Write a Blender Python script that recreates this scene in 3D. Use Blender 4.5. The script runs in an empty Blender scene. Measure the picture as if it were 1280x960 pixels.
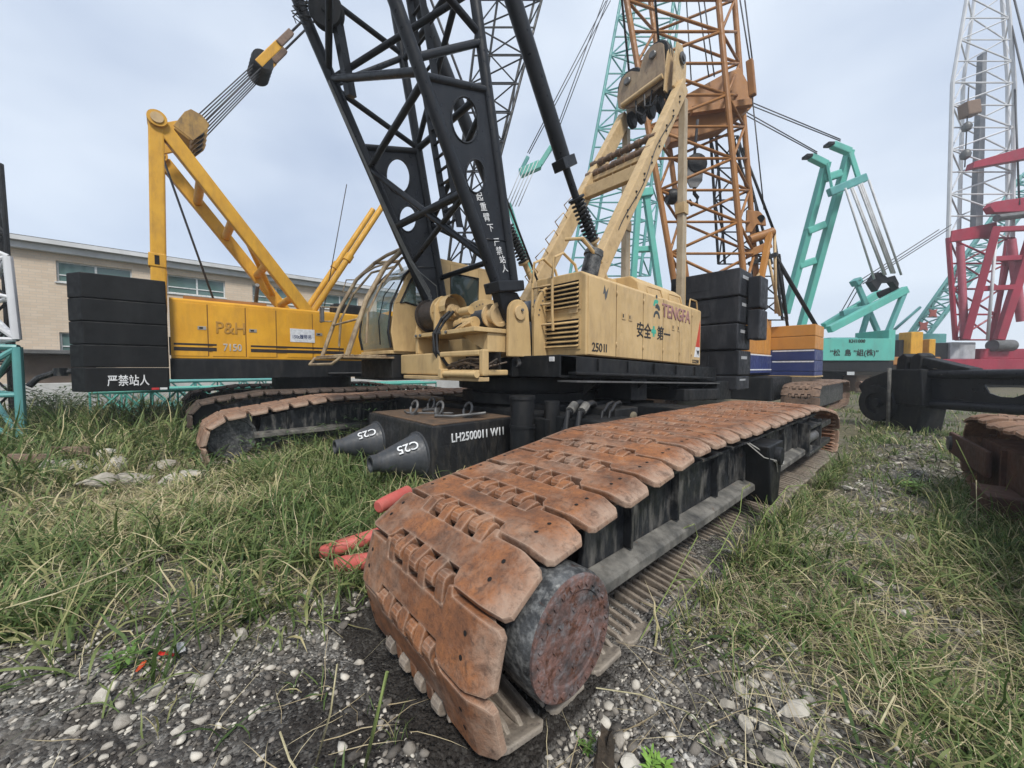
import bpy, bmesh, math, random
import numpy as np
from mathutils import Vector, Matrix, Euler

random.seed(7)
RNG = np.random.default_rng(11)
scene = bpy.context.scene
COL = scene.collection
R = math.radians

# ------------------------------------------------------------------ camera
cam_d = bpy.data.cameras.new("camera")
cam = bpy.data.objects.new("camera", cam_d)
COL.objects.link(cam)
cam_d.sensor_width = 36.0
cam_d.lens = 36.0 * 470.0 / 1280.0
cam_d.clip_start = 0.05
cam_d.clip_end = 3000.0
cam.location = (0.0, 0.0, 1.5)
cam.rotation_euler = (R(90.0 - 2.4366), 0.0, R(47.8655))
scene.camera = cam

# ------------------------------------------------------------------ world
SUN_EL, SUN_AZ = 52.0, 118.0      # azimuth: compass angle of the sun, clockwise from +Y
world = bpy.data.worlds.new("World")
scene.world = world
world.use_nodes = True
nt = world.node_tree
for n in list(nt.nodes):
    nt.nodes.remove(n)
wo = nt.nodes.new("ShaderNodeOutputWorld")
bg = nt.nodes.new("ShaderNodeBackground")
sky = nt.nodes.new("ShaderNodeTexSky")
sky.sky_type = 'NISHITA'
sky.sun_disc = False
sky.sun_elevation = R(SUN_EL)
sky.sun_rotation = R(SUN_AZ)
tc = nt.nodes.new("ShaderNodeTexCoord")
mp = nt.nodes.new("ShaderNodeMapping")
mp.inputs["Scale"].default_value = (1.0, 1.0, 2.2)
nz = nt.nodes.new("ShaderNodeTexNoise")
nz.inputs["Scale"].default_value = 1.5
nz.inputs["Detail"].default_value = 4.0
nz.inputs["Roughness"].default_value = 0.5
cr = nt.nodes.new("ShaderNodeValToRGB")
cr.color_ramp.elements[0].position = 0.33
cr.color_ramp.elements[0].color = (4.0, 4.75, 6.1, 1)
cr.color_ramp.elements[1].position = 0.66
cr.color_ramp.elements[1].color = (6.8, 7.45, 8.3, 1)
mx = nt.nodes.new("ShaderNodeMix")
mx.data_type = 'RGBA'
mx.inputs["Factor"].default_value = 0.86          # thick cloud over the sky
nt.links.new(tc.outputs["Generated"], mp.inputs["Vector"])
nt.links.new(mp.outputs["Vector"], nz.inputs["Vector"])
nt.links.new(nz.outputs["Fac"], cr.inputs["Fac"])
nt.links.new(sky.outputs["Color"], mx.inputs["A"])
nt.links.new(cr.outputs["Color"], mx.inputs["B"])
nt.links.new(mx.outputs["Result"], bg.inputs["Color"])
bg.inputs["Strength"].default_value = 0.1
nt.links.new(bg.outputs["Background"], wo.inputs["Surface"])

# ------------------------------------------------------------------ sun (veiled by cloud)
sun_d = bpy.data.lights.new("sun", 'SUN')
sun_d.energy = 2.6
sun_d.angle = R(11.0)
sun_d.color = (1.0, 0.96, 0.89)
sun = bpy.data.objects.new("sun", sun_d)
COL.objects.link(sun)
sv = Vector((math.sin(R(SUN_AZ)) * math.cos(R(SUN_EL)), math.cos(R(SUN_AZ)) * math.cos(R(SUN_EL)), math.sin(R(SUN_EL))))
sun.rotation_euler = (-sv).to_track_quat('-Z', 'Y').to_euler()
sun.location = sv * 30

vs = scene.view_settings
vs.view_transform = 'Standard'
vs.look = 'None'
vs.gamma = 1.0
vs.use_curve_mapping = False
vs.exposure = 0.50
scene.cycles.max_bounces = 5
scene.cycles.diffuse_bounces = 3
scene.cycles.glossy_bounces = 3
scene.cycles.transparent_max_bounces = 8
scene.cycles.use_denoising = True

# ------------------------------------------------------------------ materials
MATS = {}


def _n(t, kind, **kw):
    n = t.nodes.new(kind)
    for k, v in kw.items():
        n.inputs[k].default_value = v
    return n


def paint(name, c, c2=None, rough=0.55, metal=0.0, scale=3.0, dirt=0.35, dirt_c=(0.10, 0.085, 0.065),
          rust=0.0, rust_c=(0.17, 0.062, 0.022), bump=0.15, bscale=60.0, streak=True, spec=0.4, coat=0.0):
    """painted or bare metal: two tones, rain streaks of dirt, rust patches, fine relief"""
    if name in MATS:
        return MATS[name]
    m = bpy.data.materials.new(name)
    m.use_nodes = True
    t = m.node_tree
    b = t.nodes["Principled BSDF"]
    geo = t.nodes.new("ShaderNodeNewGeometry")
    n1 = _n(t, "ShaderNodeTexNoise", Scale=scale, Detail=5.0, Roughness=0.6)
    t.links.new(geo.outputs["Position"], n1.inputs["Vector"])
    r1 = t.nodes.new("ShaderNodeValToRGB")
    r1.color_ramp.elements[0].position = 0.35
    r1.color_ramp.elements[1].position = 0.65
    c2 = c2 or tuple(min(1, v * 0.78) for v in c)
    r1.color_ramp.elements[0].color = (*c2, 1)
    r1.color_ramp.elements[1].color = (*c, 1)
    t.links.new(n1.outputs["Fac"], r1.inputs["Fac"])
    last = r1.outputs["Color"]
    rough_fac = None
    if dirt > 0:
        mpp = t.nodes.new("ShaderNodeMapping")
        mpp.inputs["Scale"].default_value = (1, 1, 0.28) if streak else (1, 1, 1)
        t.links.new(geo.outputs["Position"], mpp.inputs["Vector"])
        n2 = _n(t, "ShaderNodeTexNoise", Scale=scale * 3.1, Detail=6.0, Roughness=0.65)
        t.links.new(mpp.outputs["Vector"], n2.inputs["Vector"])
        r2 = t.nodes.new("ShaderNodeMapRange")
        r2.inputs["From Min"].default_value = 0.47
        r2.inputs["From Max"].default_value = 0.78
        r2.inputs["To Max"].default_value = dirt
        t.links.new(n2.outputs["Fac"], r2.inputs["Value"])
        mxx = t.nodes.new("ShaderNodeMix")
        mxx.data_type = 'RGBA'
        t.links.new(r2.outputs["Result"], mxx.inputs["Factor"])
        t.links.new(last, mxx.inputs["A"])
        mxx.inputs["B"].default_value = (*dirt_c, 1)
        last = mxx.outputs["Result"]
    if rust > 0:
        n3 = _n(t, "ShaderNodeTexNoise", Scale=scale * 2.3, Detail=8.0, Roughness=0.7)
        n3.inputs["Distortion"].default_value = 0.4
        t.links.new(geo.outputs["Position"], n3.inputs["Vector"])
        r3 = t.nodes.new("ShaderNodeMapRange")
        r3.inputs["From Min"].default_value = 0.68 - 0.28 * rust
        r3.inputs["From Max"].default_value = 0.76 - 0.28 * rust
        t.links.new(n3.outputs["Fac"], r3.inputs["Value"])
        n4 = _n(t, "ShaderNodeTexNoise", Scale=scale * 9, Detail=5.0)
        t.links.new(geo.outputs["Position"], n4.inputs["Vector"])
        r4 = t.nodes.new("ShaderNodeValToRGB")
        r4.color_ramp.elements[0].position = 0.35
        r4.color_ramp.elements[1].position = 0.7
        r4.color_ramp.elements[0].color = (*[v * 0.4 for v in rust_c], 1)
        r4.color_ramp.elements[1].color = (*rust_c, 1)
        t.links.new(n4.outputs["Fac"], r4.inputs["Fac"])
        mxx = t.nodes.new("ShaderNodeMix")
        mxx.data_type = 'RGBA'
        t.links.new(r3.outputs["Result"], mxx.inputs["Factor"])
        t.links.new(last, mxx.inputs["A"])
        t.links.new(r4.outputs["Color"], mxx.inputs["B"])
        last = mxx.outputs["Result"]
        rough_fac = r3.outputs["Result"]
    t.links.new(last, b.inputs["Base Color"])
    b.inputs["Roughness"].default_value = rough
    nr = _n(t, "ShaderNodeTexNoise", Scale=scale * 6, Detail=4.0)
    t.links.new(geo.outputs["Position"], nr.inputs["Vector"])
    rr = t.nodes.new("ShaderNodeMapRange")
    rr.inputs["From Min"].default_value = 0.3
    rr.inputs["From Max"].default_value = 0.7
    rr.inputs["To Min"].default_value = max(0.05, rough - 0.14)
    rr.inputs["To Max"].default_value = min(1.0, rough + 0.18)
    t.links.new(nr.outputs["Fac"], rr.inputs["Value"])
    t.links.new(rr.outputs["Result"], b.inputs["Roughness"])
    b.inputs["Metallic"].default_value = metal
    b.inputs["Specular IOR Level"].default_value = spec
    b.inputs["Coat Weight"].default_value = coat
    if bump > 0:
        nb = _n(t, "ShaderNodeTexNoise", Scale=bscale, Detail=4.0)
        t.links.new(geo.outputs["Position"], nb.inputs["Vector"])
        bp = t.nodes.new("ShaderNodeBump")
        bp.inputs["Strength"].default_value = bump
        bp.inputs["Distance"].default_value = 0.01
        t.links.new(nb.outputs["Fac"], bp.inputs["Height"])
        t.links.new(bp.outputs["Normal"], b.inputs["Normal"])
    MATS[name] = m
    return m


def flat(name, c, rough=0.6, metal=0.0, spec=0.4):
    if name in MATS:
        return MATS[name]
    m = bpy.data.materials.new(name)
    m.use_nodes = True
    t = m.node_tree
    b = t.nodes["Principled BSDF"]
    geo = t.nodes.new("ShaderNodeNewGeometry")
    n1 = _n(t, "ShaderNodeTexNoise", Scale=14.0, Detail=5.0)
    t.links.new(geo.outputs["Position"], n1.inputs["Vector"])
    r1 = t.nodes.new("ShaderNodeValToRGB")
    r1.color_ramp.elements[0].position = 0.3
    r1.color_ramp.elements[0].color = (*[v * 0.72 for v in c], 1)
    r1.color_ramp.elements[1].position = 0.62
    r1.color_ramp.elements[1].color = (*c, 1)
    t.links.new(n1.outputs["Fac"], r1.inputs["Fac"])
    t.links.new(r1.outputs["Color"], b.inputs["Base Color"])
    b.inputs["Roughness"].default_value = rough
    b.inputs["Metallic"].default_value = metal
    b.inputs["Specular IOR Level"].default_value = spec
    MATS[name] = m
    return m


def glass_mat(name, c, alpha=0.35):
    m = bpy.data.materials.new(name)
    m.use_nodes = True
    t = m.node_tree
    b = t.nodes["Principled BSDF"]
    b.inputs["Base Color"].default_value = (*c, 1)
    b.inputs["Roughness"].default_value = 0.06
    b.inputs["Specular IOR Level"].default_value = 0.7
    b.inputs["Alpha"].default_value = alpha
    MATS[name] = m
    return m


# ------------------------------------------------------------------ mesh helper
class MB:
    def __init__(self):
        self.v, self.f, self.s = [], [], []

    def add(self, verts, faces, smooth=False):
        o = len(self.v)
        self.v += [tuple(p) for p in verts]
        self.f += [tuple(i + o for i in q) for q in faces]
        self.s += [smooth] * len(faces)
        return self

    def box(self, a, b):
        x0, x1 = sorted((a[0], b[0]))
        y0, y1 = sorted((a[1], b[1]))
        z0, z1 = sorted((a[2], b[2]))
        return self.add([(x0, y0, z0), (x1, y0, z0), (x1, y1, z0), (x0, y1, z0), (x0, y0, z1), (x1, y0, z1), (x1, y1, z1), (x0, y1, z1)],
                        [(3, 2, 1, 0), (4, 5, 6, 7), (0, 1, 5, 4), (1, 2, 6, 5), (2, 3, 7, 6), (3, 0, 4, 7)])

    def frame(self, p, q, up=(0, 0, 1)):
        p, q = Vector(p), Vector(q)
        d = (q - p).normalized()
        u = Vector(up)
        if abs(d.dot(u)) > 0.98:
            u = Vector((0, 1, 0))
        s = d.cross(u).normalized()
        u = s.cross(d).normalized()
        return p, q, d, s, u

    def bar(self, p, q, w, h, up=(0, 0, 1), w2=None, h2=None):
        p, q, d, s, u = self.frame(p, q, up)
        w2, h2 = w2 or w, h2 or h
        vs_ = []
        for c, ww, hh in ((p, w, h), (q, w2, h2)):
            vs_ += [c - s * ww / 2 - u * hh / 2, c + s * ww / 2 - u * hh / 2, c + s * ww / 2 + u * hh / 2, c - s * ww / 2 + u * hh / 2]
        return self.add(vs_, [(3, 2, 1, 0), (4, 5, 6, 7), (0, 1, 5, 4), (1, 2, 6, 5), (2, 3, 7, 6), (3, 0, 4, 7)][::1])

    def tube(self, p, q, r, n=10, r2=None, caps=True):
        p, q, d, s, u = self.frame(p, q)
        r2 = r if r2 is None else r2
        vs_ = []
        for c, rr in ((p, r), (q, r2)):
            for i in range(n):
                a = 2 * math.pi * i / n
                vs_.append(c + (s * math.cos(a) + u * math.sin(a)) * rr)
        self.add(vs_, [(i, (i + 1) % n, n + (i + 1) % n, n + i) for i in range(n)], True)
        if caps:
            o = len(self.v) - 2 * n
            self.f.append(tuple(o + i for i in range(n))[::-1])
            self.f.append(tuple(o + n + i for i in range(n)))
            self.s += [False, False]
        return self

    def path(self, pts, r, n=8):
        pts = [Vector(p) for p in pts]
        k = len(pts)
        vs_ = []
        ref = Vector((0.13, 0.31, 0.94)).normalized()
        for i, p in enumerate(pts):
            d = (pts[min(i + 1, k - 1)] - pts[max(i - 1, 0)]).normalized()
            s = d.cross(ref)
            if s.length < 1e-3:
                s = d.cross(Vector((1, 0, 0)))
            s.normalize()
            u = s.cross(d)
            for j in range(n):
                a = 2 * math.pi * j / n
                vs_.append(p + (s * math.cos(a) + u * math.sin(a)) * r)
        fs = []
        for i in range(k - 1):
            for j in range(n):
                fs.append((i * n + j, i * n + (j + 1) % n, (i + 1) * n + (j + 1) % n, (i + 1) * n + j))
        fs2 = [tuple(range(n))[::-1], tuple((k - 1) * n + j for j in range(n))]
        self.add(vs_, fs, True)
        o = len(self.v) - len(vs_)
        for q in fs2:
            self.f.append(tuple(o + i for i in q))
            self.s.append(False)
        return self

    def lathe(self, p, axis, prof, n=24, smooth=True):
        """prof: (distance along axis, radius)"""
        p, q, d, s, u = self.frame(p, Vector(p) + Vector(axis))
        vs_ = []
        for t_, r_ in prof:
            for i in range(n):
                a = 2 * math.pi * i / n
                vs_.append(p + d * t_ + (s * math.cos(a) + u * math.sin(a)) * max(r_, 1e-4))
        k = len(prof)
        fs = [(i * n + j, i * n + (j + 1) % n, (i + 1) * n + (j + 1) % n, (i + 1) * n + j) for i in range(k - 1) for j in range(n)]
        self.add(vs_, fs, smooth)
        o = len(self.v) - len(vs_)
        self.f.append(tuple(o + j for j in range(n))[::-1])
        self.f.append(tuple(o + (k - 1) * n + j for j in range(n)))
        self.s += [False, False]
        return self

    def prism(self, pts, ext):
        """pts: planar outline in 3-D, extruded by vector ext"""
        n = len(pts)
        e = Vector(ext)
        a = [Vector(p) for p in pts]
        nrm = Vector((0, 0, 0))
        for i in range(n):
            nrm += a[i].cross(a[(i + 1) % n])
        if nrm.dot(e) > 0:
            a = a[::-1]
        b = [p + e for p in a]
        return self.add(a + b, [tuple(range(n)), tuple(range(n, 2 * n))[::-1]] + [(i, n + i, n + (i + 1) % n, (i + 1) % n) for i in range(n)])

    def tilt(self, y0, z0, slope):
        self.v = [(x, y, z - slope * (y - y0)) for x, y, z in self.v]
        return self

    def build(self, name, mat, parent=None, bevel=0.0, seg=2, mats=None):
        me = bpy.data.meshes.new(name)
        vs_ = self.v
        if parent is not None:
            inv = WM(parent).inverted()
            vs_ = [tuple(inv @ Vector(p)) for p in vs_]
        me.from_pydata(vs_, [], self.f)
        me.polygons.foreach_set("use_smooth", self.s)
        bm = bmesh.new()
        bm.from_mesh(me)
        bmesh.ops.recalc_face_normals(bm, faces=bm.faces)
        if bevel > 0:
            es = [e for e in bm.edges if len(e.link_faces) == 2 and e.calc_face_angle(0) > R(38) and not (e.link_faces[0].smooth and e.link_faces[1].smooth)]
            if es:
                bmesh.ops.bevel(bm, geom=es, offset=bevel, segments=seg, profile=0.6, affect='EDGES', clamp_overlap=True)
        for e in bm.edges:
            if len(e.link_faces) == 2 and e.calc_face_angle(0) > R(36):
                e.smooth = False
        bm.to_mesh(me)
        bm.free()
        me.materials.append(mat)
        o = bpy.data.objects.new(name, me)
        COL.objects.link(o)
        if parent is not None:
            o.parent = parent
        return o


def WM(o):
    m = Matrix.LocRotScale(o.location, o.rotation_euler, o.scale)
    return WM(o.parent) @ m if o.parent else m


def thing(name, label, cat, loc=(0, 0, 0), rz=0.0, group=None):
    o = bpy.data.objects.new(name, None)
    COL.objects.link(o)
    o.location = loc
    o.rotation_euler = (0, 0, rz)
    o.empty_display_size = 0.3
    return tag(o, label, cat, group)


def tag(o, label, cat, group=None):
    o["label"] = label
    o["category"] = cat
    if group:
        o["group"] = group
    return o


def struct(o):
    o["kind"] = "structure"
    return o


def box(name, a, b, mat, parent, bevel=0.01):
    return MB().box(a, b).build(name, mat, parent, bevel)


def text(name, body, size, origin, right, up, mat, parent, bold=0.0, depth=0.003, align='LEFT', squeeze=1.0, fit=None):
    cu = bpy.data.curves.new(name, 'FONT')
    cu.body = body
    cu.size = size
    cu.extrude = depth
    cu.bevel_depth = bold * 0.8
    cu.bevel_resolution = 0
    cu.align_x = align
    cu.resolution_u = 3
    o = bpy.data.objects.new(name, cu)
    COL.objects.link(o)
    bpy.context.view_layer.update()
    dg = bpy.context.evaluated_depsgraph_get()
    me = bpy.data.meshes.new_from_object(o.evaluated_get(dg))
    bpy.data.objects.remove(o)
    bpy.data.curves.remove(cu)
    if fit:
        xs = [v.co.x for v in me.vertices]
        squeeze = fit / (max(xs) - min(xs))
    r_, u_ = Vector(right).normalized(), Vector(up).normalized()
    nn = r_.cross(u_)
    m = Matrix(((r_.x * squeeze, u_.x, nn.x, origin[0]), (r_.y * squeeze, u_.y, nn.y, origin[1]), (r_.z * squeeze, u_.z, nn.z, origin[2]), (0, 0, 0, 1)))
    if parent is not None:
        m = WM(parent).inverted() @ m
    me.transform(m)
    me.materials.clear()
    me.materials.append(mat)
    o = bpy.data.objects.new(name, me)
    COL.objects.link(o)
    if parent is not None:
        o.parent = parent
    return o


def lerp(a, b, t):
    return tuple(a[i] + (b[i] - a[i]) * t for i in range(3))


def lattice(parent, base, top, bays, rc, rb, mat, name="boom", separate=False, n=6, brace_mat=None, ends=True, faces=(0, 1, 2, 3)):
    """four-chord lattice mast from a base quad to a top quad; zigzag lacing on every face"""
    brace_mat = brace_mat or mat
    lac = MB()
    part = None
    if separate:
        part = MB().tube(base[0], top[0], rc, n + 2).build(name, mat, parent)
        for i in (1, 2, 3):
            MB().tube(base[i], top[i], rc, n + 2).build("chord", mat, part)
    else:
        for i in range(4):
            lac.tube(base[i], top[i], rc, n + 2)

    def brace(p, q, r):
        if separate:
            MB().tube(p, q, r, n).build("brace", brace_mat, part)
        else:
            lac.tube(p, q, r, n, caps=False)
    for f_ in faces:
        i, j = f_, (f_ + 1) % 4
        for k in range(bays):
            t0, t1 = k / bays, (k + 1) / bays
            a, b = (i, j) if (k + f_) % 2 == 0 else (j, i)
            brace(lerp(base[a], top[a], t0), lerp(base[b], top[b], t1), rb)
            if k > 0 or ends:
                brace(lerp(base[i], top[i], t0), lerp(base[j], top[j], t0), rb * 0.9)
        if ends:
            brace(lerp(base[i], top[i], 1), lerp(base[j], top[j], 1), rb)
    if not separate:
        part = lac.build(name, mat, parent)
    return part


# colours
M_RUST = None
M_BLACK = paint("black_paint", (0.016, 0.017, 0.019), (0.009, 0.010, 0.011), rough=0.5, dirt=0.5, dirt_c=(0.055, 0.05, 0.045), rust=0.0, scale=2.0, bump=0.08, spec=0.22)
M_BOOM = paint("boom_black", (0.012, 0.014, 0.018), (0.007, 0.008, 0.011), rough=0.38, dirt=0.22, dirt_c=(0.05, 0.05, 0.05), scale=2.5, bump=0.05, spec=0.35)
M_FRAME = paint("crawler_frame_paint", (0.018, 0.021, 0.025), (0.008, 0.009, 0.011), rough=0.42, dirt=0.95, dirt_c=(0.19, 0.18, 0.165), scale=4.2, bump=0.25, bscale=40, rust=0.1)
M_LEDGE = paint("dusty_ledge", (0.19, 0.18, 0.16), (0.05, 0.05, 0.048), rough=0.85, dirt=0.8, dirt_c=(0.05, 0.045, 0.04), streak=False, scale=5, bump=0.4, bscale=80, rust=0.12)
M_TAN = paint("tan_paint", (0.58, 0.41, 0.20), (0.50, 0.345, 0.16), rough=0.48, dirt=0.55, dirt_c=(0.22, 0.14, 0.075), scale=1.9, bump=0.06, rust=0.05)
M_TAN2 = paint("weathered_tan_paint", (0.54, 0.39, 0.21), (0.47, 0.33, 0.165), rough=0.55, dirt=0.55, dirt_c=(0.20, 0.125, 0.065), scale=2.2, bump=0.1, rust=0.10, streak=False)
M_YEL = paint("yellow_paint", (0.70, 0.355, 0.022), (0.60, 0.29, 0.016), rough=0.45, dirt=0.5, dirt_c=(0.33, 0.17, 0.03), scale=1.4, bump=0.04)
M_YEL2 = paint("gantry_yellow", (0.64, 0.345, 0.03), (0.55, 0.28, 0.02), rough=0.5, dirt=0.45, dirt_c=(0.2, 0.1, 0.03), scale=2.5, bump=0.05, rust=0.05)
M_TEAL = paint("teal_paint", (0.115, 0.45, 0.375), (0.10, 0.38, 0.325), rough=0.5, dirt=0.35, dirt_c=(0.15, 0.2, 0.17), scale=0.8, bump=0.04)
M_TEALD = paint("teal_boom_paint", (0.12, 0.36, 0.34), (0.08, 0.27, 0.27), rough=0.5, dirt=0.3, scale=1.0, bump=0.0)
M_BRN = paint("brown_orange_paint", (0.35, 0.158, 0.042), (0.27, 0.115, 0.03), rough=0.5, dirt=0.4, dirt_c=(0.08, 0.04, 0.02), scale=1.2, bump=0.05)
M_ORG = paint("orange_paint", (0.56, 0.255, 0.055), (0.48, 0.205, 0.04), rough=0.5, dirt=0.3, scale=1.0, bump=0.03)
M_BLUE = paint("blue_paint", (0.030, 0.045, 0.16), (0.022, 0.035, 0.12), rough=0.45, dirt=0.35, dirt_c=(0.12, 0.12, 0.13), scale=1.0, bump=0.03)
M_RED = paint("red_paint", (0.33, 0.026, 0.052), (0.26, 0.018, 0.04), rough=0.5, dirt=0.3, scale=0.8, bump=0.0)
M_WHITE = paint("white_lattice_paint", (0.62, 0.63, 0.65), (0.52, 0.53, 0.55), rough=0.5, dirt=0.3, dirt_c=(0.3, 0.29, 0.28), scale=1.0, bump=0.0)
M_STEEL = paint("grey_steel", (0.16, 0.16, 0.16), (0.10, 0.10, 0.10), rough=0.5, metal=0.4, dirt=0.4, scale=4, bump=0.1)
M_ROPE = flat("wire_rope", (0.075, 0.075, 0.08), 0.5, 0.3)
M_RUBBER = flat("rubber_hose", (0.014, 0.014, 0.015), 0.45)
M_LETTER = flat("white_lettering", (0.72, 0.73, 0.74), 0.6)
M_LETTERK = flat("black_lettering", (0.03, 0.027, 0.025), 0.6)
M_GLASS = glass_mat("cab_glass", (0.16, 0.27, 0.25), 0.42)
M_DARKGLASS = glass_mat("dark_glass", (0.04, 0.06, 0.06), 0.85)


# ================================================================== ground
_wd = [(RNG.uniform(0, 6.283), 0.35 * 1.75 ** k, RNG.uniform(0, 6.283)) for k in range(7) for _ in range(3)]


def hz(x, y):
    """height of the yard surface"""
    x = np.asarray(x, float)
    y = np.asarray(y, float)
    z = np.zeros(np.broadcast(x, y).shape) - 0.06
    for i, (a, fr, ph) in enumerate(_wd):
        z = z + 0.020 / (fr ** 0.75) * np.sin((x * math.cos(a) + y * math.sin(a)) * fr * 2.2 + ph)
    # the yard is compacted flat below the tracks, a little heaped where gravel was tipped
    z = z + 0.07 * np.exp(-(((x + 3.0) / 0.7) ** 2 + ((y + 0.6) / 0.9) ** 2)) + 0.05 * np.exp(-(((x + 0.25) / 0.3) ** 2 + ((y - 1.7) / 0.5) ** 2))
    z = z - 0.05 * np.exp(-(((x + 1.6) / 0.7) ** 2 + ((y - 0.8) / 0.35) ** 2))
    return z


def grass_cover(x, y):
    """0..1: how much of the yard is grown over"""
    x = np.asarray(x, float)
    y = np.asarray(y, float)
    w = 0.5 + 0.22 * np.sin(x * 2.1 + 1.3 * y + 0.6) + 0.2 * np.sin(1.1 * x - 2.7 * y + 2.0) + 0.16 * np.sin(4.3 * x + 3.1 * y)
    left = 1 / (1 + np.exp(-(-2.75 - x + 0.35 * (y - 0.4)) * 5.0))       # the grass belt left of the gravel
    back = 1 / (1 + np.exp(-(y - 1.2) * 3.0)) * (x < -2.4)
    right = (x > -0.95) * (1 / (1 + np.exp(-(y - 2.15 + 0.45 * x) * 5.0)))
    g = np.maximum(np.maximum(left, back), right * 0.9)
    g = g * np.clip(w + 0.42, 0, 1.0)
    road = np.exp(-((x + 0.35 - 0.04 * (y - 5)) / 0.42) ** 2) * (y > 4.2) * 0.75      # worn strip between the tracks
    return np.clip(g * (1 - road), 0, 1)


def make_ground():
    NA, NR = 400, 250
    rad = np.exp(np.linspace(math.log(0.12), math.log(900.0), NR))
    ang = np.linspace(0, 2 * math.pi, NA, endpoint=False)
    rr, aa = np.meshgrid(rad, ang, indexing='ij')
    x = -0.9 + rr * np.cos(aa)
    y = 1.0 + rr * np.sin(aa)
    fade = np.clip(1 - rr / 70.0, 0, 1)
    z = hz(x, y) * fade - 0.06 * (1 - fade)
    rough = RNG.normal(0, 1, x.shape) * 0.006 * (rr < 9) * np.clip(rr / 0.6, 0, 1)
    z = z + rough
    v = np.stack([x.ravel(), y.ravel(), z.ravel()], 1)
    v = np.vstack([v, [[-0.9, 1.0, float(hz(-0.9, 1.0))]]])
    i, j = np.meshgrid(np.arange(NR - 1), np.arange(NA), indexing='ij')
    j2 = (j + 1) % NA
    q = np.stack([i * NA + j, (i + 1) * NA + j, (i + 1) * NA + j2, i * NA + j2], -1).reshape(-1, 4)
    c = len(v) - 1
    faces = [tuple(t) for t in q.tolist()] + [(c, k, (k + 1) % NA) for k in range(NA)]
    me = bpy.data.meshes.new("ground")
    me.from_pydata(v.tolist(), [], faces)
    me.polygons.foreach_set("use_smooth", [True] * len(me.polygons))
    at = me.attributes.new("cover", 'FLOAT', 'POINT')
    at.data.foreach_set("value", np.asarray(grass_cover(v[:, 0], v[:, 1]), dtype=np.float32))
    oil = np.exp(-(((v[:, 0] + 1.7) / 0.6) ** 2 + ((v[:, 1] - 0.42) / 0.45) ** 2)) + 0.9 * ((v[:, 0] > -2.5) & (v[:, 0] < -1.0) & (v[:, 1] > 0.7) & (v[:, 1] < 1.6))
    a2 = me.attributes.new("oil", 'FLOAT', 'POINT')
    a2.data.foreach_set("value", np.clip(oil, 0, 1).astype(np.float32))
    m = bpy.data.materials.new("gravel_soil")
    m.use_nodes = True
    t = m.node_tree
    b = t.nodes["Principled BSDF"]
    geo = t.nodes.new("ShaderNodeNewGeometry")
    # soil
    n1 = _n(t, "ShaderNodeTexNoise", Scale=1.4, Detail=8.0, Roughness=0.65)
    t.links.new(geo.outputs["Position"], n1.inputs["Vector"])
    r1 = t.nodes.new("ShaderNodeValToRGB")
    r1.color_ramp.elements[0].position = 0.38
    r1.color_ramp.elements[0].color = (0.024, 0.021, 0.020, 1)
    r1.color_ramp.elements[1].position = 0.66
    r1.color_ramp.elements[1].color = (0.14, 0.125, 0.11, 1)
    t.links.new(n1.outputs["Fac"], r1.inputs["Fac"])
    # grit
    vo = _n(t, "ShaderNodeTexVoronoi", Scale=62.0)
    t.links.new(geo.outputs["Position"], vo.inputs["Vector"])
    sep = t.nodes.new("ShaderNodeSeparateColor")
    t.links.new(vo.outputs["Color"], sep.inputs["Color"])
    r2 = t.nodes.new("ShaderNodeValToRGB")
    r2.color_ramp.elements[0].position = 0.1
    r2.color_ramp.elements[0].color = (0.05, 0.048, 0.048, 1)
    e = r2.color_ramp.elements.new(0.7)
    e.color = (0.27, 0.26, 0.24, 1)
    r2.color_ramp.elements[-1].position = 0.97
    r2.color_ramp.elements[-1].color = (0.58, 0.56, 0.52, 1)
    t.links.new(sep.outputs["Red"], r2.inputs["Fac"])
    n2 = _n(t, "ShaderNodeTexNoise", Scale=2.6, Detail=6.0, Roughness=0.7)
    t.links.new(geo.outputs["Position"], n2.inputs["Vector"])
    mr = t.nodes.new("ShaderNodeMapRange")
    mr.inputs["From Min"].default_value = 0.38
    mr.inputs["From Max"].default_value = 0.62
    mr.inputs["To Max"].default_value = 0.85
    t.links.new(n2.outputs["Fac"], mr.inputs["Value"])
    mxx = t.nodes.new("ShaderNodeMix")
    mxx.data_type = 'RGBA'
    t.links.new(mr.outputs["Result"], mxx.inputs["Factor"])
    t.links.new(r1.outputs["Color"], mxx.inputs["A"])
    t.links.new(r2.outputs["Color"], mxx.inputs["B"])
    # thatch below the grass
    atn = t.nodes.new("ShaderNodeAttribute")
    atn.attribute_name = "cover"
    n5 = _n(t, "ShaderNodeTexNoise", Scale=9.0, Detail=8.0, Roughness=0.75)
    t.links.new(geo.outputs["Position"], n5.inputs["Vector"])
    r5 = t.nodes.new("ShaderNodeValToRGB")
    r5.color_ramp.elements[0].position = 0.3
    r5.color_ramp.elements[0].color = (0.06, 0.065, 0.03, 1)
    r5.color_ramp.elements[1].position = 0.72
    r5.color_ramp.elements[1].color = (0.27, 0.23, 0.14, 1)
    t.links.new(n5.outputs["Fac"], r5.inputs["Fac"])
    mu = t.nodes.new("ShaderNodeMath")
    mu.operation = 'MULTIPLY'
    mu.inputs[1].default_value = 0.8
    t.links.new(atn.outputs["Fac"], mu.inputs[0])
    mx2 = t.nodes.new("ShaderNodeMix")
    mx2.data_type = 'RGBA'
    t.links.new(mu.outputs["Value"], mx2.inputs["Factor"])
    t.links.new(mxx.outputs["Result"], mx2.inputs["A"])
    t.links.new(r5.outputs["Color"], mx2.inputs["B"])
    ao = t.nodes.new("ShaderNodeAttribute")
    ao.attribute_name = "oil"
    mu2 = t.nodes.new("ShaderNodeMath")
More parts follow.
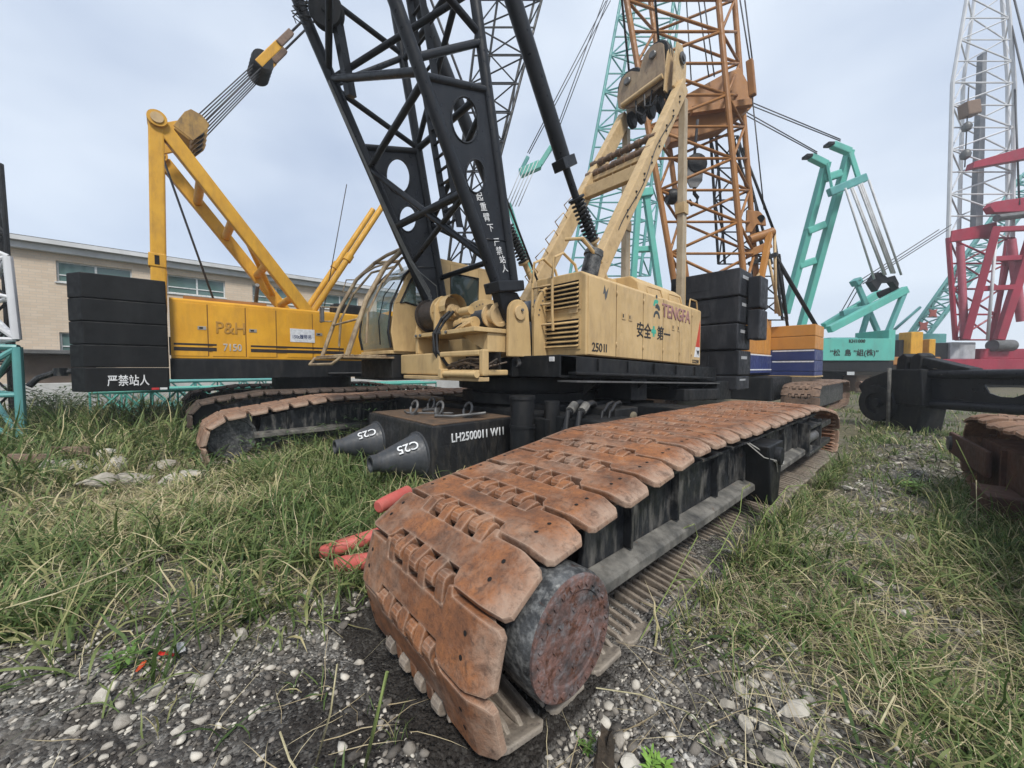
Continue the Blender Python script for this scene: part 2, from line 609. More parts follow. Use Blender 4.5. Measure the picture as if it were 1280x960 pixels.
    mu2.operation = 'MULTIPLY'
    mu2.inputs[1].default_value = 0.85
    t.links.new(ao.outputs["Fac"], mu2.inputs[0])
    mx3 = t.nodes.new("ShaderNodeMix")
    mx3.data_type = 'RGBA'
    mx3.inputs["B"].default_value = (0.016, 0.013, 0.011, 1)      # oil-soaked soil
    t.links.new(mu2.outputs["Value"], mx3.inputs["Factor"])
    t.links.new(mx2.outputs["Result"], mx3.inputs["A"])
    t.links.new(mx3.outputs["Result"], b.inputs["Base Color"])
    b.inputs["Roughness"].default_value = 0.92
    b.inputs["Specular IOR Level"].default_value = 0.2
    bp = t.nodes.new("ShaderNodeBump")
    bp.inputs["Strength"].default_value = 0.9
    bp.inputs["Distance"].default_value = 0.02
    t.links.new(vo.outputs["Distance"], bp.inputs["Height"])
    bp.invert = True
    bp2 = t.nodes.new("ShaderNodeBump")
    bp2.inputs["Strength"].default_value = 0.7
    bp2.inputs["Distance"].default_value = 0.03
    t.links.new(n2.outputs["Fac"], bp2.inputs["Height"])
    t.links.new(bp.outputs["Normal"], bp2.inputs["Normal"])
    t.links.new(bp2.outputs["Normal"], b.inputs["Normal"])
    me.materials.append(m)
    o = bpy.data.objects.new("ground", me)
    COL.objects.link(o)
    struct(o)
    return o


make_ground()


# ================================================================== rust material of the track shoes
def rust_mat(name, hi, mid, lo, worn, worn_amt=1.0):
    m = bpy.data.materials.new(name)
    m.use_nodes = True
    t = m.node_tree
    b = t.nodes["Principled BSDF"]
    geo = t.nodes.new("ShaderNodeNewGeometry")
    n1 = _n(t, "ShaderNodeTexNoise", Scale=5.0, Detail=9.0, Roughness=0.68)
    t.links.new(geo.outputs["Position"], n1.inputs["Vector"])
    r1 = t.nodes.new("ShaderNodeValToRGB")
    r1.color_ramp.elements[0].position = 0.30
    r1.color_ramp.elements[0].color = (*lo, 1)
    e = r1.color_ramp.elements.new(0.5)
    e.color = (*mid, 1)
    r1.color_ramp.elements[-1].position = 0.68
    r1.color_ramp.elements[-1].color = (*hi, 1)
    t.links.new(n1.outputs["Fac"], r1.inputs["Fac"])
    # small grey and dark specks
    n2 = _n(t, "ShaderNodeTexNoise", Scale=75.0, Detail=3.0, Roughness=0.7)
    t.links.new(geo.outputs["Position"], n2.inputs["Vector"])
    mr = t.nodes.new("ShaderNodeMapRange")
    mr.inputs["From Min"].default_value = 0.54
    mr.inputs["From Max"].default_value = 0.70
    mr.inputs["To Max"].default_value = 0.55
    t.links.new(n2.outputs["Fac"], mr.inputs["Value"])
    mx1 = t.nodes.new("ShaderNodeMix")
    mx1.data_type = 'RGBA'
    mx1.inputs["B"].default_value = (lo[0] * 0.55, lo[1] * 0.6, lo[2] * 0.7, 1)
    t.links.new(mr.outputs["Result"], mx1.inputs["Factor"])
    t.links.new(r1.outputs["Color"], mx1.inputs["A"])
    # polished, dusty paddle ends
    tc_ = t.nodes.new("ShaderNodeTexCoord")
    sx = t.nodes.new("ShaderNodeSeparateXYZ")
    t.links.new(tc_.outputs["Object"], sx.inputs["Vector"])
    ab = t.nodes.new("ShaderNodeMath")
    ab.operation = 'ABSOLUTE'
    t.links.new(sx.outputs["X"], ab.inputs[0])
    n3 = _n(t, "ShaderNodeTexNoise", Scale=9.0, Detail=6.0, Roughness=0.7)
    t.links.new(geo.outputs["Position"], n3.inputs["Vector"])
    ad = t.nodes.new("ShaderNodeMath")
    ad.operation = 'MULTIPLY_ADD'
    ad.inputs[1].default_value = 0.28
    t.links.new(n3.outputs["Fac"], ad.inputs[0])
    t.links.new(ab.outputs["Value"], ad.inputs[2])
    mr2 = t.nodes.new("ShaderNodeMapRange")
    mr2.inputs["From Min"].default_value = 0.64
    mr2.inputs["From Max"].default_value = 0.78
    mr2.inputs["To Max"].default_value = 0.8 * worn_amt
    t.links.new(ad.outputs["Value"], mr2.inputs["Value"])
    mx2 = t.nodes.new("ShaderNodeMix")
    mx2.data_type = 'RGBA'
    mx2.inputs["B"].default_value = (*worn, 1)
    t.links.new(mr2.outputs["Result"], mx2.inputs["Factor"])
    t.links.new(mx1.outputs["Result"], mx2.inputs["A"])
    # pale dust patches
    n4 = _n(t, "ShaderNodeTexNoise", Scale=3.1, Detail=9.0, Roughness=0.75)
    t.links.new(geo.outputs["Position"], n4.inputs["Vector"])
    mr3 = t.nodes.new("ShaderNodeMapRange")
    mr3.inputs["From Min"].default_value = 0.48
    mr3.inputs["From Max"].default_value = 0.70
    mr3.inputs["To Max"].default_value = 0.75
    t.links.new(n4.outputs["Fac"], mr3.inputs["Value"])
    mx3 = t.nodes.new("ShaderNodeMix")
    mx3.data_type = 'RGBA'
    mx3.inputs["B"].default_value = (worn[0] * 0.85, worn[1] * 0.82, worn[2] * 0.8, 1)
    t.links.new(mr3.outputs["Result"], mx3.inputs["Factor"])
    t.links.new(mx2.outputs["Result"], mx3.inputs["A"])
    # dark scabs and mud
    n6 = _n(t, "ShaderNodeTexNoise", Scale=17.0, Detail=8.0, Roughness=0.78)
    n6.inputs["Distortion"].default_value = 0.6
    t.links.new(geo.outputs["Position"], n6.inputs["Vector"])
    mr6 = t.nodes.new("ShaderNodeMapRange")
    mr6.inputs["From Min"].default_value = 0.50
    mr6.inputs["From Max"].default_value = 0.66
    mr6.inputs["To Max"].default_value = 0.75
    t.links.new(n6.outputs["Fac"], mr6.inputs["Value"])
    mx6 = t.nodes.new("ShaderNodeMix")
    mx6.data_type = 'RGBA'
    mx6.inputs["B"].default_value = (lo[0] * 0.75, lo[1] * 0.75, lo[2] * 0.8, 1)
    t.links.new(mr6.outputs["Result"], mx6.inputs["Factor"])
    t.links.new(mx3.outputs["Result"], mx6.inputs["A"])
    # rubbed edges: where the rounded normal departs from the flat one
    bv = t.nodes.new("ShaderNodeBevel")
    bv.samples = 3
    bv.inputs["Radius"].default_value = 0.014
    dt = t.nodes.new("ShaderNodeVectorMath")
    dt.operation = 'DOT_PRODUCT'
    t.links.new(bv.outputs["Normal"], dt.inputs[0])
    t.links.new(geo.outputs["Normal"], dt.inputs[1])
    mr7 = t.nodes.new("ShaderNodeMapRange")
    mr7.inputs["From Min"].default_value = 0.985
    mr7.inputs["From Max"].default_value = 0.90
    mr7.inputs["To Min"].default_value = 0.0
    mr7.inputs["To Max"].default_value = 0.7
    t.links.new(dt.outputs["Value"], mr7.inputs["Value"])
    mx7 = t.nodes.new("ShaderNodeMix")
    mx7.data_type = 'RGBA'
    mx7.inputs["B"].default_value = (worn[0] * 1.12, worn[1] * 1.12, worn[2] * 1.12, 1)
    t.links.new(mr7.outputs["Result"], mx7.inputs["Factor"])
    t.links.new(mx6.outputs["Result"], mx7.inputs["A"])
    t.links.new(mx7.outputs["Result"], b.inputs["Base Color"])
    b.inputs["Roughness"].default_value = 0.8
    b.inputs["Specular IOR Level"].default_value = 0.25
    nb = _n(t, "ShaderNodeTexNoise", Scale=95.0, Detail=5.0, Roughness=0.7)
    t.links.new(geo.outputs["Position"], nb.inputs["Vector"])
    bp = t.nodes.new("ShaderNodeBump")
    bp.inputs["Strength"].default_value = 0.45
    bp.inputs["Distance"].default_value = 0.006
    t.links.new(nb.outputs["Fac"], bp.inputs["Height"])
    nb2 = _n(t, "ShaderNodeTexNoise", Scale=11.0, Detail=5.0, Roughness=0.6)
    t.links.new(geo.outputs["Position"], nb2.inputs["Vector"])
    bp2 = t.nodes.new("ShaderNodeBump")
    bp2.inputs["Strength"].default_value = 0.5
    bp2.inputs["Distance"].default_value = 0.02
    t.links.new(nb2.outputs["Fac"], bp2.inputs["Height"])
    t.links.new(bp.outputs["Normal"], bp2.inputs["Normal"])
    t.links.new(bp2.outputs["Normal"], b.inputs["Normal"])
    MATS[name] = m
    return m


M_RUST = rust_mat("orange_rust", (0.345, 0.142, 0.056), (0.225, 0.096, 0.047), (0.095, 0.056, 0.039), (0.37, 0.275, 0.21))
M_RUST2 = rust_mat("pale_rust", (0.30, 0.165, 0.095), (0.24, 0.135, 0.085), (0.13, 0.085, 0.06), (0.33, 0.25, 0.19))
M_RUST3 = rust_mat("brown_rust", (0.24, 0.155, 0.105), (0.18, 0.12, 0.085), (0.10, 0.07, 0.055), (0.24, 0.17, 0.13))
M_HOLE = flat("hole_shade_dark", (0.010, 0.008, 0.007), 0.9)  # near-black that paints the shade inside holes, slots and openings


def make_shoe(W, pitch, detail=True):
    """one cast track shoe: x across, y along the track, z outward; the running face at z = 0"""
    h = W / 2
    k = pitch / 0.31
    mb = MB()
    cols = [(-h, -0.100, 0.088, -0.050, 0.030), (-h + 0.022, -0.128, 0.112, -0.036, 0.040), (-h + 0.10, -0.143, 0.126, -0.004, 0.05),
            (-h + 0.13, -0.145, 0.128, 0.0, 0.05), (-0.335, -0.145, 0.128, 0.0, 0.055), (-0.325, -0.150, 0.166, 0.0, 0.055), (-0.295, -0.120, 0.160, 0.0, 0.055),
            (-0.28, -0.074, 0.070, 0.0, 0.06), (0.28, -0.074, 0.070, 0.0, 0.06), (0.295, -0.120, 0.160, 0.0, 0.055), (0.325, -0.150, 0.166, 0.0, 0.055),
            (0.335, -0.145, 0.128, 0.0, 0.055), (h - 0.13, -0.145, 0.128, 0.0, 0.05), (h - 0.10, -0.143, 0.126, -0.004, 0.05),
            (h - 0.022, -0.128, 0.112, -0.036, 0.040), (h, -0.100, 0.088, -0.050, 0.030)]
    vs_, fs = [], []
    for x, s0, s1, z, th in cols:
        vs_ += [(x, s0 * k, z), (x, s1 * k, z), (x, s1 * k, z - th), (x, s0 * k, z - th)]
    for i in range(len(cols) - 1):
        a, b = 4 * i, 4 * i + 4
        fs += [(a, b, b + 1, a + 1), (a + 1, b + 1, b + 2, a + 2), (a + 2, b + 2, b + 3, a + 3), (a + 3, b + 3, b, a)]
    e = 4 * (len(cols) - 1)
    fs += [(0, 1, 2, 3), (e + 3, e + 2, e + 1, e)]
    mb.add(vs_, fs)
    # hinge fingers, seven slots: four forward, three back
    sw = 0.56 / 7
    ns = 6 if detail else 3
    for i in range(7):
        x0, x1 = -0.28 + i * sw + 0.007, -0.28 + (i + 1) * sw - 0.007
        sg = 1 if i % 2 == 0 else -1
        prof = [(0.060, -0.002), (0.115, 0.006)]
        for q in range(ns + 1):
            a = math.pi / 2 - math.pi * q / ns
            prof.append((0.154 + 0.040 * math.cos(a), -0.032 + 0.041 * math.sin(a)))
        prof += [(0.060, -0.070)]
        pts = [(x0, sg * p * k, z) for p, z in prof]
        mb.prism(pts, (x1 - x0, 0, 0))
    # stiffening ribs on the inside of the paddles
    if detail:
        for sx in (-1, 1):
            for yy in (-0.11, -0.035, 0.04, 0.11):
                mb.prism([(sx * 0.30, yy - 0.012, -0.05), (sx * (h - 0.05), yy - 0.012, -0.06), (sx * (h - 0.09), yy - 0.012, -0.085), (sx * 0.30, yy - 0.012, -0.115)], (0, 0.024, 0))
    # drive lugs on the inside
    for sx in (-1, 1):
        mb.prism([(sx * 0.13, -0.07 * k, -0.055), (sx * 0.13, 0.07 * k, -0.055), (sx * 0.13, 0.03 * k, -0.15), (sx * 0.13, -0.03 * k, -0.15)], (sx * 0.09, 0, 0))
    o = mb.build("shoe_src", M_RUST, None, 0.009 if detail else 0.0, 2)
    me = o.data
    bpy.data.objects.remove(o)
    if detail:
        # bolt holes: flat dark discs, the shade inside painted as colour
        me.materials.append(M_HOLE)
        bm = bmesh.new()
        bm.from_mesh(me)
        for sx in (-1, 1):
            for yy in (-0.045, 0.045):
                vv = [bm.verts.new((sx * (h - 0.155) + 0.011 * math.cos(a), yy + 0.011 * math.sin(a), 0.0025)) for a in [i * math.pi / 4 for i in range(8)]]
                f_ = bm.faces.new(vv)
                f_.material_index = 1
        bm.to_mesh(me)
        bm.free()
    return me


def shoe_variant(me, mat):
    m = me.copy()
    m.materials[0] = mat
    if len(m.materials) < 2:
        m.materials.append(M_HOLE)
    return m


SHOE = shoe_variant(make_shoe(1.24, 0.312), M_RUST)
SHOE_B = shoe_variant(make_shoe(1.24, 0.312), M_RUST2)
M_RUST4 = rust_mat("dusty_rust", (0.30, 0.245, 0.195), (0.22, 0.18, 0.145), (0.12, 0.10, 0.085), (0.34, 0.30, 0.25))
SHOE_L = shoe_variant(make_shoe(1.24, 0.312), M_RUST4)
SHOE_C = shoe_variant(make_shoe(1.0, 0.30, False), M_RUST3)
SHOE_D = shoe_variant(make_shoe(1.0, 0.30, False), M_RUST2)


def hull_path(circles):
    """outer run of the track round a set of (y, z, r) wheels: convex hull, then dense polyline"""
    pts = []
    for y, z, r in circles:
        for i in range(72):
            a = 2 * math.pi * i / 72
            pts.append((y + r * math.cos(a), z + r * math.sin(a)))
    pts = sorted(set(pts))

    def half(ps):
        o = []
        for p in ps:
            while len(o) > 1 and (o[-1][0] - o[-2][0]) * (p[1] - o[-2][1]) - (o[-1][1] - o[-2][1]) * (p[0] - o[-2][0]) <= 0:
                o.pop()
            o.append(p)
        return o
    a = half(pts)
    b = half(pts[::-1])
    return a[:-1] + b[:-1]          # counter-clockwise in (y, z)


def run_shoes(parent, circles, cx, mesh, pitch=0.312, start=0.0, jit=0.01, keep=None, flip=False, low=None):
    p = hull_path(circles)
    p = [Vector((0, q[0], q[1])) for q in p]
    seg = [(p[(i + 1) % len(p)] - p[i]).length for i in range(len(p))]
    L = sum(seg)
    n = round(L / pitch)
    st = L / n

    def pos(s):
        s = s % L
        for i, l in enumerate(seg):
            if s <= l:
                return p[i].lerp(p[(i + 1) % len(p)], s / l)
            s -= l
        return p[0]
    inv = WM(parent).inverted()
    rr = random.Random(5)
    for i in range(n):
        s = start + i * st
        a, b = pos(s - st / 2), pos(s + st / 2)
        c = (a + b) / 2
        if keep and not keep(c.y, c.z):
            continue
        d = (a - b).normalized()               # forward along the run
        nrm = Vector((0, -d.z, d.y))
        cen = sum((Vector((0, q[0], q[1])) for q in circles), Vector()) / len(circles)
        if nrm.dot(c - cen) < 0 and len(circles) < 3:
            nrm = -nrm
        # outward normal: counter-clockwise path -> right-hand side
        t_ = (b - a).normalized()
        nrm = Vector((0, t_.z, -t_.y))
        y_ = t_ if flip else -t_
        x_ = y_.cross(nrm)
        m = Matrix(((x_.x, y_.x, nrm.x, cx), (x_.y, y_.y, nrm.y, c.y), (x_.z, y_.z, nrm.z, c.z), (0, 0, 0, 1)))
        m = m @ Euler((rr.gauss(0, jit), rr.gauss(0, jit * 0.5), 0)).to_matrix().to_4x4()
        m.translation += Vector((rr.gauss(0, 0.006), 0, rr.gauss(0, 0.003)))
        o = bpy.data.objects.new("track_shoe", low if (low and c.z < -0.02) else mesh)
        COL.objects.link(o)
        o.parent = parent
        o.matrix_local = inv @ m


def bolts(mb, c, axis, rad, n, r=0.016, h=0.014, a0=0.0):
    p, q, d, s, u = mb.frame(c, Vector(c) + Vector(axis))
    for i in range(n):
        a = a0 + 2 * math.pi * i / n
        b = p + (s * math.cos(a) + u * math.sin(a)) * rad
        mb.tube(b, b + d * h, r, 6)


# ================================================================== the tan crawler crane
crane = thing("crawler_crane", "tan crawler crane with black lattice boom on rusty orange tracks", "crane", (-4.88, 4.85, 0.0))
M_HUBFACE = paint("hub_face", (0.20, 0.105, 0.085), (0.04, 0.04, 0.042), rough=0.75, dirt=0.95, dirt_c=(0.20, 0.205, 0.215), streak=False, scale=7, bump=1.0, bscale=38, rust=0.55, rust_c=(0.15, 0.065, 0.042))
M_HUBSIDE = paint("hub_side", (0.085, 0.088, 0.09), (0.022, 0.023, 0.024), rough=0.45, metal=0.25, dirt=0.9, dirt_c=(0.26, 0.26, 0.25), streak=False, scale=8, bump=0.7, bscale=45, rust=0.22, rust_c=(0.10, 0.05, 0.035))


def crawler(cx, side, mesh, near=True, dy=0.0):
    """side = +1: the outer face looks to +X"""
    hw = 0.62
    xo = cx + side * (hw - 0.16)              # outer web
    xi = cx - side * (hw - 0.16)
    circles = [(1.19 + dy, 0.335, 0.405), (1.00 + dy, 0.13, 0.215), (2.75 + dy, 0.70, 0.262), (7.1 + dy, 0.70, 0.262), (8.62 + dy, 0.35, 0.42)]
    fr = MB()
    prof = [(1.55, 0.20), (8.15, 0.20), (8.15, 0.60), (7.2, 0.78), (2.3, 0.78), (1.62, 0.66)]
    for x in (xo, xi):
        fr.prism([(x, y, z) for y, z in prof], (-side * 0.035 if x == xo else side * 0.035, 0, 0))
    fr.box((min(xo, xi) + 0.04, 2.2, 0.62), (max(xo, xi) - 0.04, 7.3, 0.76))
    fr.box((min(xo, xi) + 0.06, 1.7, 0.25), (max(xo, xi) - 0.06, 8.0, 0.58))
    frame = fr.build("crawler_frame", M_FRAME, crane, 0.006)
    # top and bottom flanges
    for x, sg in ((xo, side), (xi, -side)):
        mb = MB()
        mb.box((x - sg * 0.01, 2.1, 0.782), (x + sg * 0.075, 7.3, 0.805))
        mb.build("flange", M_FRAME, frame, 0.004)
        mb = MB()
        mb.prism([(x + sg * 0.002, 1.5, 0.42), (x + sg * 0.10, 1.5, 0.395), (x + sg * 0.12, 1.5, 0.38), (x + sg * 0.12, 1.5, 0.325), (x + sg * 0.002, 1.5, 0.32)], (0, 5.3, 0))
        mb.build("ledge", M_LEDGE, frame, 0.005)
    # vertical ribs of the outer web
    for y in (2.0, 2.62, 3.35, 4.05, 4.75, 5.5, 6.2):
        box("rib", (xo - side * 0.01, y - 0.012, 0.425), (xo + side * 0.055, y + 0.012, 0.780), M_FRAME, frame, 0.003)
        box("rib", (xi + side * 0.01, y - 0.012, 0.425), (xi - side * 0.055, y + 0.012, 0.780), M_FRAME, frame, 0.003)
    # rollers below
    for i in range(11):
        y = 1.75 + i * 0.6
        mb = MB()
        mb.lathe((cx - 0.38, y, 0.16), (1, 0, 0), [(0, 0.05), (0.08, 0.06), (0.08, 0.125), (0.14, 0.125), (0.14, 0.10), (0.62, 0.10), (0.62, 0.125), (0.68, 0.125), (0.68, 0.06), (0.76, 0.05)], 16)
        mb.build("track_roller", M_STEEL, frame)
    # carrier slides on top
    for y in (2.75, 4.2, 5.65, 7.1):
        box("carrier_pad", (cx - 0.2, y - 0.12, 0.76), (cx + 0.2, y + 0.12, 0.865), M_STEEL, frame, 0.01)
    # drive end: tumbler and final drive hub
    mb = MB()
    mb.lathe((cx - 0.30, 1.19, 0.335), (1, 0, 0), [(0, 0.24), (0.0, 0.31), (0.14, 0.31), (0.15, 0.25), (0.45, 0.25), (0.46, 0.31), (0.60, 0.31), (0.60, 0.24)], 24)
    mb.build("drive_tumbler", M_HUBSIDE, frame)
    hub = MB()
    hub.lathe((cx - side * 0.25, 1.21, 0.385), (side, 0, 0), [(0, 0.27), (0.62, 0.27), (0.64, 0.262), (0.80, 0.258), (0.815, 0.262), (0.93, 0.262), (0.95, 0.25)], 40)
    hb = hub.build("final_drive", M_HUBSIDE, frame)
    mb = MB()
    c0 = (cx + side * 0.698, 1.21, 0.385)
    mb.lathe(c0, (side, 0, 0), [(0, 0.252), (0.012, 0.252), (0.016, 0.245), (0.016, 0.19), (0.009, 0.185), (0.009, 0.0)], 40, smooth=False)
    bolts(mb, (c0[0] + side * 0.014, c0[1], c0[2]), (side, 0, 0), 0.218, 26, 0.014, 0.010)
    bolts(mb, (c0[0] + side * 0.007, c0[1], c0[2]), (side, 0, 0), 0.12, 8, 0.014, 0.010)
    mb.build("hub_cover", M_HUBFACE, hb)
    mb = MB()
    mb.lathe((cx + side * 0.33, 1.21, 0.385), (side, 0, 0), [(0, 0.30), (0.035, 0.30)], 36, smooth=False)
    bolts(mb, (cx + side * 0.365, 1.21, 0.385), (side, 0, 0), 0.283, 34, 0.012, 0.014)
    mb.build("bolt_ring", M_HUBFACE, hb)
    MB().lathe((cx - side * 0.42, 1.21, 0.36), (side, 0, 0), [(0, 0.05), (0, 0.29), (-0.02, 0.30), (-0.02, 0.345), (0.04, 0.345), (0.05, 0.30), (0.2, 0.28)], 36).build("tumbler_disc", M_HUBSIDE, frame)
    # take-up end
    mb = MB()
    mb.lathe((cx - 0.28, 8.62, 0.35), (1, 0, 0), [(0, 0.30), (0.13, 0.33), (0.14, 0.27), (0.42, 0.27), (0.43, 0.33), (0.56, 0.30)], 24)
    mb.build("idler", M_STEEL, frame)
    if near:
        ad = MB()
        x1 = xo + side * 0.16
        ad.box((xo, 6.35, 0.30), (x1, 6.40, 0.74))
        ad.box((xo, 7.15, 0.30), (x1, 7.20, 0.74))
        ad.box((xo, 6.4, 0.30), (x1, 7.15, 0.34))
        ad.box((xo, 6.4, 0.66), (x1, 7.15, 0.70))
        ad.box((xo, 7.2, 0.22), (xo + side * 0.10, 8.45, 0.30))
        ad.box((xo, 7.2, 0.54), (xo + side * 0.10, 8.45, 0.62))
        ad.build("take_up_bracket", M_FRAME, frame, 0.006)
        MB().tube((xo + side * 0.07, 6.42, 0.5), (xo + side * 0.07, 7.13, 0.5), 0.075, 16).build("take_up_cylinder", M_STEEL, frame)
        # hanging lug and its loose wire
        mb = MB()
        mb.prism([(xo + side * 0.03, 4.02, 0.775), (xo + side * 0.03, 4.55, 0.775), (xo + side * 0.03, 4.40, 0.20), (xo + side * 0.03, 4.16, 0.20)], (side * 0.22, 0, 0))
        mb.tube((xo + side * 0.02, 4.28, 0.66), (xo + side * 0.30, 4.28, 0.66), 0.085, 18)
        mb.build("lifting_lug", M_BLACK, frame, 0.015)
        mb = MB()
        mb.path([(xo + side * 0.10, 3.98, 0.80), (xo + side * 0.20, 4.05, 0.72), (xo + side * 0.27, 4.22, 0.60), (xo + side * 0.28, 4.42, 0.56), (xo + side * 0.24, 4.6, 0.55)], 0.006, 6)
        mb.path([(xo + side * 0.09, 3.96, 0.80), (xo + side * 0.22, 4.0, 0.68), (xo + side * 0.28, 4.15, 0.64), (xo + side * 0.26, 4.3, 0.50)], 0.005, 6)
        mb.build("loose_wire", flat("pale_wire", (0.38, 0.37, 0.34)), frame)
        mb = MB()
        mb.box((cx + side * 0.40, 2.28, 0.60), (cx + side * 0.43, 2.34, 0.83))
        mb.build("scraper", M_RUST, frame, 0.004)
    run_shoes(frame, [(y_ - dy, z_, r_) for y_, z_, r_ in circles], cx, mesh, start=-0.09, low=SHOE_L)
    frame.location.y += dy
    return frame


crawler(-1.66, 1, SHOE)
crawler(-8.10, -1, SHOE_B, False, -0.5)

# ---- carbody between the tracks
mb = MB()
mb.box((-6.3, 3.9, 0.42), (-3.45, 5.9, 0.98))
carbody = mb.build("carbody", M_BLACK, crane, 0.02)
for y0 in (3.55, 5.55):
    mb = MB()
    mb.box((-7.7, y0, 0.45), (-2.05, y0 + 0.62, 0.90))
    mb.build("cross_beam", M_BLACK, carbody, 0.02)
MB().lathe((-4.88, 4.85, 0.95), (0, 0, 1), [(0, 1.22), (0.16, 1.22), (0.16, 1.05), (0.22, 1.05), (0.22, 1.28), (0.40, 1.28)], 48).build("slewing_ring", M_BLACK, carbody)
# front carbody weight
mb = MB()
mb.box((-5.72, 2.22, 0.02), (-3.84, 3.52, 0.82))
wt = mb.build("carbody_weight", paint("weight_black", (0.020, 0.021, 0.023), (0.011, 0.011, 0.012), rough=0.5, dirt=0.75, dirt_c=(0.075, 0.066, 0.055), scale=4, bump=0.2, bscale=50), crane, 0.02)
mb = MB()
mb.box((-5.68, 2.26, 0.822), (-3.88, 3.48, 0.832))
mb.build("rusty_top", paint("rust_top", (0.14, 0.085, 0.05), (0.07, 0.05, 0.036), rough=0.9, dirt=0.5, streak=False, scale=6, bump=0.4), wt, 0.0)
for cxn in (-5.42, -4.18):
    mb = MB()
    mb.lathe((cxn, 2.225, 0.42), (0, -1, 0), [(0, 0.30), (0.025, 0.30), (0.03, 0.275), (0.50, 0.105), (0.505, 0.10), (0.60, 0.095), (0.60, 0.07), (0.52, 0.06)], 32)
    cn = mb.build("cone", paint("cone_grey", (0.055, 0.06, 0.068), (0.035, 0.038, 0.042), rough=0.5, dirt=0.45, dirt_c=(0.12, 0.11, 0.1), scale=5, bump=0.1), wt)
    nrm = Vector((0.86, -0.34, 0.40)).normalized()
    text("marking", "C25", 0.15, (cxn + 0.153, 2.13, 0.643), (-0.255, -1.0, -0.255), (0.707, 0.0, -0.707), M_LETTER, cn, 0.003)
for px, py in ((-5.2, 3.0), (-4.55, 2.75), (-4.15, 2.95), (-4.9, 2.55)):
    mb = MB()
    ring = [(px + 0.09 * math.cos(a), py + 0.03 * math.sin(a), 0.94 + 0.09 * math.sin(a)) for a in [i * math.pi / 8 for i in range(17)]]
    mb.path(ring, 0.018, 8)
    mb.box((px - 0.05, py - 0.04, 0.833), (px + 0.05, py + 0.04, 0.87))
    mb.build("lifting_eye", M_STEEL, wt)
mb = MB()
mb.path([(-5.5, 3.1, 0.86), (-5.1, 2.8, 0.86), (-4.8, 2.9, 0.9), (-4.4, 2.6, 0.86), (-4.2, 2.75, 0.86), (-3.95, 3.1, 0.9)], 0.02, 6)
mb.path([(-5.3, 2.6, 0.85), (-5.0, 2.5, 0.855), (-4.7, 2.7, 0.86), (-4.5, 2.95, 0.86)], 0.014, 6)
mb.build("sling_chain", M_STEEL, wt)
text("marking", "LH2500011 W11", 0.150, (-3.836, 2.48, 0.60), (0, 1, 0), (0, 0, 1), M_LETTER, wt, 0.004, fit=0.83)
# rear weight, seen between the tracks
box("carbody_weight", (-5.72, 6.2, 0.05), (-3.84, 7.5, 0.82), M_BLACK, crane, 0.02)
# corner jack and valve block beside the weight
mb = MB()
mb.lathe((-3.42, 3.27, 0.25), (0, 0, 1), [(0, 0.155), (0.50, 0.155), (0.50, 0.165), (0.54, 0.165), (0.54, 0.15), (0.86, 0.15), (0.86, 0.165), (0.90, 0.165), (0.90, 0.10)], 28)
jack = mb.build("jack", M_BLACK, crane)
box("jack_arm", (-3.40, 3.42, 0.45), (-3.15, 4.2, 0.86), M_BLACK, jack, 0.015)
MB().tube((-3.2, 3.58, 0.6), (-3.2, 3.58, 1.08), 0.10, 18).build("jack_sleeve", M_BLACK, jack)
vb = box("valve_block", (-3.05, 4.02, 0.62), (-2.55, 4.55, 0.99), M_BLACK, crane, 0.015)
MB().lathe((-2.55, 4.42, 0.86), (1, 0, 0), [(0, 0.075), (0.02, 0.075), (0.03, 0.045), (0.03, 0.02)], 20).build("port_flange", paint("bare_brass", (0.30, 0.25, 0.17), rough=0.5, metal=0.5), vb)
for i, (x0, y0) in enumerate(((-2.86, 3.55), (-2.74, 3.62), (-2.62, 3.9), (-2.58, 4.0))):
    mb = MB()
    r_ = 0.042 if i < 2 else 0.022
    mb.path([(x0, y0 - 0.16, 0.55), (x0, y0 - 0.13, 0.78), (x0, y0 - 0.04, 0.97), (x0 - 0.03, y0 + 0.10, 1.05), (x0 - 0.08, y0 + 0.28, 1.06), (x0 - 0.2, y0 + 0.5, 1.02)], r_, 10)
    ho = mb.build("hose", M_RUBBER, crane)
    if i < 2:
        MB().tube((x0 + 0.002, y0 - 0.03, 0.985), (x0 - 0.03, y0 + 0.10, 1.05), r_ + 0.012, 10).build("ferrule", M_LEDGE, ho)

# ---- revolving deck
SL = 0.032
def upper(mb):
    return mb.tilt(4.28, 1.68, SL)


mb = MB()
mb.box((-3.98, 3.73, 1.36), (-3.20, 9.1, 1.655))
mb.box((-6.55, 4.6, 1.36), (-5.75, 9.1, 1.655))
mb.box((-5.75, 3.6, 1.355), (-3.98, 9.1, 1.60))
mb.box((-3.24, 3.9, 1.40), (-3.06, 8.6, 1.44))
deck = upper(mb).build("revolving_frame", M_BLACK, crane, 0.012)
for y in (4.55, 5.35, 6.2, 7.05, 7.9):
    upper(MB().box((-3.204, y, 1.47), (-3.17, y + 0.035, 1.64))).build("deck_rib", M_BLACK, deck, 0.004)
upper(MB().box((-3.3, 3.8, 1.30), (-2.98, 8.7, 1.325))).build("catwalk_edge", M_STEEL, deck, 0.004)
for y in (4.3, 5.6, 6.9, 8.2):
    upper(MB().prism([(-3.25, y, 1.36), (-3.0, y, 1.33), (-3.25, y, 1.12)], (0, 0.03, 0))).build("catwalk_bracket", M_BLACK, deck)
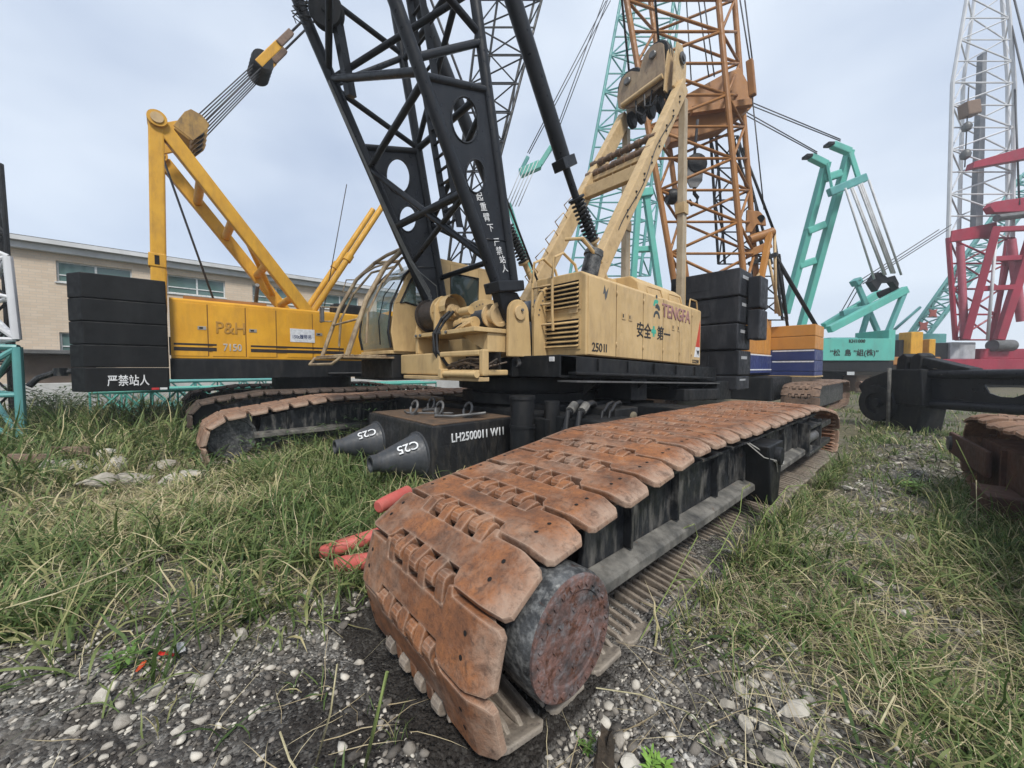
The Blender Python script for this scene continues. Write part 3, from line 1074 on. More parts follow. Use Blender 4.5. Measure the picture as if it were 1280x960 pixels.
# under-deck beams behind the near track
upper(MB().box((-4.3, 5.4, 1.02), (-3.15, 5.9, 1.36))).build("deck_beam", M_BLACK, deck, 0.015)
upper(MB().box((-4.2, 6.9, 0.98), (-2.95, 8.6, 1.20))).build("deck_tank", M_BLACK, deck, 0.02)
upper(MB().box((-6.2, 8.6, 0.95), (-3.0, 9.5, 1.36))).build("counterweight_tray", M_BLACK, deck, 0.02)
# black front apron with lamp and horn
upper(MB().prism([(-4.62, 3.735, 1.64), (-3.2, 3.735, 1.66), (-3.2, 3.735, 1.37), (-4.42, 3.735, 1.37)], (0, 0.35, 0))).build("apron", M_BLACK, deck, 0.02)
mb = MB()
mb.lathe((-4.0, 3.73, 1.585), (0, -1, 0), [(0, 0.075), (0.05, 0.075), (0.055, 0.065), (0.045, 0.055), (0.04, 0.0)], 22)
mb.build("work_lamp", paint("lamp_glass", (0.22, 0.22, 0.22), rough=0.15, metal=0.3, dirt=0.2), deck)
mb = MB()
c0 = Vector((-4.32, 3.70, 1.51))
o_ = [(-0.13, -0.11), (0.13, -0.11), (0.13, 0.11), (-0.13, 0.11)]
vs_ = [c0 + Vector((x, -0.16, z)) for x, z in o_] + [c0 + Vector((x * 0.86, -0.155, z * 0.86)) for x, z in o_] + [c0 + Vector((x * 0.22, -0.02, z * 0.22)) for x, z in o_] + [c0 + Vector((x * 0.35, 0.03, z * 0.35)) for x, z in o_]
fs = []
for a, b in ((0, 4), (4, 8)):
    fs += [(a + i, a + (i + 1) % 4, b + (i + 1) % 4, b + i) for i in range(4)]
fs += [(8, 9, 10, 11)] + [(i, 12 + i, 12 + (i + 1) % 4, (i + 1) % 4) for i in range(4)] + [(15, 14, 13, 12)]
mb.add(vs_, fs)
mb.tube(c0 + Vector((0, -0.02, 0)), c0 + Vector((0, -0.07, 0)), 0.025, 10)
mb.build("horn", paint("horn_grey", (0.30, 0.29, 0.26), (0.20, 0.19, 0.17), rough=0.5, dirt=0.3), deck)
upper(MB().box((-3.36, 3.70, 1.57), (-3.29, 3.733, 1.63))).build("sticker", flat("white_sticker", (0.7, 0.7, 0.7)), deck)

# tan front frame with its rope window
FY = 2.86
fr_ = MB()
fr_.box((-5.95, FY, 1.40), (-4.72, FY + 0.75, 1.72))
fr_.box((-4.72, FY, 1.40), (-3.90, FY + 0.60, 1.475))
fr_.box((-3.90, FY, 1.40), (-3.78, FY + 0.10, 1.475))
fr_.box((-4.72, FY, 1.655), (-3.78, FY + 0.06, 1.73))
fr_.box((-4.72, FY + 0.60, 1.475), (-4.30, FY + 0.72, 1.73))
fr_.box((-3.78, FY, 1.40), (-3.70, FY + 0.10, 1.735))
front = fr_.build("front_frame", M_TAN, crane, 0.02)
box("lower_lip", (-5.75, FY - 0.05, 1.33), (-3.72, FY + 0.12, 1.385), M_TAN2, front, 0.01)
box("window_shade_sheet", (-4.715, FY + 0.46, 1.48), (-3.93, FY + 0.495, 1.72), M_HOLE, front, 0)  # solid dark sheet, paints the shade behind the rope window
mb = MB()
for i in range(13):
    x = -4.70 + i * 0.07
    mb.path([(x, FY + 0.12 + 0.02 * (i % 3), 1.49), (x + 0.2 * random.uniform(-1, 1), FY + 0.3, 1.50 + 0.04 * (i % 4)), (x + 0.3 * random.uniform(-1, 1), FY + 0.55, 1.58)], 0.012, 6)
mb.path([(-4.66, FY + 0.1, 1.52), (-4.25, FY + 0.14, 1.57), (-3.84, FY + 0.1, 1.51)], 0.018, 6)
mb.path([(-4.66, FY + 0.16, 1.56), (-4.25, FY + 0.2, 1.63), (-3.84, FY + 0.16, 1.60)], 0.016, 6)
mb.build("stored_rope", paint("greasy_rope", (0.12, 0.085, 0.06), (0.05, 0.04, 0.03), rough=0.5, scale=9), front)
MB().tube((-4.45, FY - 0.09, 1.42), (-3.70, FY - 0.09, 1.42), 0.042, 14).build("swing_cylinder", M_TAN, front)
box("cylinder_lug", (-4.52, FY - 0.15, 1.36), (-4.44, FY - 0.03, 1.49), M_TAN, front, 0.01)
# shelf and gussets that carry the front winch
mb = MB()
mb.box((-5.60, FY + 0.06, 1.98), (-3.95, FY + 0.70, 2.04))
mb.box((-5.58, FY + 0.08, 1.73), (-5.50, FY + 0.66, 1.98))
mb.box((-4.08, FY + 0.30, 1.72), (-3.98, FY + 0.70, 1.98))
mb.prism([(-4.62, FY + 0.32, 1.98), (-4.08, FY + 0.32, 1.98), (-4.08, FY + 0.32, 1.74)], (0, 0.05, 0))
mb.build("winch_shelf", M_TAN, front, 0.008)
for x in (-5.5, -5.36, -4.78, -4.62):
    MB().tube((x, FY + 0.055, 2.01), (x, FY + 0.035, 2.01), 0.022, 8).build("shelf_bolt", M_STEEL, front)
# winch: drum, flanges, gearbox
wy, wz = FY + 0.36, 2.36
wn = MB().lathe((-5.62, wy, wz), (1, 0, 0), [(0, 0.27), (0.03, 0.27), (0.03, 0.22), (0.05, 0.235), (0.10, 0.225), (0.12, 0.24), (0.17, 0.23), (0.20, 0.24), (0.25, 0.23), (0.30, 0.24), (0.33, 0.23), (0.38, 0.24), (0.43, 0.23), (0.48, 0.235)], 30).build("winch_drum", paint("rope_drum", (0.055, 0.040, 0.032), (0.03, 0.024, 0.02), rough=0.6, dirt=0.5, dirt_c=(0.12, 0.08, 0.05), scale=20, streak=False), crane)
mb = MB().lathe((-5.14, wy, wz), (1, 0, 0), [(0, 0.265), (0.03, 0.265), (0.03, 0.20), (0.05, 0.19)], 30)
bolts(mb, (-5.11, wy, wz), (1, 0, 0), 0.235, 12, 0.014, 0.012)
mb.build("drum_flange", M_TAN, wn)
mb = MB()
mb.prism([(-5.06, wy - 0.25, 2.04), (-5.06, wy + 0.25, 2.04), (-5.06, wy + 0.25, 2.40), (-5.06, wy + 0.13, 2.60), (-5.06, wy - 0.13, 2.60), (-5.06, wy - 0.25, 2.45)], (0.05, 0, 0))
mb.build("winch_side_plate", M_TAN, wn, 0.006)
mb = MB()
mb.prism([(-5.66, wy - 0.25, 2.04), (-5.66, wy + 0.25, 2.04), (-5.66, wy + 0.16, 2.55), (-5.66, wy - 0.16, 2.55)], (0.03, 0, 0))
mb.build("winch_side_plate", M_TAN, wn, 0.006)
mb = MB()
hood = [(-4.96, wy + 0.20 * math.cos(a), 2.42 + 0.20 * math.sin(a)) for a in [R(-20) + i * R(220) / 10 for i in range(11)]]
for i in range(10):
    a_, b_ = Vector(hood[i]), Vector(hood[i + 1])
    mb.add([a_ - Vector((0.05, 0, 0)), b_ - Vector((0.05, 0, 0)), b_ + Vector((0.14, 0, 0)), a_ + Vector((0.14, 0, 0))], [(0, 1, 2, 3)])
mb.build("motor_hood", M_TAN, wn)
mb = MB().lathe((-5.02, wy, wz), (1, 0, 0), [(0, 0.12), (0.12, 0.12), (0.13, 0.09), (0.22, 0.085), (0.22, 0.05), (0.27, 0.05)], 20)
mb.build("winch_motor", M_TAN2, wn)
mb = MB()
mb.path([(-4.84, wy - 0.10, 2.34), (-4.84, wy - 0.24, 2.22), (-4.83, FY - 0.02, 2.0), (-4.81, FY - 0.03, 1.75), (-4.77, FY + 0.08, 1.55), (-4.6, FY + 0.3, 1.5)], 0.028, 8)
mb.path([(-4.77, wy - 0.08, 2.34), (-4.78, wy - 0.22, 2.2), (-4.77, FY, 2.0), (-4.76, FY - 0.01, 1.75), (-4.66, FY + 0.1, 1.53)], 0.024, 8)
mb.build("hose", M_RUBBER, wn)
mb = MB()
mb.tube((-4.86, wy + 0.05, 2.16), (-4.40, wy + 0.05, 2.16), 0.085, 18)
mb.tube((-4.72, wy + 0.05, 2.16), (-4.66, wy + 0.05, 2.16), 0.105, 18)
mb.tube((-4.72, wy + 0.02, 2.34), (-4.46, wy + 0.02, 2.34), 0.06, 14)
mb.box((-4.95, wy - 0.02, 2.05), (-4.35, wy + 0.16, 2.10))
mb.build("pilot_motor", M_TAN, wn)
mb = MB().lathe((-4.26, wy + 0.22, 2.25), (1, 0, 0), [(0, 0.05), (0, 0.17), (0.03, 0.17), (0.03, 0.11), (0.18, 0.11), (0.18, 0.17), (0.21, 0.17), (0.21, 0.12), (0.19, 0.11), (0.19, 0.04)], 26)
mb.build("tagline_drum", M_TAN2, wn)
for i in range(3):
    mb = MB()
    mb.path([(-4.86 + i * 0.12, wy - 0.02, 2.10), (-4.8 + i * 0.1, wy - 0.12, 2.05), (-4.7 + i * 0.1, wy - 0.10, 2.10), (-4.6 + i * 0.1, wy, 2.18)], 0.014, 6)
    mb.build("small_pipe", M_TAN2 if i else M_RUBBER, wn)

# boom foot lugs
for cx in (-4.14, -5.86):
    mb = MB()
    for dx in (-0.16, 0.24):
        yc, zc = 3.64, 2.27
        arc = [(cx + dx - 0.03, yc + 0.19 * math.cos(a), zc + 0.19 * math.sin(a)) for a in [R(-5) + i * R(190) / 12 for i in range(13)]]
        mb.prism([(cx + dx - 0.03, yc + 0.24, 1.66)] + [(cx + dx - 0.03, yc + 0.22, 2.0)] + arc + [(cx + dx - 0.03, yc - 0.20, 1.66)], (0.06, 0, 0))
    lug = mb.build("boom_foot_lug", M_TAN, crane, 0.012)
    mb = MB().tube((cx - 0.22, yc, zc), (cx + 0.29, yc, zc), 0.085, 22)
    mb.tube((cx + 0.26, yc, zc), (cx + 0.30, yc, zc), 0.10, 22)
    mb.build("foot_pin", M_TAN2, lug, 0.006)
    mb = MB().tube((cx + 0.29, yc + 0.02, zc + 0.04), (cx + 0.325, yc + 0.02, zc + 0.04), 0.02, 10)
    mb.build("grease_nipple", M_STEEL, lug)
# big tan side plates of the deck
for x in (-3.98, -5.86):
    mb = MB()
    arc = [(x, 4.62 + 0.62 * math.cos(a), 2.22 + 0.62 * math.sin(a)) for a in [R(175) - i * R(95) / 10 for i in range(11)]]
    mb.prism([(x, 4.0, 1.66)] + arc + [(x, 7.9, 2.72), (x, 8.9, 2.3), (x, 8.9, 1.60)], (0.05, 0, 0))
    sp = mb.build("side_plate", M_TAN, crane, 0.008)
    for i in range(9):
        a = R(172) - i * R(8.5)
        p = (x + 0.045, 4.62 + 0.53 * math.cos(a), 2.22 + 0.53 * math.sin(a))
        MB().tube(p, (p[0] + 0.012, p[1], p[2]), 0.014, 6).build("plate_bolt", M_STEEL, sp)
MB().tube((-5.8, 4.35, 2.42), (-3.95, 4.35, 2.42), 0.17, 20).build("deck_cross_tube", paint("grey_tube", (0.10, 0.11, 0.13), rough=0.5), crane)

# ---- engine house, right-hand side
HX, HY0, HY1, HZ0, HZ1 = -3.20, 4.28, 8.2, 1.68, 2.86
mb = MB()
sec = [(HX, HZ0), (HX, HZ1 - 0.06), (HX - 0.10, HZ1), (-4.16, HZ1 + 0.02), (-4.16, HZ0)]
mb.prism([(x, HY0, z) for x, z in sec], (0, HY1 - HY0, 0))
house = upper(mb).build("engine_house", M_TAN, crane, 0.025, 3)
# side doors (slightly proud) with handles
edges = [4.31, 5.02, 5.82, 6.52, 7.18, 7.72, 8.17]
for i in range(len(edges) - 1):
    d_ = upper(MB().box((HX - 0.005, edges[i] + 0.010, HZ0 + 0.015), (HX + 0.010, edges[i + 1] - 0.010, HZ1 - 0.075))).build("side_door", M_TAN, house, 0.006)
for y in edges[1:-1]:
    for zz in (1.85, 2.62):
        upper(MB().tube((HX + 0.014, y, zz), (HX + 0.014, y, zz + 0.07), 0.009, 8)).build("hinge", M_TAN2, house)
M_GAP = flat("seam_shade", (0.10, 0.065, 0.03), 0.8)  # dark brown strips paint the shade in the gaps between doors
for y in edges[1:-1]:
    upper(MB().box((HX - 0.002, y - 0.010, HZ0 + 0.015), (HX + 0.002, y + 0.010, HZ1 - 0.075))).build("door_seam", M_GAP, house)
for y in (5.17, 5.36, 6.86, 7.08):
    dh = upper(MB().box((HX + 0.010, y, 2.28), (HX + 0.020, y + 0.10, 2.38))).build("door_latch", M_TAN2, house, 0.003)
    upper(MB().box((HX + 0.0205, y + 0.01, 2.31), (HX + 0.024, y + 0.035, 2.36))).build("latch_key", M_LETTERK, dh)
# louvred front of the house
lx0, lx1 = -4.08, -3.32
for z0, z1, nl in ((2.36, 2.74, 6), (1.80, 2.20, 6)):
    fr2 = MB()
    fr2.box((lx0 - 0.03, HY0 - 0.012, z0 - 0.03), (lx1 + 0.03, HY0 - 0.002, z0))
    fr2.box((lx0 - 0.03, HY0 - 0.012, z1), (lx1 + 0.03, HY0 - 0.002, z1 + 0.03))
    fr2.box((lx0 - 0.03, HY0 - 0.012, z0), (lx0, HY0 - 0.002, z1))
    fr2.box((lx1, HY0 - 0.012, z0), (lx1 + 0.03, HY0 - 0.002, z1))
    fo = fr2.build("louvre_frame", M_TAN, house)
    box("louvre_shade_sheet", (lx0, HY0 - 0.008, z0), (lx1, HY0 - 0.003, z1), M_HOLE, fo, 0)  # flat dark backing, paints the shade between the slats
    st = (z1 - z0) / nl
    for i in range(nl):
        z = z0 + i * st
        MB().prism([(lx0, HY0 - 0.006, z + st * 0.42), (lx0, HY0 - 0.045, z), (lx0, HY0 - 0.05, z + 0.012), (lx0, HY0 - 0.006, z + st * 0.62)], (lx1 - lx0, 0, 0)).build("louvre_slat", M_TAN, fo)
box("access_hatch", (-3.50, HY0 - 0.016, 2.28), (-3.34, HY0 - 0.004, 2.40), M_TAN2, house, 0.004)
mb = MB()
for x in (-4.13, -3.72):
    mb.path([(x, HY0 - 0.10, 2.05), (x, HY0 - 0.12, 2.3), (x, HY0 - 0.12, 2.8), (x, HY0 - 0.08, 3.12), (x, HY0 + 0.12, 3.22), (x, HY0 + 0.4, 3.10), (x, HY0 + 0.5, 2.9)], 0.022, 8)
mb.build("hand_rail", M_TAN, house)
for z in (2.15, 2.45, 2.72):
    MB().tube((-4.13, HY0 - 0.12, z), (-3.72, HY0 - 0.12, z), 0.016, 8).build("ladder_rung", M_TAN2, house)
# raised hood on the roof
mb = MB()
sec = [(HX - 0.22, 0), (HX - 0.26, 0.22), (HX - 0.40, 0.34), (-4.1, 0.36), (-4.1, 0)]
mb.prism([(x, 6.10, HZ1 + z) for x, z in sec], (0, 1.75, 0))
hd = upper(mb).build("exhaust_hood", M_TAN, house, 0.03, 3)
for y in (6.15, 6.95):
    mb = MB().path([(HX - 0.10, y, HZ1), (HX - 0.12, y + 0.02, HZ1 + 0.12), (HX - 0.12, y + 0.5, HZ1 + 0.13), (HX - 0.10, y + 0.55, HZ1)], 0.013, 6)
    upper(mb).build("grab_rail", M_TAN, house)
mb = MB().path([(HX - 0.06, 7.75, HZ1 - 0.03), (HX - 0.06, 7.8, HZ1 + 0.14), (HX - 0.06, 8.1, HZ1 + 0.14), (HX - 0.06, 8.15, HZ1 - 0.03)], 0.015, 6)
upper(mb).build("grab_rail", M_TAN, house)
# lettering of the house side
def side_text(body, size, y, z, mat, bold=0.004, sq=1.0, fit=None):
    zz = z - SL * (y - 4.28)
    return text("lettering", body, size, (HX + 0.0125, y, zz), (0, 1, -SL), (0, SL, 1), mat, house, bold, 0.002, squeeze=sq, fit=fit)


M_PURP = flat("faded_purple_lettering", (0.33, 0.17, 0.165))
M_GREEN = flat("green_lettering", (0.06, 0.42, 0.30))
side_text("TENGFA", 0.335, 6.46, 2.485, M_PURP, 0.008, fit=1.17)
side_text("250", 0.175, 4.40, 1.745, M_LETTERK, 0.004, fit=0.25)
for yy in (4.69, 4.745):
    upper(MB().box((HX + 0.0105, yy, 1.745), (HX + 0.014, yy + 0.026, 1.865))).build("lettering", M_LETTERK, house)
side_text("安全", 0.265, 5.60, 2.075, M_LETTERK, 0.005, fit=0.47)
side_text("第一", 0.255, 6.29, 2.085, M_LETTERK, 0.005, fit=0.49)
mb = MB()
mb.box((HX + 0.0105, 6.145, 2.10), (HX + 0.014, 6.205, 2.28))
mb.box((HX + 0.0105, 6.095, 2.155), (HX + 0.0137, 6.255, 2.225))
upper(mb).build("green_cross", M_GREEN, house)
# running-figure emblem: round head, green shoulders, dark arms and arched legs
def emblem_piece(pts, mat, d=0.002):
    if abs(pts[0][0] - ecy) < 0.4:
        pts = [(ecy + (y - ecy) * 0.68, ecz + (z - ecz) * 0.68) for y, z in pts]
    upper(MB().prism([(HX + 0.0105, y, z) for y, z in pts], (d, 0, 0))).build("emblem", mat, house)


M_SLATE = flat("slate_lettering", (0.045, 0.055, 0.06))
ecy, ecz = 6.26, 2.66
emblem_piece([(ecy - 0.17, ecz - 0.04), (ecy - 0.12, ecz + 0.09), (ecy - 0.02, ecz + 0.13), (ecy + 0.10, ecz + 0.11), (ecy + 0.06, ecz + 0.03), (ecy - 0.06, ecz + 0.02), (ecy - 0.10, ecz - 0.06)], M_GREEN)
emblem_piece([(ecy - 0.05, ecz - 0.02), (ecy + 0.05, ecz + 0.03), (ecy + 0.16, ecz - 0.03), (ecy + 0.20, ecz - 0.12), (ecy + 0.12, ecz - 0.14), (ecy + 0.03, ecz - 0.09), (ecy - 0.06, ecz - 0.10)], M_SLATE)
arch = [(ecy + 0.02 + 0.17 * math.cos(a), ecz - 0.34 + 0.19 * math.sin(a)) for a in [i * math.pi / 10 for i in range(11)]] + [(ecy + 0.02 + 0.10 * math.cos(a), ecz - 0.33 + 0.10 * math.sin(a)) for a in [math.pi - i * math.pi / 10 for i in range(11)]]
emblem_piece(arch, M_SLATE)
emblem_piece([(ecy + 0.0 + 0.045 * math.cos(a), ecz + 0.20 + 0.05 * math.sin(a)) for a in [i * math.pi / 6 for i in range(12)]], M_SLATE)
emblem_piece([(4.66, 2.58), (4.70, 2.72), (4.74, 2.62), (4.80, 2.70), (4.76, 2.55), (4.72, 2.50), (4.70, 2.60)], M_STEEL)
# warning triangle at the tail corner
emblem_piece([(8.13, 2.62), (7.93, 2.05), (8.13, 2.05)], flat("warning_red", (0.55, 0.06, 0.03)))
emblem_piece([(7.928, 2.045), (7.86, 1.84), (8.13, 1.84), (8.13, 2.045)], M_LETTER)
emblem_piece([(7.97, 1.99), (8.02, 1.88), (8.05, 1.93), (8.09, 1.86), (8.10, 1.99), (8.04, 1.97)], M_LETTERK, 0.003)
side_text("SCX2500", 0.10, 7.78, 1.715, M_LETTERK, 0.002, 0.8)

# left-hand machinery house behind the cab
mb = MB()
mb.box((-6.62, 5.0, 1.68), (-5.92, 8.2, 2.95))
lh = upper(mb).build("machinery_house", M_TAN, crane, 0.025)
upper(MB().box((-6.4, 6.0, 2.95), (-6.0, 7.4, 3.2))).build("roof_box", M_TAN, lh, 0.02)
# centre deck winches between the houses
for y, z in ((5.6, 2.2), (6.9, 2.2)):
    MB().lathe((-5.7, y, z), (1, 0, 0), [(0, 0.45), (0.05, 0.45), (0.05, 0.30), (1.45, 0.30), (1.45, 0.45), (1.5, 0.45)], 28).build("hoist_drum", M_ROPE, crane)
# muffler
mb = MB().tube((-3.95, 5.30, 2.95), (-3.88, 5.42, 3.50), 0.15, 22)
mb.tube((-3.90, 5.39, 3.40), (-3.889, 5.41, 3.46), 0.165, 22)
mu_ = mb.build("muffler", paint("muffler_steel", (0.17, 0.165, 0.155), (0.02, 0.02, 0.02), rough=0.3, metal=0.6, dirt=0.8, dirt_c=(0.02, 0.02, 0.02), scale=5, bump=0.1), crane)
MB().tube((-3.885, 5.41, 3.5), (-4.05, 5.30, 3.72), 0.045, 12).build("tail_pipe", M_STEEL, mu_)

# ---- counterweights, right-hand and left-hand stacks
M_CW = paint("counterweight_black", (0.022, 0.024, 0.029), (0.012, 0.013, 0.016), rough=0.55, dirt=0.5, dirt_c=(0.09, 0.09, 0.095), scale=1.6, bump=0.12, bscale=25, spec=0.25)
for side, x1 in ((1, -2.84), (-1, -6.92)):
    z = 1.00
    hs = (0.34, 0.58, 0.60, 0.60, 0.62)
    for i, h_ in enumerate(hs):
        jx = random.uniform(-0.02, 0.02)
        x0 = x1 - side * (1.55 if i > 0 else 1.3)
        mb = MB().box((x1 + jx, 9.32 + 0.03 * (i % 2), z), (x0 + jx, 10.2, z + h_ - 0.025))
        cwb = mb.build("counterweight_slab", M_CW, crane, 0.035, 3)
        if side > 0:
            MB().box((x1 + jx + 0.002, 9.5, z + h_ * 0.62), (x1 + jx + 0.006, 9.9, z + h_ * 0.74)).build("stencil", flat("stencil_grey", (0.35, 0.36, 0.37)), cwb)
            MB().box((x1 - 1.1, 9.315 + 0.03 * (i % 2), z + h_ * 0.3), (x1 - 0.62, 9.325, z + h_ * 0.8)).build("cast_panel", M_CW, cwb, 0.004)
        z += h_
# outer blocks bolted on beside the stack
for z0, z1 in ((2.15, 2.82), (2.86, 3.56)):
    box("counterweight_slab", (-2.80, 9.75, z0), (-2.55, 10.35, z1), M_CW, crane, 0.03)
box("counterweight_slab", (-4.9, 9.5, 3.05), (-4.42, 10.1, 3.42), M_CW, crane, 0.03)

# ---- operator's cab
CX0, CX1 = -7.38, -6.02            # left, right
prof = [(2.66, 1.78), (2.60, 2.10), (2.68, 2.60), (2.93, 3.12), (3.22, 3.40), (3.60, 3.47), (4.86, 3.44), (4.90, 1.78)]
cabp = MB()
# right side wall with its window openings is built from panels round the glass
def yz(x, pts):
    return [(x, y, z) for y, z in pts]


for x in (CX1, CX0 + 0.03):
    cabp.prism(yz(x, [(2.78, 1.78), (2.73, 2.10), (2.79, 2.58), (3.0, 2.62), (3.68, 2.50), (3.68, 1.78)]), (-0.03, 0, 0))     # lower panel
    cabp.prism(yz(x, [(2.79, 2.58), (3.03, 3.08), (3.28, 3.34), (3.62, 3.41), (3.62, 3.33), (3.33, 3.27), (3.10, 3.02), (2.90, 2.60)]), (-0.03, 0, 0))   # front pillar
    cabp.prism(yz(x, [(3.62, 3.41), (3.90, 3.42), (3.90, 1.78), (3.682, 1.78), (3.682, 2.50), (3.62, 2.51)]), (-0.03, 0, 0))   # middle pillar
    cabp.prism(yz(x, [(3.902, 1.78), (4.90, 1.78), (4.90, 2.45), (3.902, 2.45)]), (-0.03, 0, 0))
    cabp.prism(yz(x, [(4.55, 2.452), (4.90, 2.452), (4.90, 3.44), (4.55, 3.43)]), (-0.03, 0, 0))
    cabp.prism(yz(x, [(3.902, 3.27), (4.548, 3.27), (4.548, 3.43), (3.902, 3.42)]), (-0.03, 0, 0))
cabp.box((CX0 + 0.03, 4.86, 1.78), (CX1 - 0.03, 4.90, 3.44))
cabp.box((CX0 + 0.03, 2.72, 1.74), (CX1 - 0.03, 4.86, 1.80))
cab = cabp.build("cab", M_TAN, crane, 0.012)
mb = MB()
mb.prism([(CX0, 3.50, 3.44), (CX0, 3.62, 3.50), (CX0, 4.92, 3.48), (CX0, 4.92, 3.43), (CX0, 3.50, 3.40)], (CX1 - CX0, 0, 0))
mb.build("cab_roof", M_TAN, cab, 0.02)
# side glass
mb = MB().prism(yz(CX1 - 0.012, [(2.905, 2.605), (3.105, 3.01), (3.335, 3.265), (3.618, 3.328), (3.618, 2.515), (3.0, 2.628)]), (-0.006, 0, 0))
mb.build("side_window", M_GLASS, cab)
mb = MB().prism(yz(CX1 - 0.012, [(3.905, 2.455), (4.545, 2.455), (4.545, 3.265), (3.905, 3.265)]), (-0.006, 0, 0))
mb.build("side_window", M_DARKGLASS, cab)
for pts in ([(2.90, 2.60), (3.10, 3.02), (3.33, 3.275), (3.62, 3.335), (3.62, 2.508), (3.0, 2.622)], [(3.902, 2.452), (4.548, 2.452), (4.548, 3.268), (3.902, 3.268)]):
    mb = MB()
    pp = yz(CX1 + 0.004, pts)
    mb.path(pp + [pp[0], pp[1]], 0.016, 6)
    mb.build("window_seal", M_RUBBER, cab)
# curved windscreen
ws = [(2.755, 1.84), (2.705, 2.10), (2.765, 2.58), (3.01, 3.09), (3.27, 3.36), (3.50, 3.42)]
mb = MB()
vs_ = []
for y, z in ws:
    for x in (CX0 + 0.05, -6.7, CX1 - 0.05):
        vs_.append((x, y - (0.05 if x == -6.7 else 0), z))
fs = [(i * 3 + j, i * 3 + j + 1, i * 3 + j + 4, i * 3 + j + 3) for i in range(len(ws) - 1) for j in range(2)]
mb.add(vs_, fs, True)
mb.build("windscreen", M_GLASS, cab)
for x in (CX0 + 0.04, CX1 - 0.035):
    mb = MB().path([(x, y - 0.012, z) for y, z in ws], 0.022, 8)
    mb.build("screen_seal", M_RUBBER, cab)
# wiper and mirror
MB().path([(-6.3, 2.66, 1.9), (-6.28, 2.63, 2.3), (-6.35, 2.76, 2.75), (-6.3, 2.93, 3.0)], 0.010, 6).build("wiper", M_RUBBER, cab)
# seat and levers inside
mb = MB()
mb.box((-6.95, 3.5, 1.82), (-6.45, 4.0, 2.25))
mb.box((-6.95, 3.95, 2.2), (-6.45, 4.1, 3.0))
mb.build("driver_seat", flat("seat_black", (0.02, 0.02, 0.022)), cab, 0.04)
# catwalk and guard frame in front of the cab
M_GUARD = paint("guard_rail_paint", (0.40, 0.31, 0.19), (0.22, 0.15, 0.09), rough=0.6, dirt=0.8, dirt_c=(0.06, 0.045, 0.035), scale=6, rust=0.3)
gd = MB()
gd.box((-7.4, 1.92, 1.655), (-5.95, 2.75, 1.685))
guard = gd.build("cab_catwalk", M_GUARD, crane, 0.006)
for i in range(6):
    y = 1.95 + i * 0.13
    MB().tube((-7.4, y, 1.70), (-5.95, y, 1.70), 0.016, 6).build("catwalk_bar", M_GUARD, guard)
for x in (-7.35, -6.04):
    mb = MB().path([(x, 2.02, 1.69), (x, 2.16, 2.1), (x, 2.34, 2.6), (x, 2.66, 3.18), (x, 3.02, 3.56), (x, 3.5, 3.68), (x, 3.6, 3.50)], 0.040 if x > -7 else 0.035, 10)
    mb.build("guard_post", M_GUARD, guard)
    mb = MB().path([(x, 2.32, 1.9), (x, 2.36, 2.4), (x, 2.60, 2.9), (x, 2.95, 3.36), (x, 3.45, 3.57)], 0.022, 8)
    mb.build("guard_post", M_GUARD, guard)
MB().path([(-7.35, 3.0, 3.55), (-6.7, 2.98, 3.56), (-6.04, 3.0, 3.55)], 0.03, 8).build("guard_bar", M_GUARD, guard)
MB().path([(-7.35, 2.22, 2.28), (-6.04, 2.22, 2.28)], 0.018, 8).build("guard_bar", M_GUARD, guard)
MB().path([(-7.35, 2.72, 3.25), (-6.6, 2.70, 3.27), (-6.04, 2.72, 3.25)], 0.016, 8).build("guard_bar", M_GUARD, guard)
MB().path([(-7.4, 1.92, 1.68), (-7.3, 1.80, 1.56), (-6.05, 1.80, 1.56), (-5.95, 1.92, 1.68)], 0.022, 8).build("catwalk_rail", M_GUARD, guard)
for x in (-7.35,):
    MB().path([(x, 2.2, 2.35), (x - 0.18, 2.05, 2.36), (x - 0.18, 2.06, 2.62), (x, 2.34, 2.62)], 0.014, 6).build("mirror_arm", M_GUARD, guard)
    MB().box((x - 0.25, 2.06, 2.34), (x - 0.08, 2.10, 2.60)).build("mirror", M_STEEL, guard, 0.01)
    MB().path([(x, 2.5, 2.9), (x - 0.15, 2.45, 2.95), (x - 0.15, 2.52, 3.18), (x, 2.68, 3.18)], 0.012, 6).build("mirror_arm", M_GUARD, guard)
box("cab_base", (-7.35, 2.72, 1.32), (-5.98, 4.9, 1.72), M_BLACK, crane, 0.02)

# ---- black boom, base section
BR, BL = -4.02, -5.90
def fy(z):
    return 3.15 - 0.505 * (z - 3.05)


def ry(z):
    return 3.58 - 0.19 * (z - 3.17)


ZT = 7.3
ax = Vector((0, -0.345, 1.0))
boom_m = MB()
tops = {}
for x in (BR, BL):
    f0, f1 = (x, fy(2.62), 2.62), (x, fy(ZT), ZT)
    r0, r1 = (x, ry(2.62), 2.62), (x, ry(ZT + 0.3), ZT + 0.3)
    boom_m.tube(f0, f1, 0.078, 18)
    boom_m.tube(r0, r1, 0.072, 18)
    f2 = tuple(Vector(f1) + ax * 6.5)
    r2 = tuple(Vector(r1) + ax * 6.5)
    boom_m.tube(f1, f2, 0.075, 14)
    boom_m.tube(r1, r2, 0.070, 14)
    tops[x] = (f1, r1, f2, r2)
boom = boom_m.build("boom", M_BOOM, crane)


def br(p, q, r=0.042):
    MB().tube(p, q, r, 12).build("brace", M_BOOM, boom)


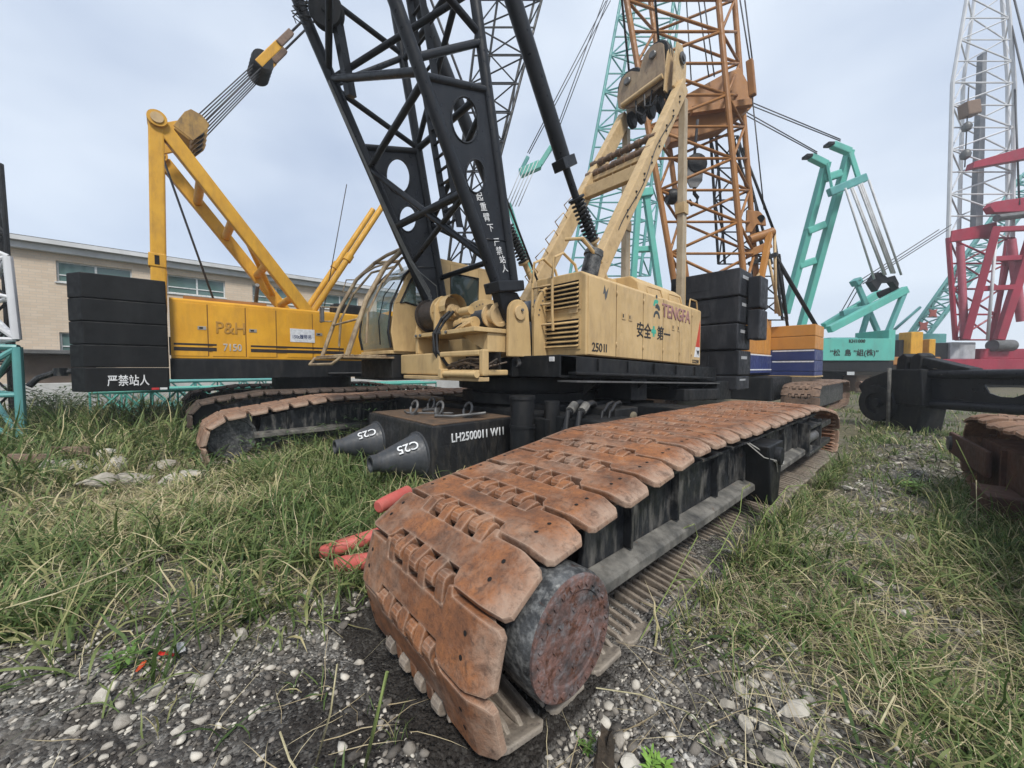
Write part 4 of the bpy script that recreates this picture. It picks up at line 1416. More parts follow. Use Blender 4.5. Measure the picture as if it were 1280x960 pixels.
def holed_plate(outline, holes, thick, mat, parent, name="side_plate"):
    """flat plate in a plane x = const with elliptical openings (bridged by triangulation)"""
    x = outline[0][0]
    bm = bmesh.new()
    es = []
    for loop in [[(p[1], p[2]) for p in outline]] + holes:
        vv = [bm.verts.new((0.0, a, b)) for a, b in loop]
        es += [bm.edges.new((vv[i], vv[(i + 1) % len(vv)])) for i in range(len(vv))]
    bmesh.ops.triangle_fill(bm, use_beauty=True, edges=es)
    r_ = bmesh.ops.extrude_face_region(bm, geom=bm.faces[:])
    bmesh.ops.translate(bm, vec=(thick, 0, 0), verts=[v for v in r_["geom"] if isinstance(v, bmesh.types.BMVert)])
    bmesh.ops.recalc_face_normals(bm, faces=bm.faces)
    bmesh.ops.translate(bm, vec=Vector((x, 0, 0)), verts=bm.verts)
    me = bpy.data.meshes.new(name)
    bm.transform(WM(parent).inverted())
    bm.to_mesh(me)
    bm.free()
    me.materials.append(mat)
    o = bpy.data.objects.new(name, me)
    COL.objects.link(o)
    o.parent = parent
    return o


def ell(cy, cz, a, b, rot, n=22):
    c, s = math.cos(rot), math.sin(rot)
    return [(cy + a * math.cos(t) * c - b * math.sin(t) * s, cz + a * math.cos(t) * s + b * math.sin(t) * c) for t in [2 * math.pi * i / n for i in range(n)]]


ZP = 4.86
for x in (BR, BL):
    out = [(x - 0.012, fy(2.60) + 0.02, 2.60), (x - 0.012, fy(ZP), ZP), (x - 0.012, ry(ZP + 0.3), ZP + 0.3), (x - 0.012, ry(2.60) - 0.02, 2.60)]
    holes = [ell(2.83, 4.62, 0.20, 0.29, R(-14)), ell(2.99, 3.98, 0.15, 0.22, R(-14))]
    holed_plate(out, holes, 0.024, M_BOOM, boom)
    for (cy, cz, a, b) in ((2.83, 4.62, 0.20, 0.29), (2.99, 3.98, 0.15, 0.22)):
        lp = [(x + 0.012, y, z) for y, z in ell(cy, cz, a, b, R(-14), 26)]
        MB().path(lp + lp[:2], 0.014, 6).build("hole_rim", M_BOOM, boom)
    # seam and foot casting
    MB().path([(x + 0.016, fy(3.2), 3.2), (x + 0.016, ry(3.28), 3.28)], 0.012, 6).build("weld_seam", M_BOOM, boom)
    mb = MB()
    mb.prism([(x - 0.16, 3.28, 2.52), (x - 0.16, 3.74, 2.60), (x - 0.16, 3.72, 2.74), (x - 0.16, 3.24, 2.66)], (0.32, 0, 0))
    mb.build("foot_collar", M_BOOM, boom, 0.015)
    mb = MB()
    xx = x - 0.12 - 0.085
    mb.prism([(xx + 0.085, 3.34, 2.56), (xx + 0.085, 3.70, 2.58), (xx + 0.085, 3.82, 2.42), (xx + 0.085, 3.80, 2.20), (xx + 0.085, 3.68, 2.10), (xx + 0.085, 3.54, 2.14), (xx + 0.085, 3.42, 2.34)], (0.17, 0, 0))
    mb.build("boom_foot", M_BOOM, boom, 0.02)
    # side lacing above the plate
    br((x, fy(ZP), ZP), (x, ry(ZP + 0.3), ZP + 0.3), 0.05)
    if x == BL:
        br((x, fy(5.55), 5.55), (x, ry(ZP + 0.35), ZP + 0.35))
        br((x, fy(5.60), 5.60), (x, ry(6.55), 6.55))
        br((x, fy(6.85), 6.85), (x, ry(6.6), 6.6))
    else:
        br((x, fy(5.02), 5.02), (x, ry(5.72), 5.72), 0.046)
        br((x, fy(6.35), 6.35), (x, ry(5.80), 5.80), 0.046)
        br((x, fy(6.40), 6.40), (x, ry(7.2), 7.2), 0.046)
    f1, r1, f2, r2 = tops[x]
    for k in range(5):
        a0, a1 = Vector(f1) + ax * (k * 1.3), Vector(f1) + ax * ((k + 1) * 1.3)
        b0, b1 = Vector(r1) + ax * (k * 1.3), Vector(r1) + ax * ((k + 1) * 1.3)
        br(a0, b1 - ax * 0.65)
        br(b1 - ax * 0.65, a1)
# front-face lacing
br((BL, fy(3.80), 3.80), (BR, fy(3.72), 3.72), 0.055)
br((BL, fy(4.60), 4.60), (BR, fy(4.82), 4.82), 0.046)
br((BL, fy(4.58), 4.58), (BR, fy(2.95), 2.95), 0.046)
br((BL, fy(5.66), 5.66), (BR, fy(4.90), 4.90), 0.050)
br((BL, fy(5.74), 5.74), (BR, fy(6.75), 6.75), 0.046)
br((BL, fy(6.95), 6.95), (BR, fy(6.82), 6.82), 0.046)
br((BL, fy(3.25), 3.25), (BR, fy(3.70), 3.70), 0.040)
# rear-face lacing
br((BL, ry(5.2), 5.2), (BR, ry(5.18), 5.18), 0.05)
br((BL, ry(5.25), 5.25), (BR, ry(6.7), 6.7), 0.044)
br((BL, ry(4.0), 4.0), (BR, ry(5.1), 5.1), 0.044)
br((BL, ry(4.0), 4.0), (BR, ry(3.0), 3.0), 0.044)
br((BL, ry(3.1), 3.1), (BR, ry(3.1), 3.1), 0.044)
# inner cross frames
br((BL, fy(5.66), 5.66), (BR, ry(6.3), 6.3), 0.042)
br((BL, ry(6.5), 6.5), (BR, ry(6.62), 6.62), 0.044)
for k in range(5):
    for (p1, p2) in ((0, 0), (1, 1)):
        A = Vector(tops[BL][p1]) + ax * (k * 1.3)
        B = Vector(tops[BR][p2]) + ax * ((k + 0.65) * 1.3)
        br(A, B)
        br(B, Vector(tops[BL][p1]) + ax * ((k + 1) * 1.3))
# ladder-like walkway inside the boom
wk = MB()
for x in (-5.05, -4.75):
    wk.bar((x, ry(3.6) - 0.25, 3.6), (x, ry(7.4) - 0.30, 7.4), 0.03, 0.10)
for i in range(20):
    z = 3.7 + i * 0.185
    wk.box((-5.05, ry(z) - 0.29, z), (-4.75, ry(z) - 0.25, z + 0.02))
wk.build("walkway", M_BOOM, boom)
# guide sheave near the left chord
mb = MB().lathe((-5.62, 1.72, 6.30), (0.80, -0.55, -0.25), [(-0.02, 0.04), (0, 0.06), (0, 0.13), (-0.005, 0.135), (0, 0.20), (0.03, 0.22), (0.06, 0.16), (0.09, 0.16), (0.12, 0.22), (0.15, 0.20), (0.15, 0.13), (0.15, 0.05), (0.17, 0.04)], 28)
mb.build("guide_sheave", M_BLACK, boom)
MB().bar((-5.55, 1.80, 6.25), (-5.62, 2.0, 5.35), 0.09, 0.13).build("sheave_arm", M_BOOM, boom)
mb = MB()
rw = random.Random(3)
for k in range(6):
    pts = []
    for i in range(16):
        a = i * 0.55 + k
        pts.append((-5.82 + 0.10 * math.cos(a) + 0.02 * k, 1.52 + 0.16 * math.sin(a * 1.1) + rw.uniform(-0.05, 0.05), 6.55 - 0.02 * i + 0.16 * math.sin(a)))
    mb.path(pts, 0.007, 5)
mb.build("tangled_cable", M_RUBBER, boom)
mb = MB()
for k in range(4):
    mb.path([(-5.86, fy(5.6) - 0.08, 5.6 - 0.02 * k), (-5.80 + 0.02 * k, fy(4.6) - 0.10 - 0.02 * k, 4.6), (-5.76, fy(3.9) - 0.10 - 0.02 * k, 3.9), (-5.70 - 0.03 * k, fy(3.3) - 0.10, 3.3), (-5.66 + 0.05 * k, fy(2.8) - 0.02, 2.8 - 0.1 * k), (-5.72, 3.2, 2.1), (-5.70, 3.1 + 0.06 * k, 1.75)], 0.008 + 0.002 * (k % 2), 6)
mb.path([(-5.75, fy(3.3) - 0.1, 3.3), (-5.55, fy(3.1) - 0.12, 3.05), (-5.48, fy(2.8), 2.85), (-5.6, fy(2.6), 2.65)], 0.008, 6)
mb.build("loose_cable", flat("pale_cable", (0.20, 0.20, 0.19), 0.5), boom)
# lettering up the right-hand plate
tilt = Vector((0, 0.30, -1.0)).normalized()       # reading direction: down the plate
rt = Vector((0, tilt.z * -1.0, tilt.y)).normalized()
rt = Vector((0, 1.0, 0.30)).normalized()
for ch, p in zip("起重臂下严禁站人", ((-4.004, 3.005, 3.682), (-4.004, 3.070, 3.567), (-4.004, 3.123, 3.447), (-4.004, 3.190, 3.327), (-4.004, 3.300, 3.161), (-4.004, 3.342, 3.052), (-4.004, 3.399, 2.943), (-4.004, 3.443, 2.831))):
    text("lettering", ch, 0.115, p, rt, -tilt, M_LETTER, boom, 0.0012, 0.002)

# ---- backstops
for x in (-4.0, -5.72):
    p = [Vector((x, 2.7, 8.1)), Vector((x, 4.74, 4.78)), Vector((x, 5.06, 4.30)), Vector((x, 5.52, 3.70)), Vector((x, 5.95, 3.05))]
    mb = MB().tube(p[0], p[1], 0.118, 22)
    bs = mb.build("backstop", M_BOOM, crane)
    d = (p[1] - p[0]).normalized()
    MB().bar(p[1] - d * 0.06, p[1] + d * 0.10, 0.34, 0.24, up=(1, 0, 0)).build("clamp_block", M_BOOM, bs, 0.012)
    MB().tube(p[1], p[2], 0.062, 16).build("backstop_rod", M_BOOM, bs)
    d = (p[3] - p[2])
    ln = d.length
    d.normalize()
    s_ = Vector((1, 0, 0))
    u_ = d.cross(s_)
    pts = []
    for i in range(121):
        a = i / 120 * 2 * math.pi * 11
        pts.append(p[2] + d * (ln * i / 120) + (s_ * math.cos(a) + u_ * math.sin(a)) * 0.105)
    MB().path(pts, 0.022, 6).build("coil_spring", M_BLACK, bs)
    MB().tube(p[2], p[3], 0.055, 14).build("spring_guide", M_BLACK, bs)
    MB().lathe(p[2] - d * 0.02, d, [(0, 0.14), (0.03, 0.14)], 20).build("spring_cup", M_BLACK, bs)
    MB().tube(p[3], p[4], 0.058, 14).build("lower_rod", M_TAN2, bs)
    MB().lathe(p[3] - d * 0.02, d, [(0, 0.13), (0.03, 0.13), (0.06, 0.08)], 20).build("spring_seat", M_TAN2, bs)
    box("pin_bracket", (x - 0.12, 5.82, 2.75), (x + 0.12, 6.1, 3.12), M_TAN, bs, 0.02)
    # guide box on the rear leg
    if x > -5:
        MB().path([(x - 0.16, 4.98, 3.66), (x + 0.18, 5.0, 3.60), (x + 0.20, 5.5, 3.30)], 0.03, 8).build("stay_rail", M_TAN, bs)
# pendant rope that runs past the backstop
MB().tube((-5.3, 2.6, 8.0), (-4.9, 5.2, 2.9), 0.020, 6).build("hoist_rope", M_ROPE, crane)

# ---- gantry
GT = Vector((0, 8.92, 7.98))
gdir = (GT - Vector((0, 5.35, 2.85))).normalized()
first = True
for x in (-4.02, -5.50):
    a, b = Vector((x, 5.35, 2.75)), Vector((x, 8.92, 7.98))
    mb = MB().bar(a, b, 0.20, 0.32, up=(0, -1, 1))
    leg = mb.build("gantry_leg", M_TAN2, crane, 0.02)
    # rungs along the front of the leg
    for i in range(5 if x < -5 else 0):
        c = a.lerp(b, 0.10 + i * 0.085)
        nrm = Vector((0, -gdir.z, gdir.y))
        o1 = c + nrm * 0.16
        MB().path([o1 - gdir * 0.12 + Vector((-0.06, 0, 0)), o1 - gdir * 0.12 + nrm * 0.15 + Vector((-0.06, 0, 0)), o1 + gdir * 0.12 + nrm * 0.15 + Vector((0.06, 0, 0)), o1 + gdir * 0.12 + Vector((0.06, 0, 0))], 0.013, 6).build("rung", M_TAN2, leg)
    if x > -5:
        # hose and studs on the near face
        pts = [a.lerp(b, t) + Vector((0.115, 0.06 * math.sin(t * 17), 0)) for t in [0.25 + 0.03 * i for i in range(20)]]
        MB().path(pts, 0.009, 6).build("hydraulic_line", M_RUBBER, leg)
        mb = MB()
        for i in range(16):
            c = a.lerp(b, 0.30 + i * 0.042) + Vector((0.10, 0.07 * (-1) ** i, 0.05 * (-1) ** i))
            mb.tube(c, c + Vector((0.022, 0, 0)), 0.022, 8)
        mb.build("stud", M_BLACK, leg)
    # rear telescopic mast
    mb = MB().bar((x + 0.02, 9.02, 1.55), (x + 0.02, 8.98, 7.72), 0.15, 0.17)
    rl = mb.build("rear_mast", paint("pale_tan", (0.44, 0.36, 0.25), (0.36, 0.28, 0.18), rough=0.5, dirt=0.45, scale=3, rust=0.08), crane, 0.02)
    MB().bar((x + 0.02, 9.18, 1.55), (x + 0.02, 9.10, 6.4), 0.10, 0.08).build("rear_guide", M_TAN2, rl, 0.01)
    MB().bar((x + 0.02, 9.0, 5.1), (x + 0.02, 9.0, 5.35), 0.22, 0.24).build("mast_collar", M_TAN2, rl, 0.01)
for t, w, h in ((0.52, 0.16, 0.26), (0.60, 0.10, 0.10)):
    c = Vector((0, 5.35, 2.85)).lerp(GT, t)
    MB().bar((-5.42, c.y, c.z), (-4.10, c.y, c.z), w, h, up=(0, 0, 1)).build("gantry_crossbeam", M_TAN2, crane, 0.015)
for c in ((7.66, 6.37), (7.48, 6.05)):
    mb = MB()
    prof = []
    L = 1.62
    for i in range(14):
        t0 = i * L / 14
        r_ = 0.085 if i % 2 == 0 else 0.062
        prof += [(t0, r_), (t0 + L / 14 - 0.005, r_)]
    mb.lathe((-5.60, c[0], c[1]), (1, 0, 0), prof, 16)
    mb.build("rope_roller", paint("greasy_roller", (0.20, 0.12, 0.07), (0.09, 0.06, 0.04), rough=0.5, scale=8, dirt=0.6), crane)
    mb = MB()
    for x in (-5.4, -4.9, -4.45, -4.15):
        mb.box((x, c[0] - 0.02, c[1] - 0.22), (x + 0.03, c[0] + 0.14, c[1] + 0.02))
    mb.box((-5.5, c[0] + 0.10, c[1] - 0.2), (-4.1, c[0] + 0.14, c[1] - 0.12))
    mb.build("roller_bracket", M_TAN2, crane, 0.006)
# upper sheave block: two-humped plates with sheaves between
hump = [(-5.38, 8.02), (-5.50, 8.12), (-5.54, 8.40)]
hump += [(-5.24 + 0.24 * math.cos(a), 8.62 + 0.22 * math.sin(a)) for a in [R(165) - i * R(120) / 7 for i in range(8)]]
hump += [(-4.92, 8.68)]
hump += [(-4.58 + 0.28 * math.cos(a), 8.86 + 0.24 * math.sin(a)) for a in [R(160) - i * R(135) / 7 for i in range(8)]]
hump += [(-4.26, 8.2), (-4.34, 8.06), (-4.6, 8.0), (-5.0, 7.92)]
mb = MB()
for y in (8.62, 9.02):
    mb.prism([(x, y, z) for x, z in hump], (0, 0.05, 0))
blk = mb.build("sheave_block", paint("greasy_tan", (0.33, 0.25, 0.16), (0.24, 0.17, 0.11), rough=0.5, dirt=0.7, dirt_c=(0.06, 0.045, 0.035), scale=3, rust=0.2), crane, 0.01)
for (x, z) in ((-5.24, 8.62), (-4.58, 8.86)):
    MB().lathe((x, 8.70, z), (0, 1, 0), [(0, 0.33), (0.04, 0.36), (0.08, 0.30), (0.12, 0.36), (0.16, 0.30), (0.20, 0.36), (0.25, 0.33)], 28).build("sheave", M_BLACK, blk)
    MB().lathe((x, 8.56, z), (0, 1, 0), [(0, 0.07), (0.02, 0.09), (0.06, 0.09)], 16).build("sheave_pin", M_STEEL, blk)
MB().tube((-5.35, 8.55, 8.06), (-4.30, 8.55, 8.20), 0.06, 14).build("spacer_bar", M_TAN2, blk)
for i in range(5):
    x = -5.30 + 0.25 * i
    MB().lathe((x, 8.85, 7.78), (1, 0, 0), [(0, 0.16), (0.03, 0.20), (0.06, 0.15), (0.09, 0.20), (0.12, 0.16)], 20).build("head_sheave", M_BLACK, blk)
mb = MB()
mb.path([(-5.0, 8.6, 8.02), (-4.95, 8.55, 7.72), (-4.75, 8.5, 7.52), (-4.6, 8.55, 7.7), (-4.58, 8.6, 8.05)], 0.022, 6)
mb.path([(-4.75, 8.55, 8.02), (-4.7, 8.5, 7.7), (-4.5, 8.46, 7.6), (-4.4, 8.5, 7.8)], 0.022, 6)
mb.build("rope_loop", M_RUBBER, blk)
mb = MB()
for x in (-4.28, -4.08):
    mb.prism([(x, 8.55, 7.85), (x, 9.15, 7.85), (x, 9.2, 8.6), (x, 8.98, 8.95), (x, 8.72, 8.9), (x, 8.6, 8.4)], (0.04, 0, 0))
mb.build("cheek_plate", M_TAN2, blk, 0.01)
MB().lathe((-4.02, 8.92, 8.62), (1, 0, 0), [(0, 0.13), (0.03, 0.13), (0.03, 0.07), (0.06, 0.07)], 18).build("cheek_pin", M_STEEL, blk)
# pendants from the gantry head up to the boom
for x in (-5.3, -4.5):
    MB().tube((x, 8.8, 8.9), (x, 5.6, 22.0), 0.03, 6).build("boom_pendant", M_ROPE, crane)


# ================================================================== brick building
AZ = R(47.8655)
RV = Vector((math.cos(AZ), math.sin(AZ), 0))
FV = Vector((-math.sin(AZ), math.cos(AZ), 0))


def S(r, d, z):
    """row frame: many machines in the yard stand square to this direction"""
    return tuple(RV * r + FV * d + Vector((0, 0, z)))


def obox(name, r0, r1, d0, d1, z0, z1, mat, parent, bevel=0.02):
    return MB().prism([S(r0, d0, z0), S(r1, d0, z0), S(r1, d1, z0), S(r0, d1, z0)], (0, 0, z1 - z0)).build(name, mat, parent, bevel)


def brick_mat():
    m = bpy.data.materials.new("cream_brick")
    m.use_nodes = True
    t = m.node_tree
    b = t.nodes["Principled BSDF"]
    geo = t.nodes.new("ShaderNodeNewGeometry")
    sp = t.nodes.new("ShaderNodeSeparateXYZ")
    cb = t.nodes.new("ShaderNodeCombineXYZ")
    t.links.new(geo.outputs["Position"], sp.inputs["Vector"])
    t.links.new(sp.outputs["Y"], cb.inputs["X"])
    t.links.new(sp.outputs["Z"], cb.inputs["Y"])
    bt = t.nodes.new("ShaderNodeTexBrick")
    bt.inputs["Scale"].default_value = 1.0
    bt.inputs["Brick Width"].default_value = 0.30
    bt.inputs["Row Height"].default_value = 0.10
    bt.inputs["Mortar Size"].default_value = 0.008
    bt.inputs["Color1"].default_value = (0.60, 0.495, 0.385, 1)
    bt.inputs["Color2"].default_value = (0.545, 0.435, 0.325, 1)
    bt.inputs["Mortar"].default_value = (0.47, 0.41, 0.34, 1)
    t.links.new(cb.outputs["Vector"], bt.inputs["Vector"])
    n1 = _n(t, "ShaderNodeTexNoise", Scale=0.5, Detail=7.0, Roughness=0.65)
    t.links.new(geo.outputs["Position"], n1.inputs["Vector"])
    mr = t.nodes.new("ShaderNodeMapRange")
    mr.inputs["From Min"].default_value = 0.45
    mr.inputs["From Max"].default_value = 0.75
    mr.inputs["To Max"].default_value = 0.4
    t.links.new(n1.outputs["Fac"], mr.inputs["Value"])
    mx_ = t.nodes.new("ShaderNodeMix")
    mx_.data_type = 'RGBA'
    mx_.inputs["B"].default_value = (0.34, 0.27, 0.21, 1)
    t.links.new(mr.outputs["Result"], mx_.inputs["Factor"])
    t.links.new(bt.outputs["Color"], mx_.inputs["A"])
    t.links.new(mx_.outputs["Result"], b.inputs["Base Color"])
    b.inputs["Roughness"].default_value = 0.85
    bp = t.nodes.new("ShaderNodeBump")
    bp.inputs["Strength"].default_value = 0.3
    bp.inputs["Distance"].default_value = 0.01
    t.links.new(bt.outputs["Fac"], bp.inputs["Height"])
    bp.invert = True
    t.links.new(bp.outputs["Normal"], b.inputs["Normal"])
    return m


bld = thing("brick_building", "long two-storey cream brick building with white eaves behind yellow crane", "building", (-22.0, 12.0, -0.06))
WX = -22.0
wins = []
y = -9.2
while y < 44:
    wins.append((y, y + 2.0))
    y += 3.05
rows = ((4.74, 5.52), (2.05, 2.85))
BM_ = brick_mat()
# wall built round the openings
mb = MB()
zs = [-0.06, 2.05, 2.85, 4.74, 5.52, 6.0]
mb.box((WX - 0.3, -14, zs[0]), (WX, 46, zs[1]))
mb.box((WX - 0.3, -14, zs[2]), (WX, 46, zs[3]))
mb.box((WX - 0.3, -14, zs[4]), (WX, 46, zs[5]))
for z0, z1 in rows:
    prev = -14
    for w0, w1 in wins + [(46, 46)]:
        mb.box((WX - 0.3, prev, z0), (WX, w0, z1))
        prev = w1
mb.box((-34, -14, -0.06), (WX - 0.3, -13.7, 6.0))
mb.build("wall", BM_, bld)
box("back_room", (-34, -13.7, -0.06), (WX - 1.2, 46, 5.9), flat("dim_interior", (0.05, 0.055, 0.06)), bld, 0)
mb = MB()
mb.prism([(-34, -14.3, 6.35), (WX + 0.42, -14.3, 6.02), (WX + 0.42, -14.3, 6.17), (-34, -14.3, 6.55)], (0, 60.6, 0))
rf = mb.build("roof", paint("pale_roof_edge", (0.60, 0.61, 0.62), (0.52, 0.53, 0.54), rough=0.7, dirt=0.35, dirt_c=(0.3, 0.29, 0.28), scale=0.6), bld)
box("eaves_board", (WX + 0.002, -14.2, 5.78), (WX + 0.22, 46.2, 6.02), paint("eaves_white", (0.55, 0.56, 0.57), (0.47, 0.48, 0.49), rough=0.7, dirt=0.4, dirt_c=(0.3, 0.28, 0.26), scale=0.8), bld, 0.02)
MB().path([(WX + 0.36, -14, 6.19), (WX + 0.36, 46, 6.19)], 0.02, 6).build("gutter_rail", M_STEEL, bld)
M_WFR = flat("window_frame_white", (0.62, 0.64, 0.64))
M_PANE = glass_mat("window_pane", (0.10, 0.17, 0.16), 0.9)
for z0, z1 in rows:
    for w0, w1 in wins:
        if w1 < -7 or w0 > 24 or (z0 < 3 and w0 > -1):
            continue
        mb = MB()
        X0, X1 = WX - 0.16, WX - 0.09
        for a, b in ((w0, w0 + 0.05), (w1 - 0.05, w1), ((w0 + w1) / 2 - 0.03, (w0 + w1) / 2 + 0.03)):
            mb.box((X0, a, z0), (X1, b, z1))
        for a, b in ((w0 + 0.05, (w0 + w1) / 2 - 0.03), ((w0 + w1) / 2 + 0.03, w1 - 0.05)):
            mb.box((X0 + 0.003, a, z0), (X1 - 0.003, b, z0 + 0.05))
            mb.box((X0 + 0.003, a, z1 - 0.05), (X1 - 0.003, b, z1))
            mb.box((X0 + 0.003, a, z0 + 0.26), (X1 - 0.003, b, z0 + 0.30))
        wf = mb.build("window", M_WFR, bld)
        for a, b in ((w0 + 0.05, (w0 + w1) / 2 - 0.03), ((w0 + w1) / 2 + 0.03, w1 - 0.05)):
            for c, d in ((z0 + 0.05, z0 + 0.26), (z0 + 0.30, z1 - 0.05)):
                box("pane", (WX - 0.135, a, c), (WX - 0.125, b, d), M_PANE, wf, 0)
        box("sill", (WX - 0.2, w0 - 0.04, z0 - 0.05), (WX + 0.05, w1 + 0.04, z0 - 0.002), M_WFR, wf, 0.005)
# porch below the corner
box("doorway", (WX + 0.002, -4.3, -0.06), (WX + 0.10, -2.2, 2.0), paint("rusty_door", (0.15, 0.11, 0.085), (0.10, 0.075, 0.06), rough=0.8, dirt=0.5, scale=1.5), bld, 0.01)
box("canopy", (WX + 0.003, -4.6, 2.02), (WX + 0.7, -1.9, 2.16), M_STEEL, bld, 0.01)

# ================================================================== yellow crawler crane
PX = -11.5
ycr = thing("crawler_crane", "yellow crawler crane with stacked black counterweight beside the brick building", "crane", (-13.0, 3.0, -0.05))
# house
mb = MB()
mb.prism([(PX, 0.0, 1.72), (PX, 0.0, 3.06), (PX - 0.06, 0.0, 3.10), (-14.5, 0.0, 3.14), (-14.5, 0.0, 1.72)], (0, 5.1, 0))
yh = mb.build("house", M_YEL, ycr, 0.02)
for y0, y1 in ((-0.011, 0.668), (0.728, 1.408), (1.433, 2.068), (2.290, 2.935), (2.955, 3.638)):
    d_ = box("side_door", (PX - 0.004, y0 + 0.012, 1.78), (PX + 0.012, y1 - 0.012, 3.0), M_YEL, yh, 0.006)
    box("door_seam", (PX - 0.003, y1 - 0.012, 1.78), (PX + 0.004, y1 + 0.006, 3.0), flat("yellow_seam_shade", (0.20, 0.09, 0.01)), yh, 0)  # gap shade painted as a strip of darker yellow
for y0 in (0.477, 1.474, 3.017):
    hn = box("door_handle", (PX + 0.013, y0, 2.40), (PX + 0.022, y0 + 0.16, 2.48), paint("nickel", (0.45, 0.43, 0.38), rough=0.4, metal=0.6), yh, 0.003)
    box("handle_recess_shade", (PX + 0.0225, y0 + 0.03, 2.42), (PX + 0.025, y0 + 0.10, 2.46), M_HOLE, hn, 0)  # dark plate on the handle, a recess's shade painted on
# black stripes, broken by the plain name panel
M_STRIPE = flat("stripe_black", (0.025, 0.018, 0.015))
for z0, z1 in ((2.03, 2.075), (1.90, 1.985)):
    for y0, y1 in ((0.05, 0.82), (1.50, 3.75)):
        box("stripe", (PX + 0.0125, y0, z0), (PX + 0.0155, y1, z1), M_STRIPE, yh, 0)
text("lettering", "P&H", 0.40, (PX + 0.019, 0.80, 2.34), (0, 1, 0), (0, 0, 1), flat("faded_gold_lettering", (0.44, 0.23, 0.04)), yh, 0.008, 0.001, fit=0.57)
text("lettering", "7150", 0.24, (PX + 0.019, 0.94, 1.92), (0, 1, 0), (0, 0, 1), flat("silver_lettering", (0.48, 0.46, 0.43)), yh, 0.006, 0.001, fit=0.37)
sg = box("sign_board", (PX + 0.013, 2.38, 2.20), (PX + 0.022, 2.98, 2.56), flat("sign_white", (0.70, 0.72, 0.74)), yh, 0.003)
text("lettering", "150t履带吊", 0.125, (PX + 0.023, 2.42, 2.30), (0, 1, 0), (0, 0, 1), flat("sign_blue", (0.05, 0.07, 0.16)), sg, 0.003, 0.001, squeeze=0.8)
box("roof_hatch", (-12.6, 0.25, 3.10), (-11.7, 1.9, 3.19), M_BRN, yh, 0.01)
box("black_radiator", (-12.3, 3.60, 3.06), (-11.75, 4.45, 3.42), M_BLACK, yh, 0.08)
box("revolving_frame", (-14.5, -0.02, 1.24), (PX + 0.03, 5.0, 1.715), M_BLACK, ycr, 0.02)
box("front_frame", (-14.2, 5.0, 1.10), (-11.6, 7.2, 1.70), M_BLACK, ycr, 0.03)
box("frame_step", (PX - 0.05, 3.3, 1.34), (PX + 0.16, 4.2, 1.37), M_STEEL, ycr, 0.005)
# cab of the yellow crane beyond the tan one
mb = MB()
mb.prism([(PX + 0.02, 5.15, 1.72), (PX + 0.02, 6.7, 1.72), (PX + 0.02, 6.8, 2.4), (PX + 0.02, 6.5, 3.3), (PX + 0.02, 5.15, 3.3)], (-1.1, 0, 0))
mb.build("cab", M_YEL, ycr, 0.03)
# counterweight stack
M_CWM = paint("counterweight_matt", (0.009, 0.0095, 0.010), (0.006, 0.0065, 0.007), rough=0.6, dirt=0.25, dirt_c=(0.04, 0.04, 0.04), scale=1.2, bump=0.06, spec=0.2)
z = 1.02
for i, h_ in enumerate((0.50, 0.46, 0.46, 0.46, 0.50)):
    mb = MB()
    y0, y1 = -1.50, -0.05
    xx = -11.20
    mb.prism([(xx, y1, z), (xx, y0 + 0.22, z), (xx - 0.35, y0, z), (-14.6, y0, z), (-14.6, y1, z)], (0, 0, h_ - 0.012))
    cw = mb.build("counterweight_slab", M_CWM, ycr, 0.02, 2)
    if i == 0:
        text("lettering", "严禁站人", 0.24, (-11.197, -0.98, 1.15), (0, 1, 0), (0, 0, 1), M_LETTER, cw, 0.005, 0.001, fit=0.62)
        box("reflector", (-11.197, -0.33, 1.03), (-11.192, -0.21, 1.075), flat("reflector_red", (0.5, 0.03, 0.03)), cw, 0)
        box("reflector", (-11.197, -0.20, 1.03), (-11.192, -0.08, 1.075), flat("reflector_white", (0.65, 0.65, 0.65)), cw, 0)
    z += h_
# hose arm behind the counterweight
mb = MB()
mb.path([(-14.7, -1.75, 1.40), (-14.72, -2.1, 1.42), (-14.72, -2.45, 1.25), (-14.72, -2.6, 1.05)], 0.07, 8)
mb.tube((-14.72, -2.08, 1.50), (-14.72, -2.08, 1.30), 0.13, 12)
mb.build("tow_bracket", M_FRAME, ycr)
M_RUST5 = rust_mat("dark_rust", (0.12, 0.08, 0.058), (0.075, 0.055, 0.043), (0.035, 0.028, 0.024), (0.14, 0.11, 0.09))
SHOE_K = shoe_variant(SHOE_C, M_RUST5)
# turntable, carbody, tracks
MB().lathe((-13.0, 3.3, 0.85), (0, 0, 1), [(0, 1.1), (0.4, 1.1)], 32).build("slewing_ring", M_BLACK, ycr)
box("carbody", (-15.2, 2.4, 0.35), (-10.9, 4.3, 0.86), M_BLACK, ycr, 0.03)
for cx in (-10.75, -15.35):
    mb = MB()
    mb.prism([(cx - 0.3, 0.75, 0.15), (cx - 0.3, 6.6, 0.15), (cx - 0.3, 6.6, 0.62), (cx - 0.3, 5.9, 0.78), (cx - 0.3, 1.3, 0.78), (cx - 0.3, 0.75, 0.62)], (0.6, 0, 0))
    tf = mb.build("crawler_frame", M_FRAME, ycr, 0.02)
    MB().lathe((cx - 0.3, 0.62, 0.42), (1, 0, 0), [(0, 0.30), (0.2, 0.34), (0.4, 0.34), (0.6, 0.30)], 24).build("idler", M_BLACK, tf)
    run_shoes(tf, [(0.62, 0.40, 0.43), (1.6, 0.72, 0.24), (5.7, 0.72, 0.24), (6.75, 0.40, 0.43)], cx, SHOE_K, 0.30)
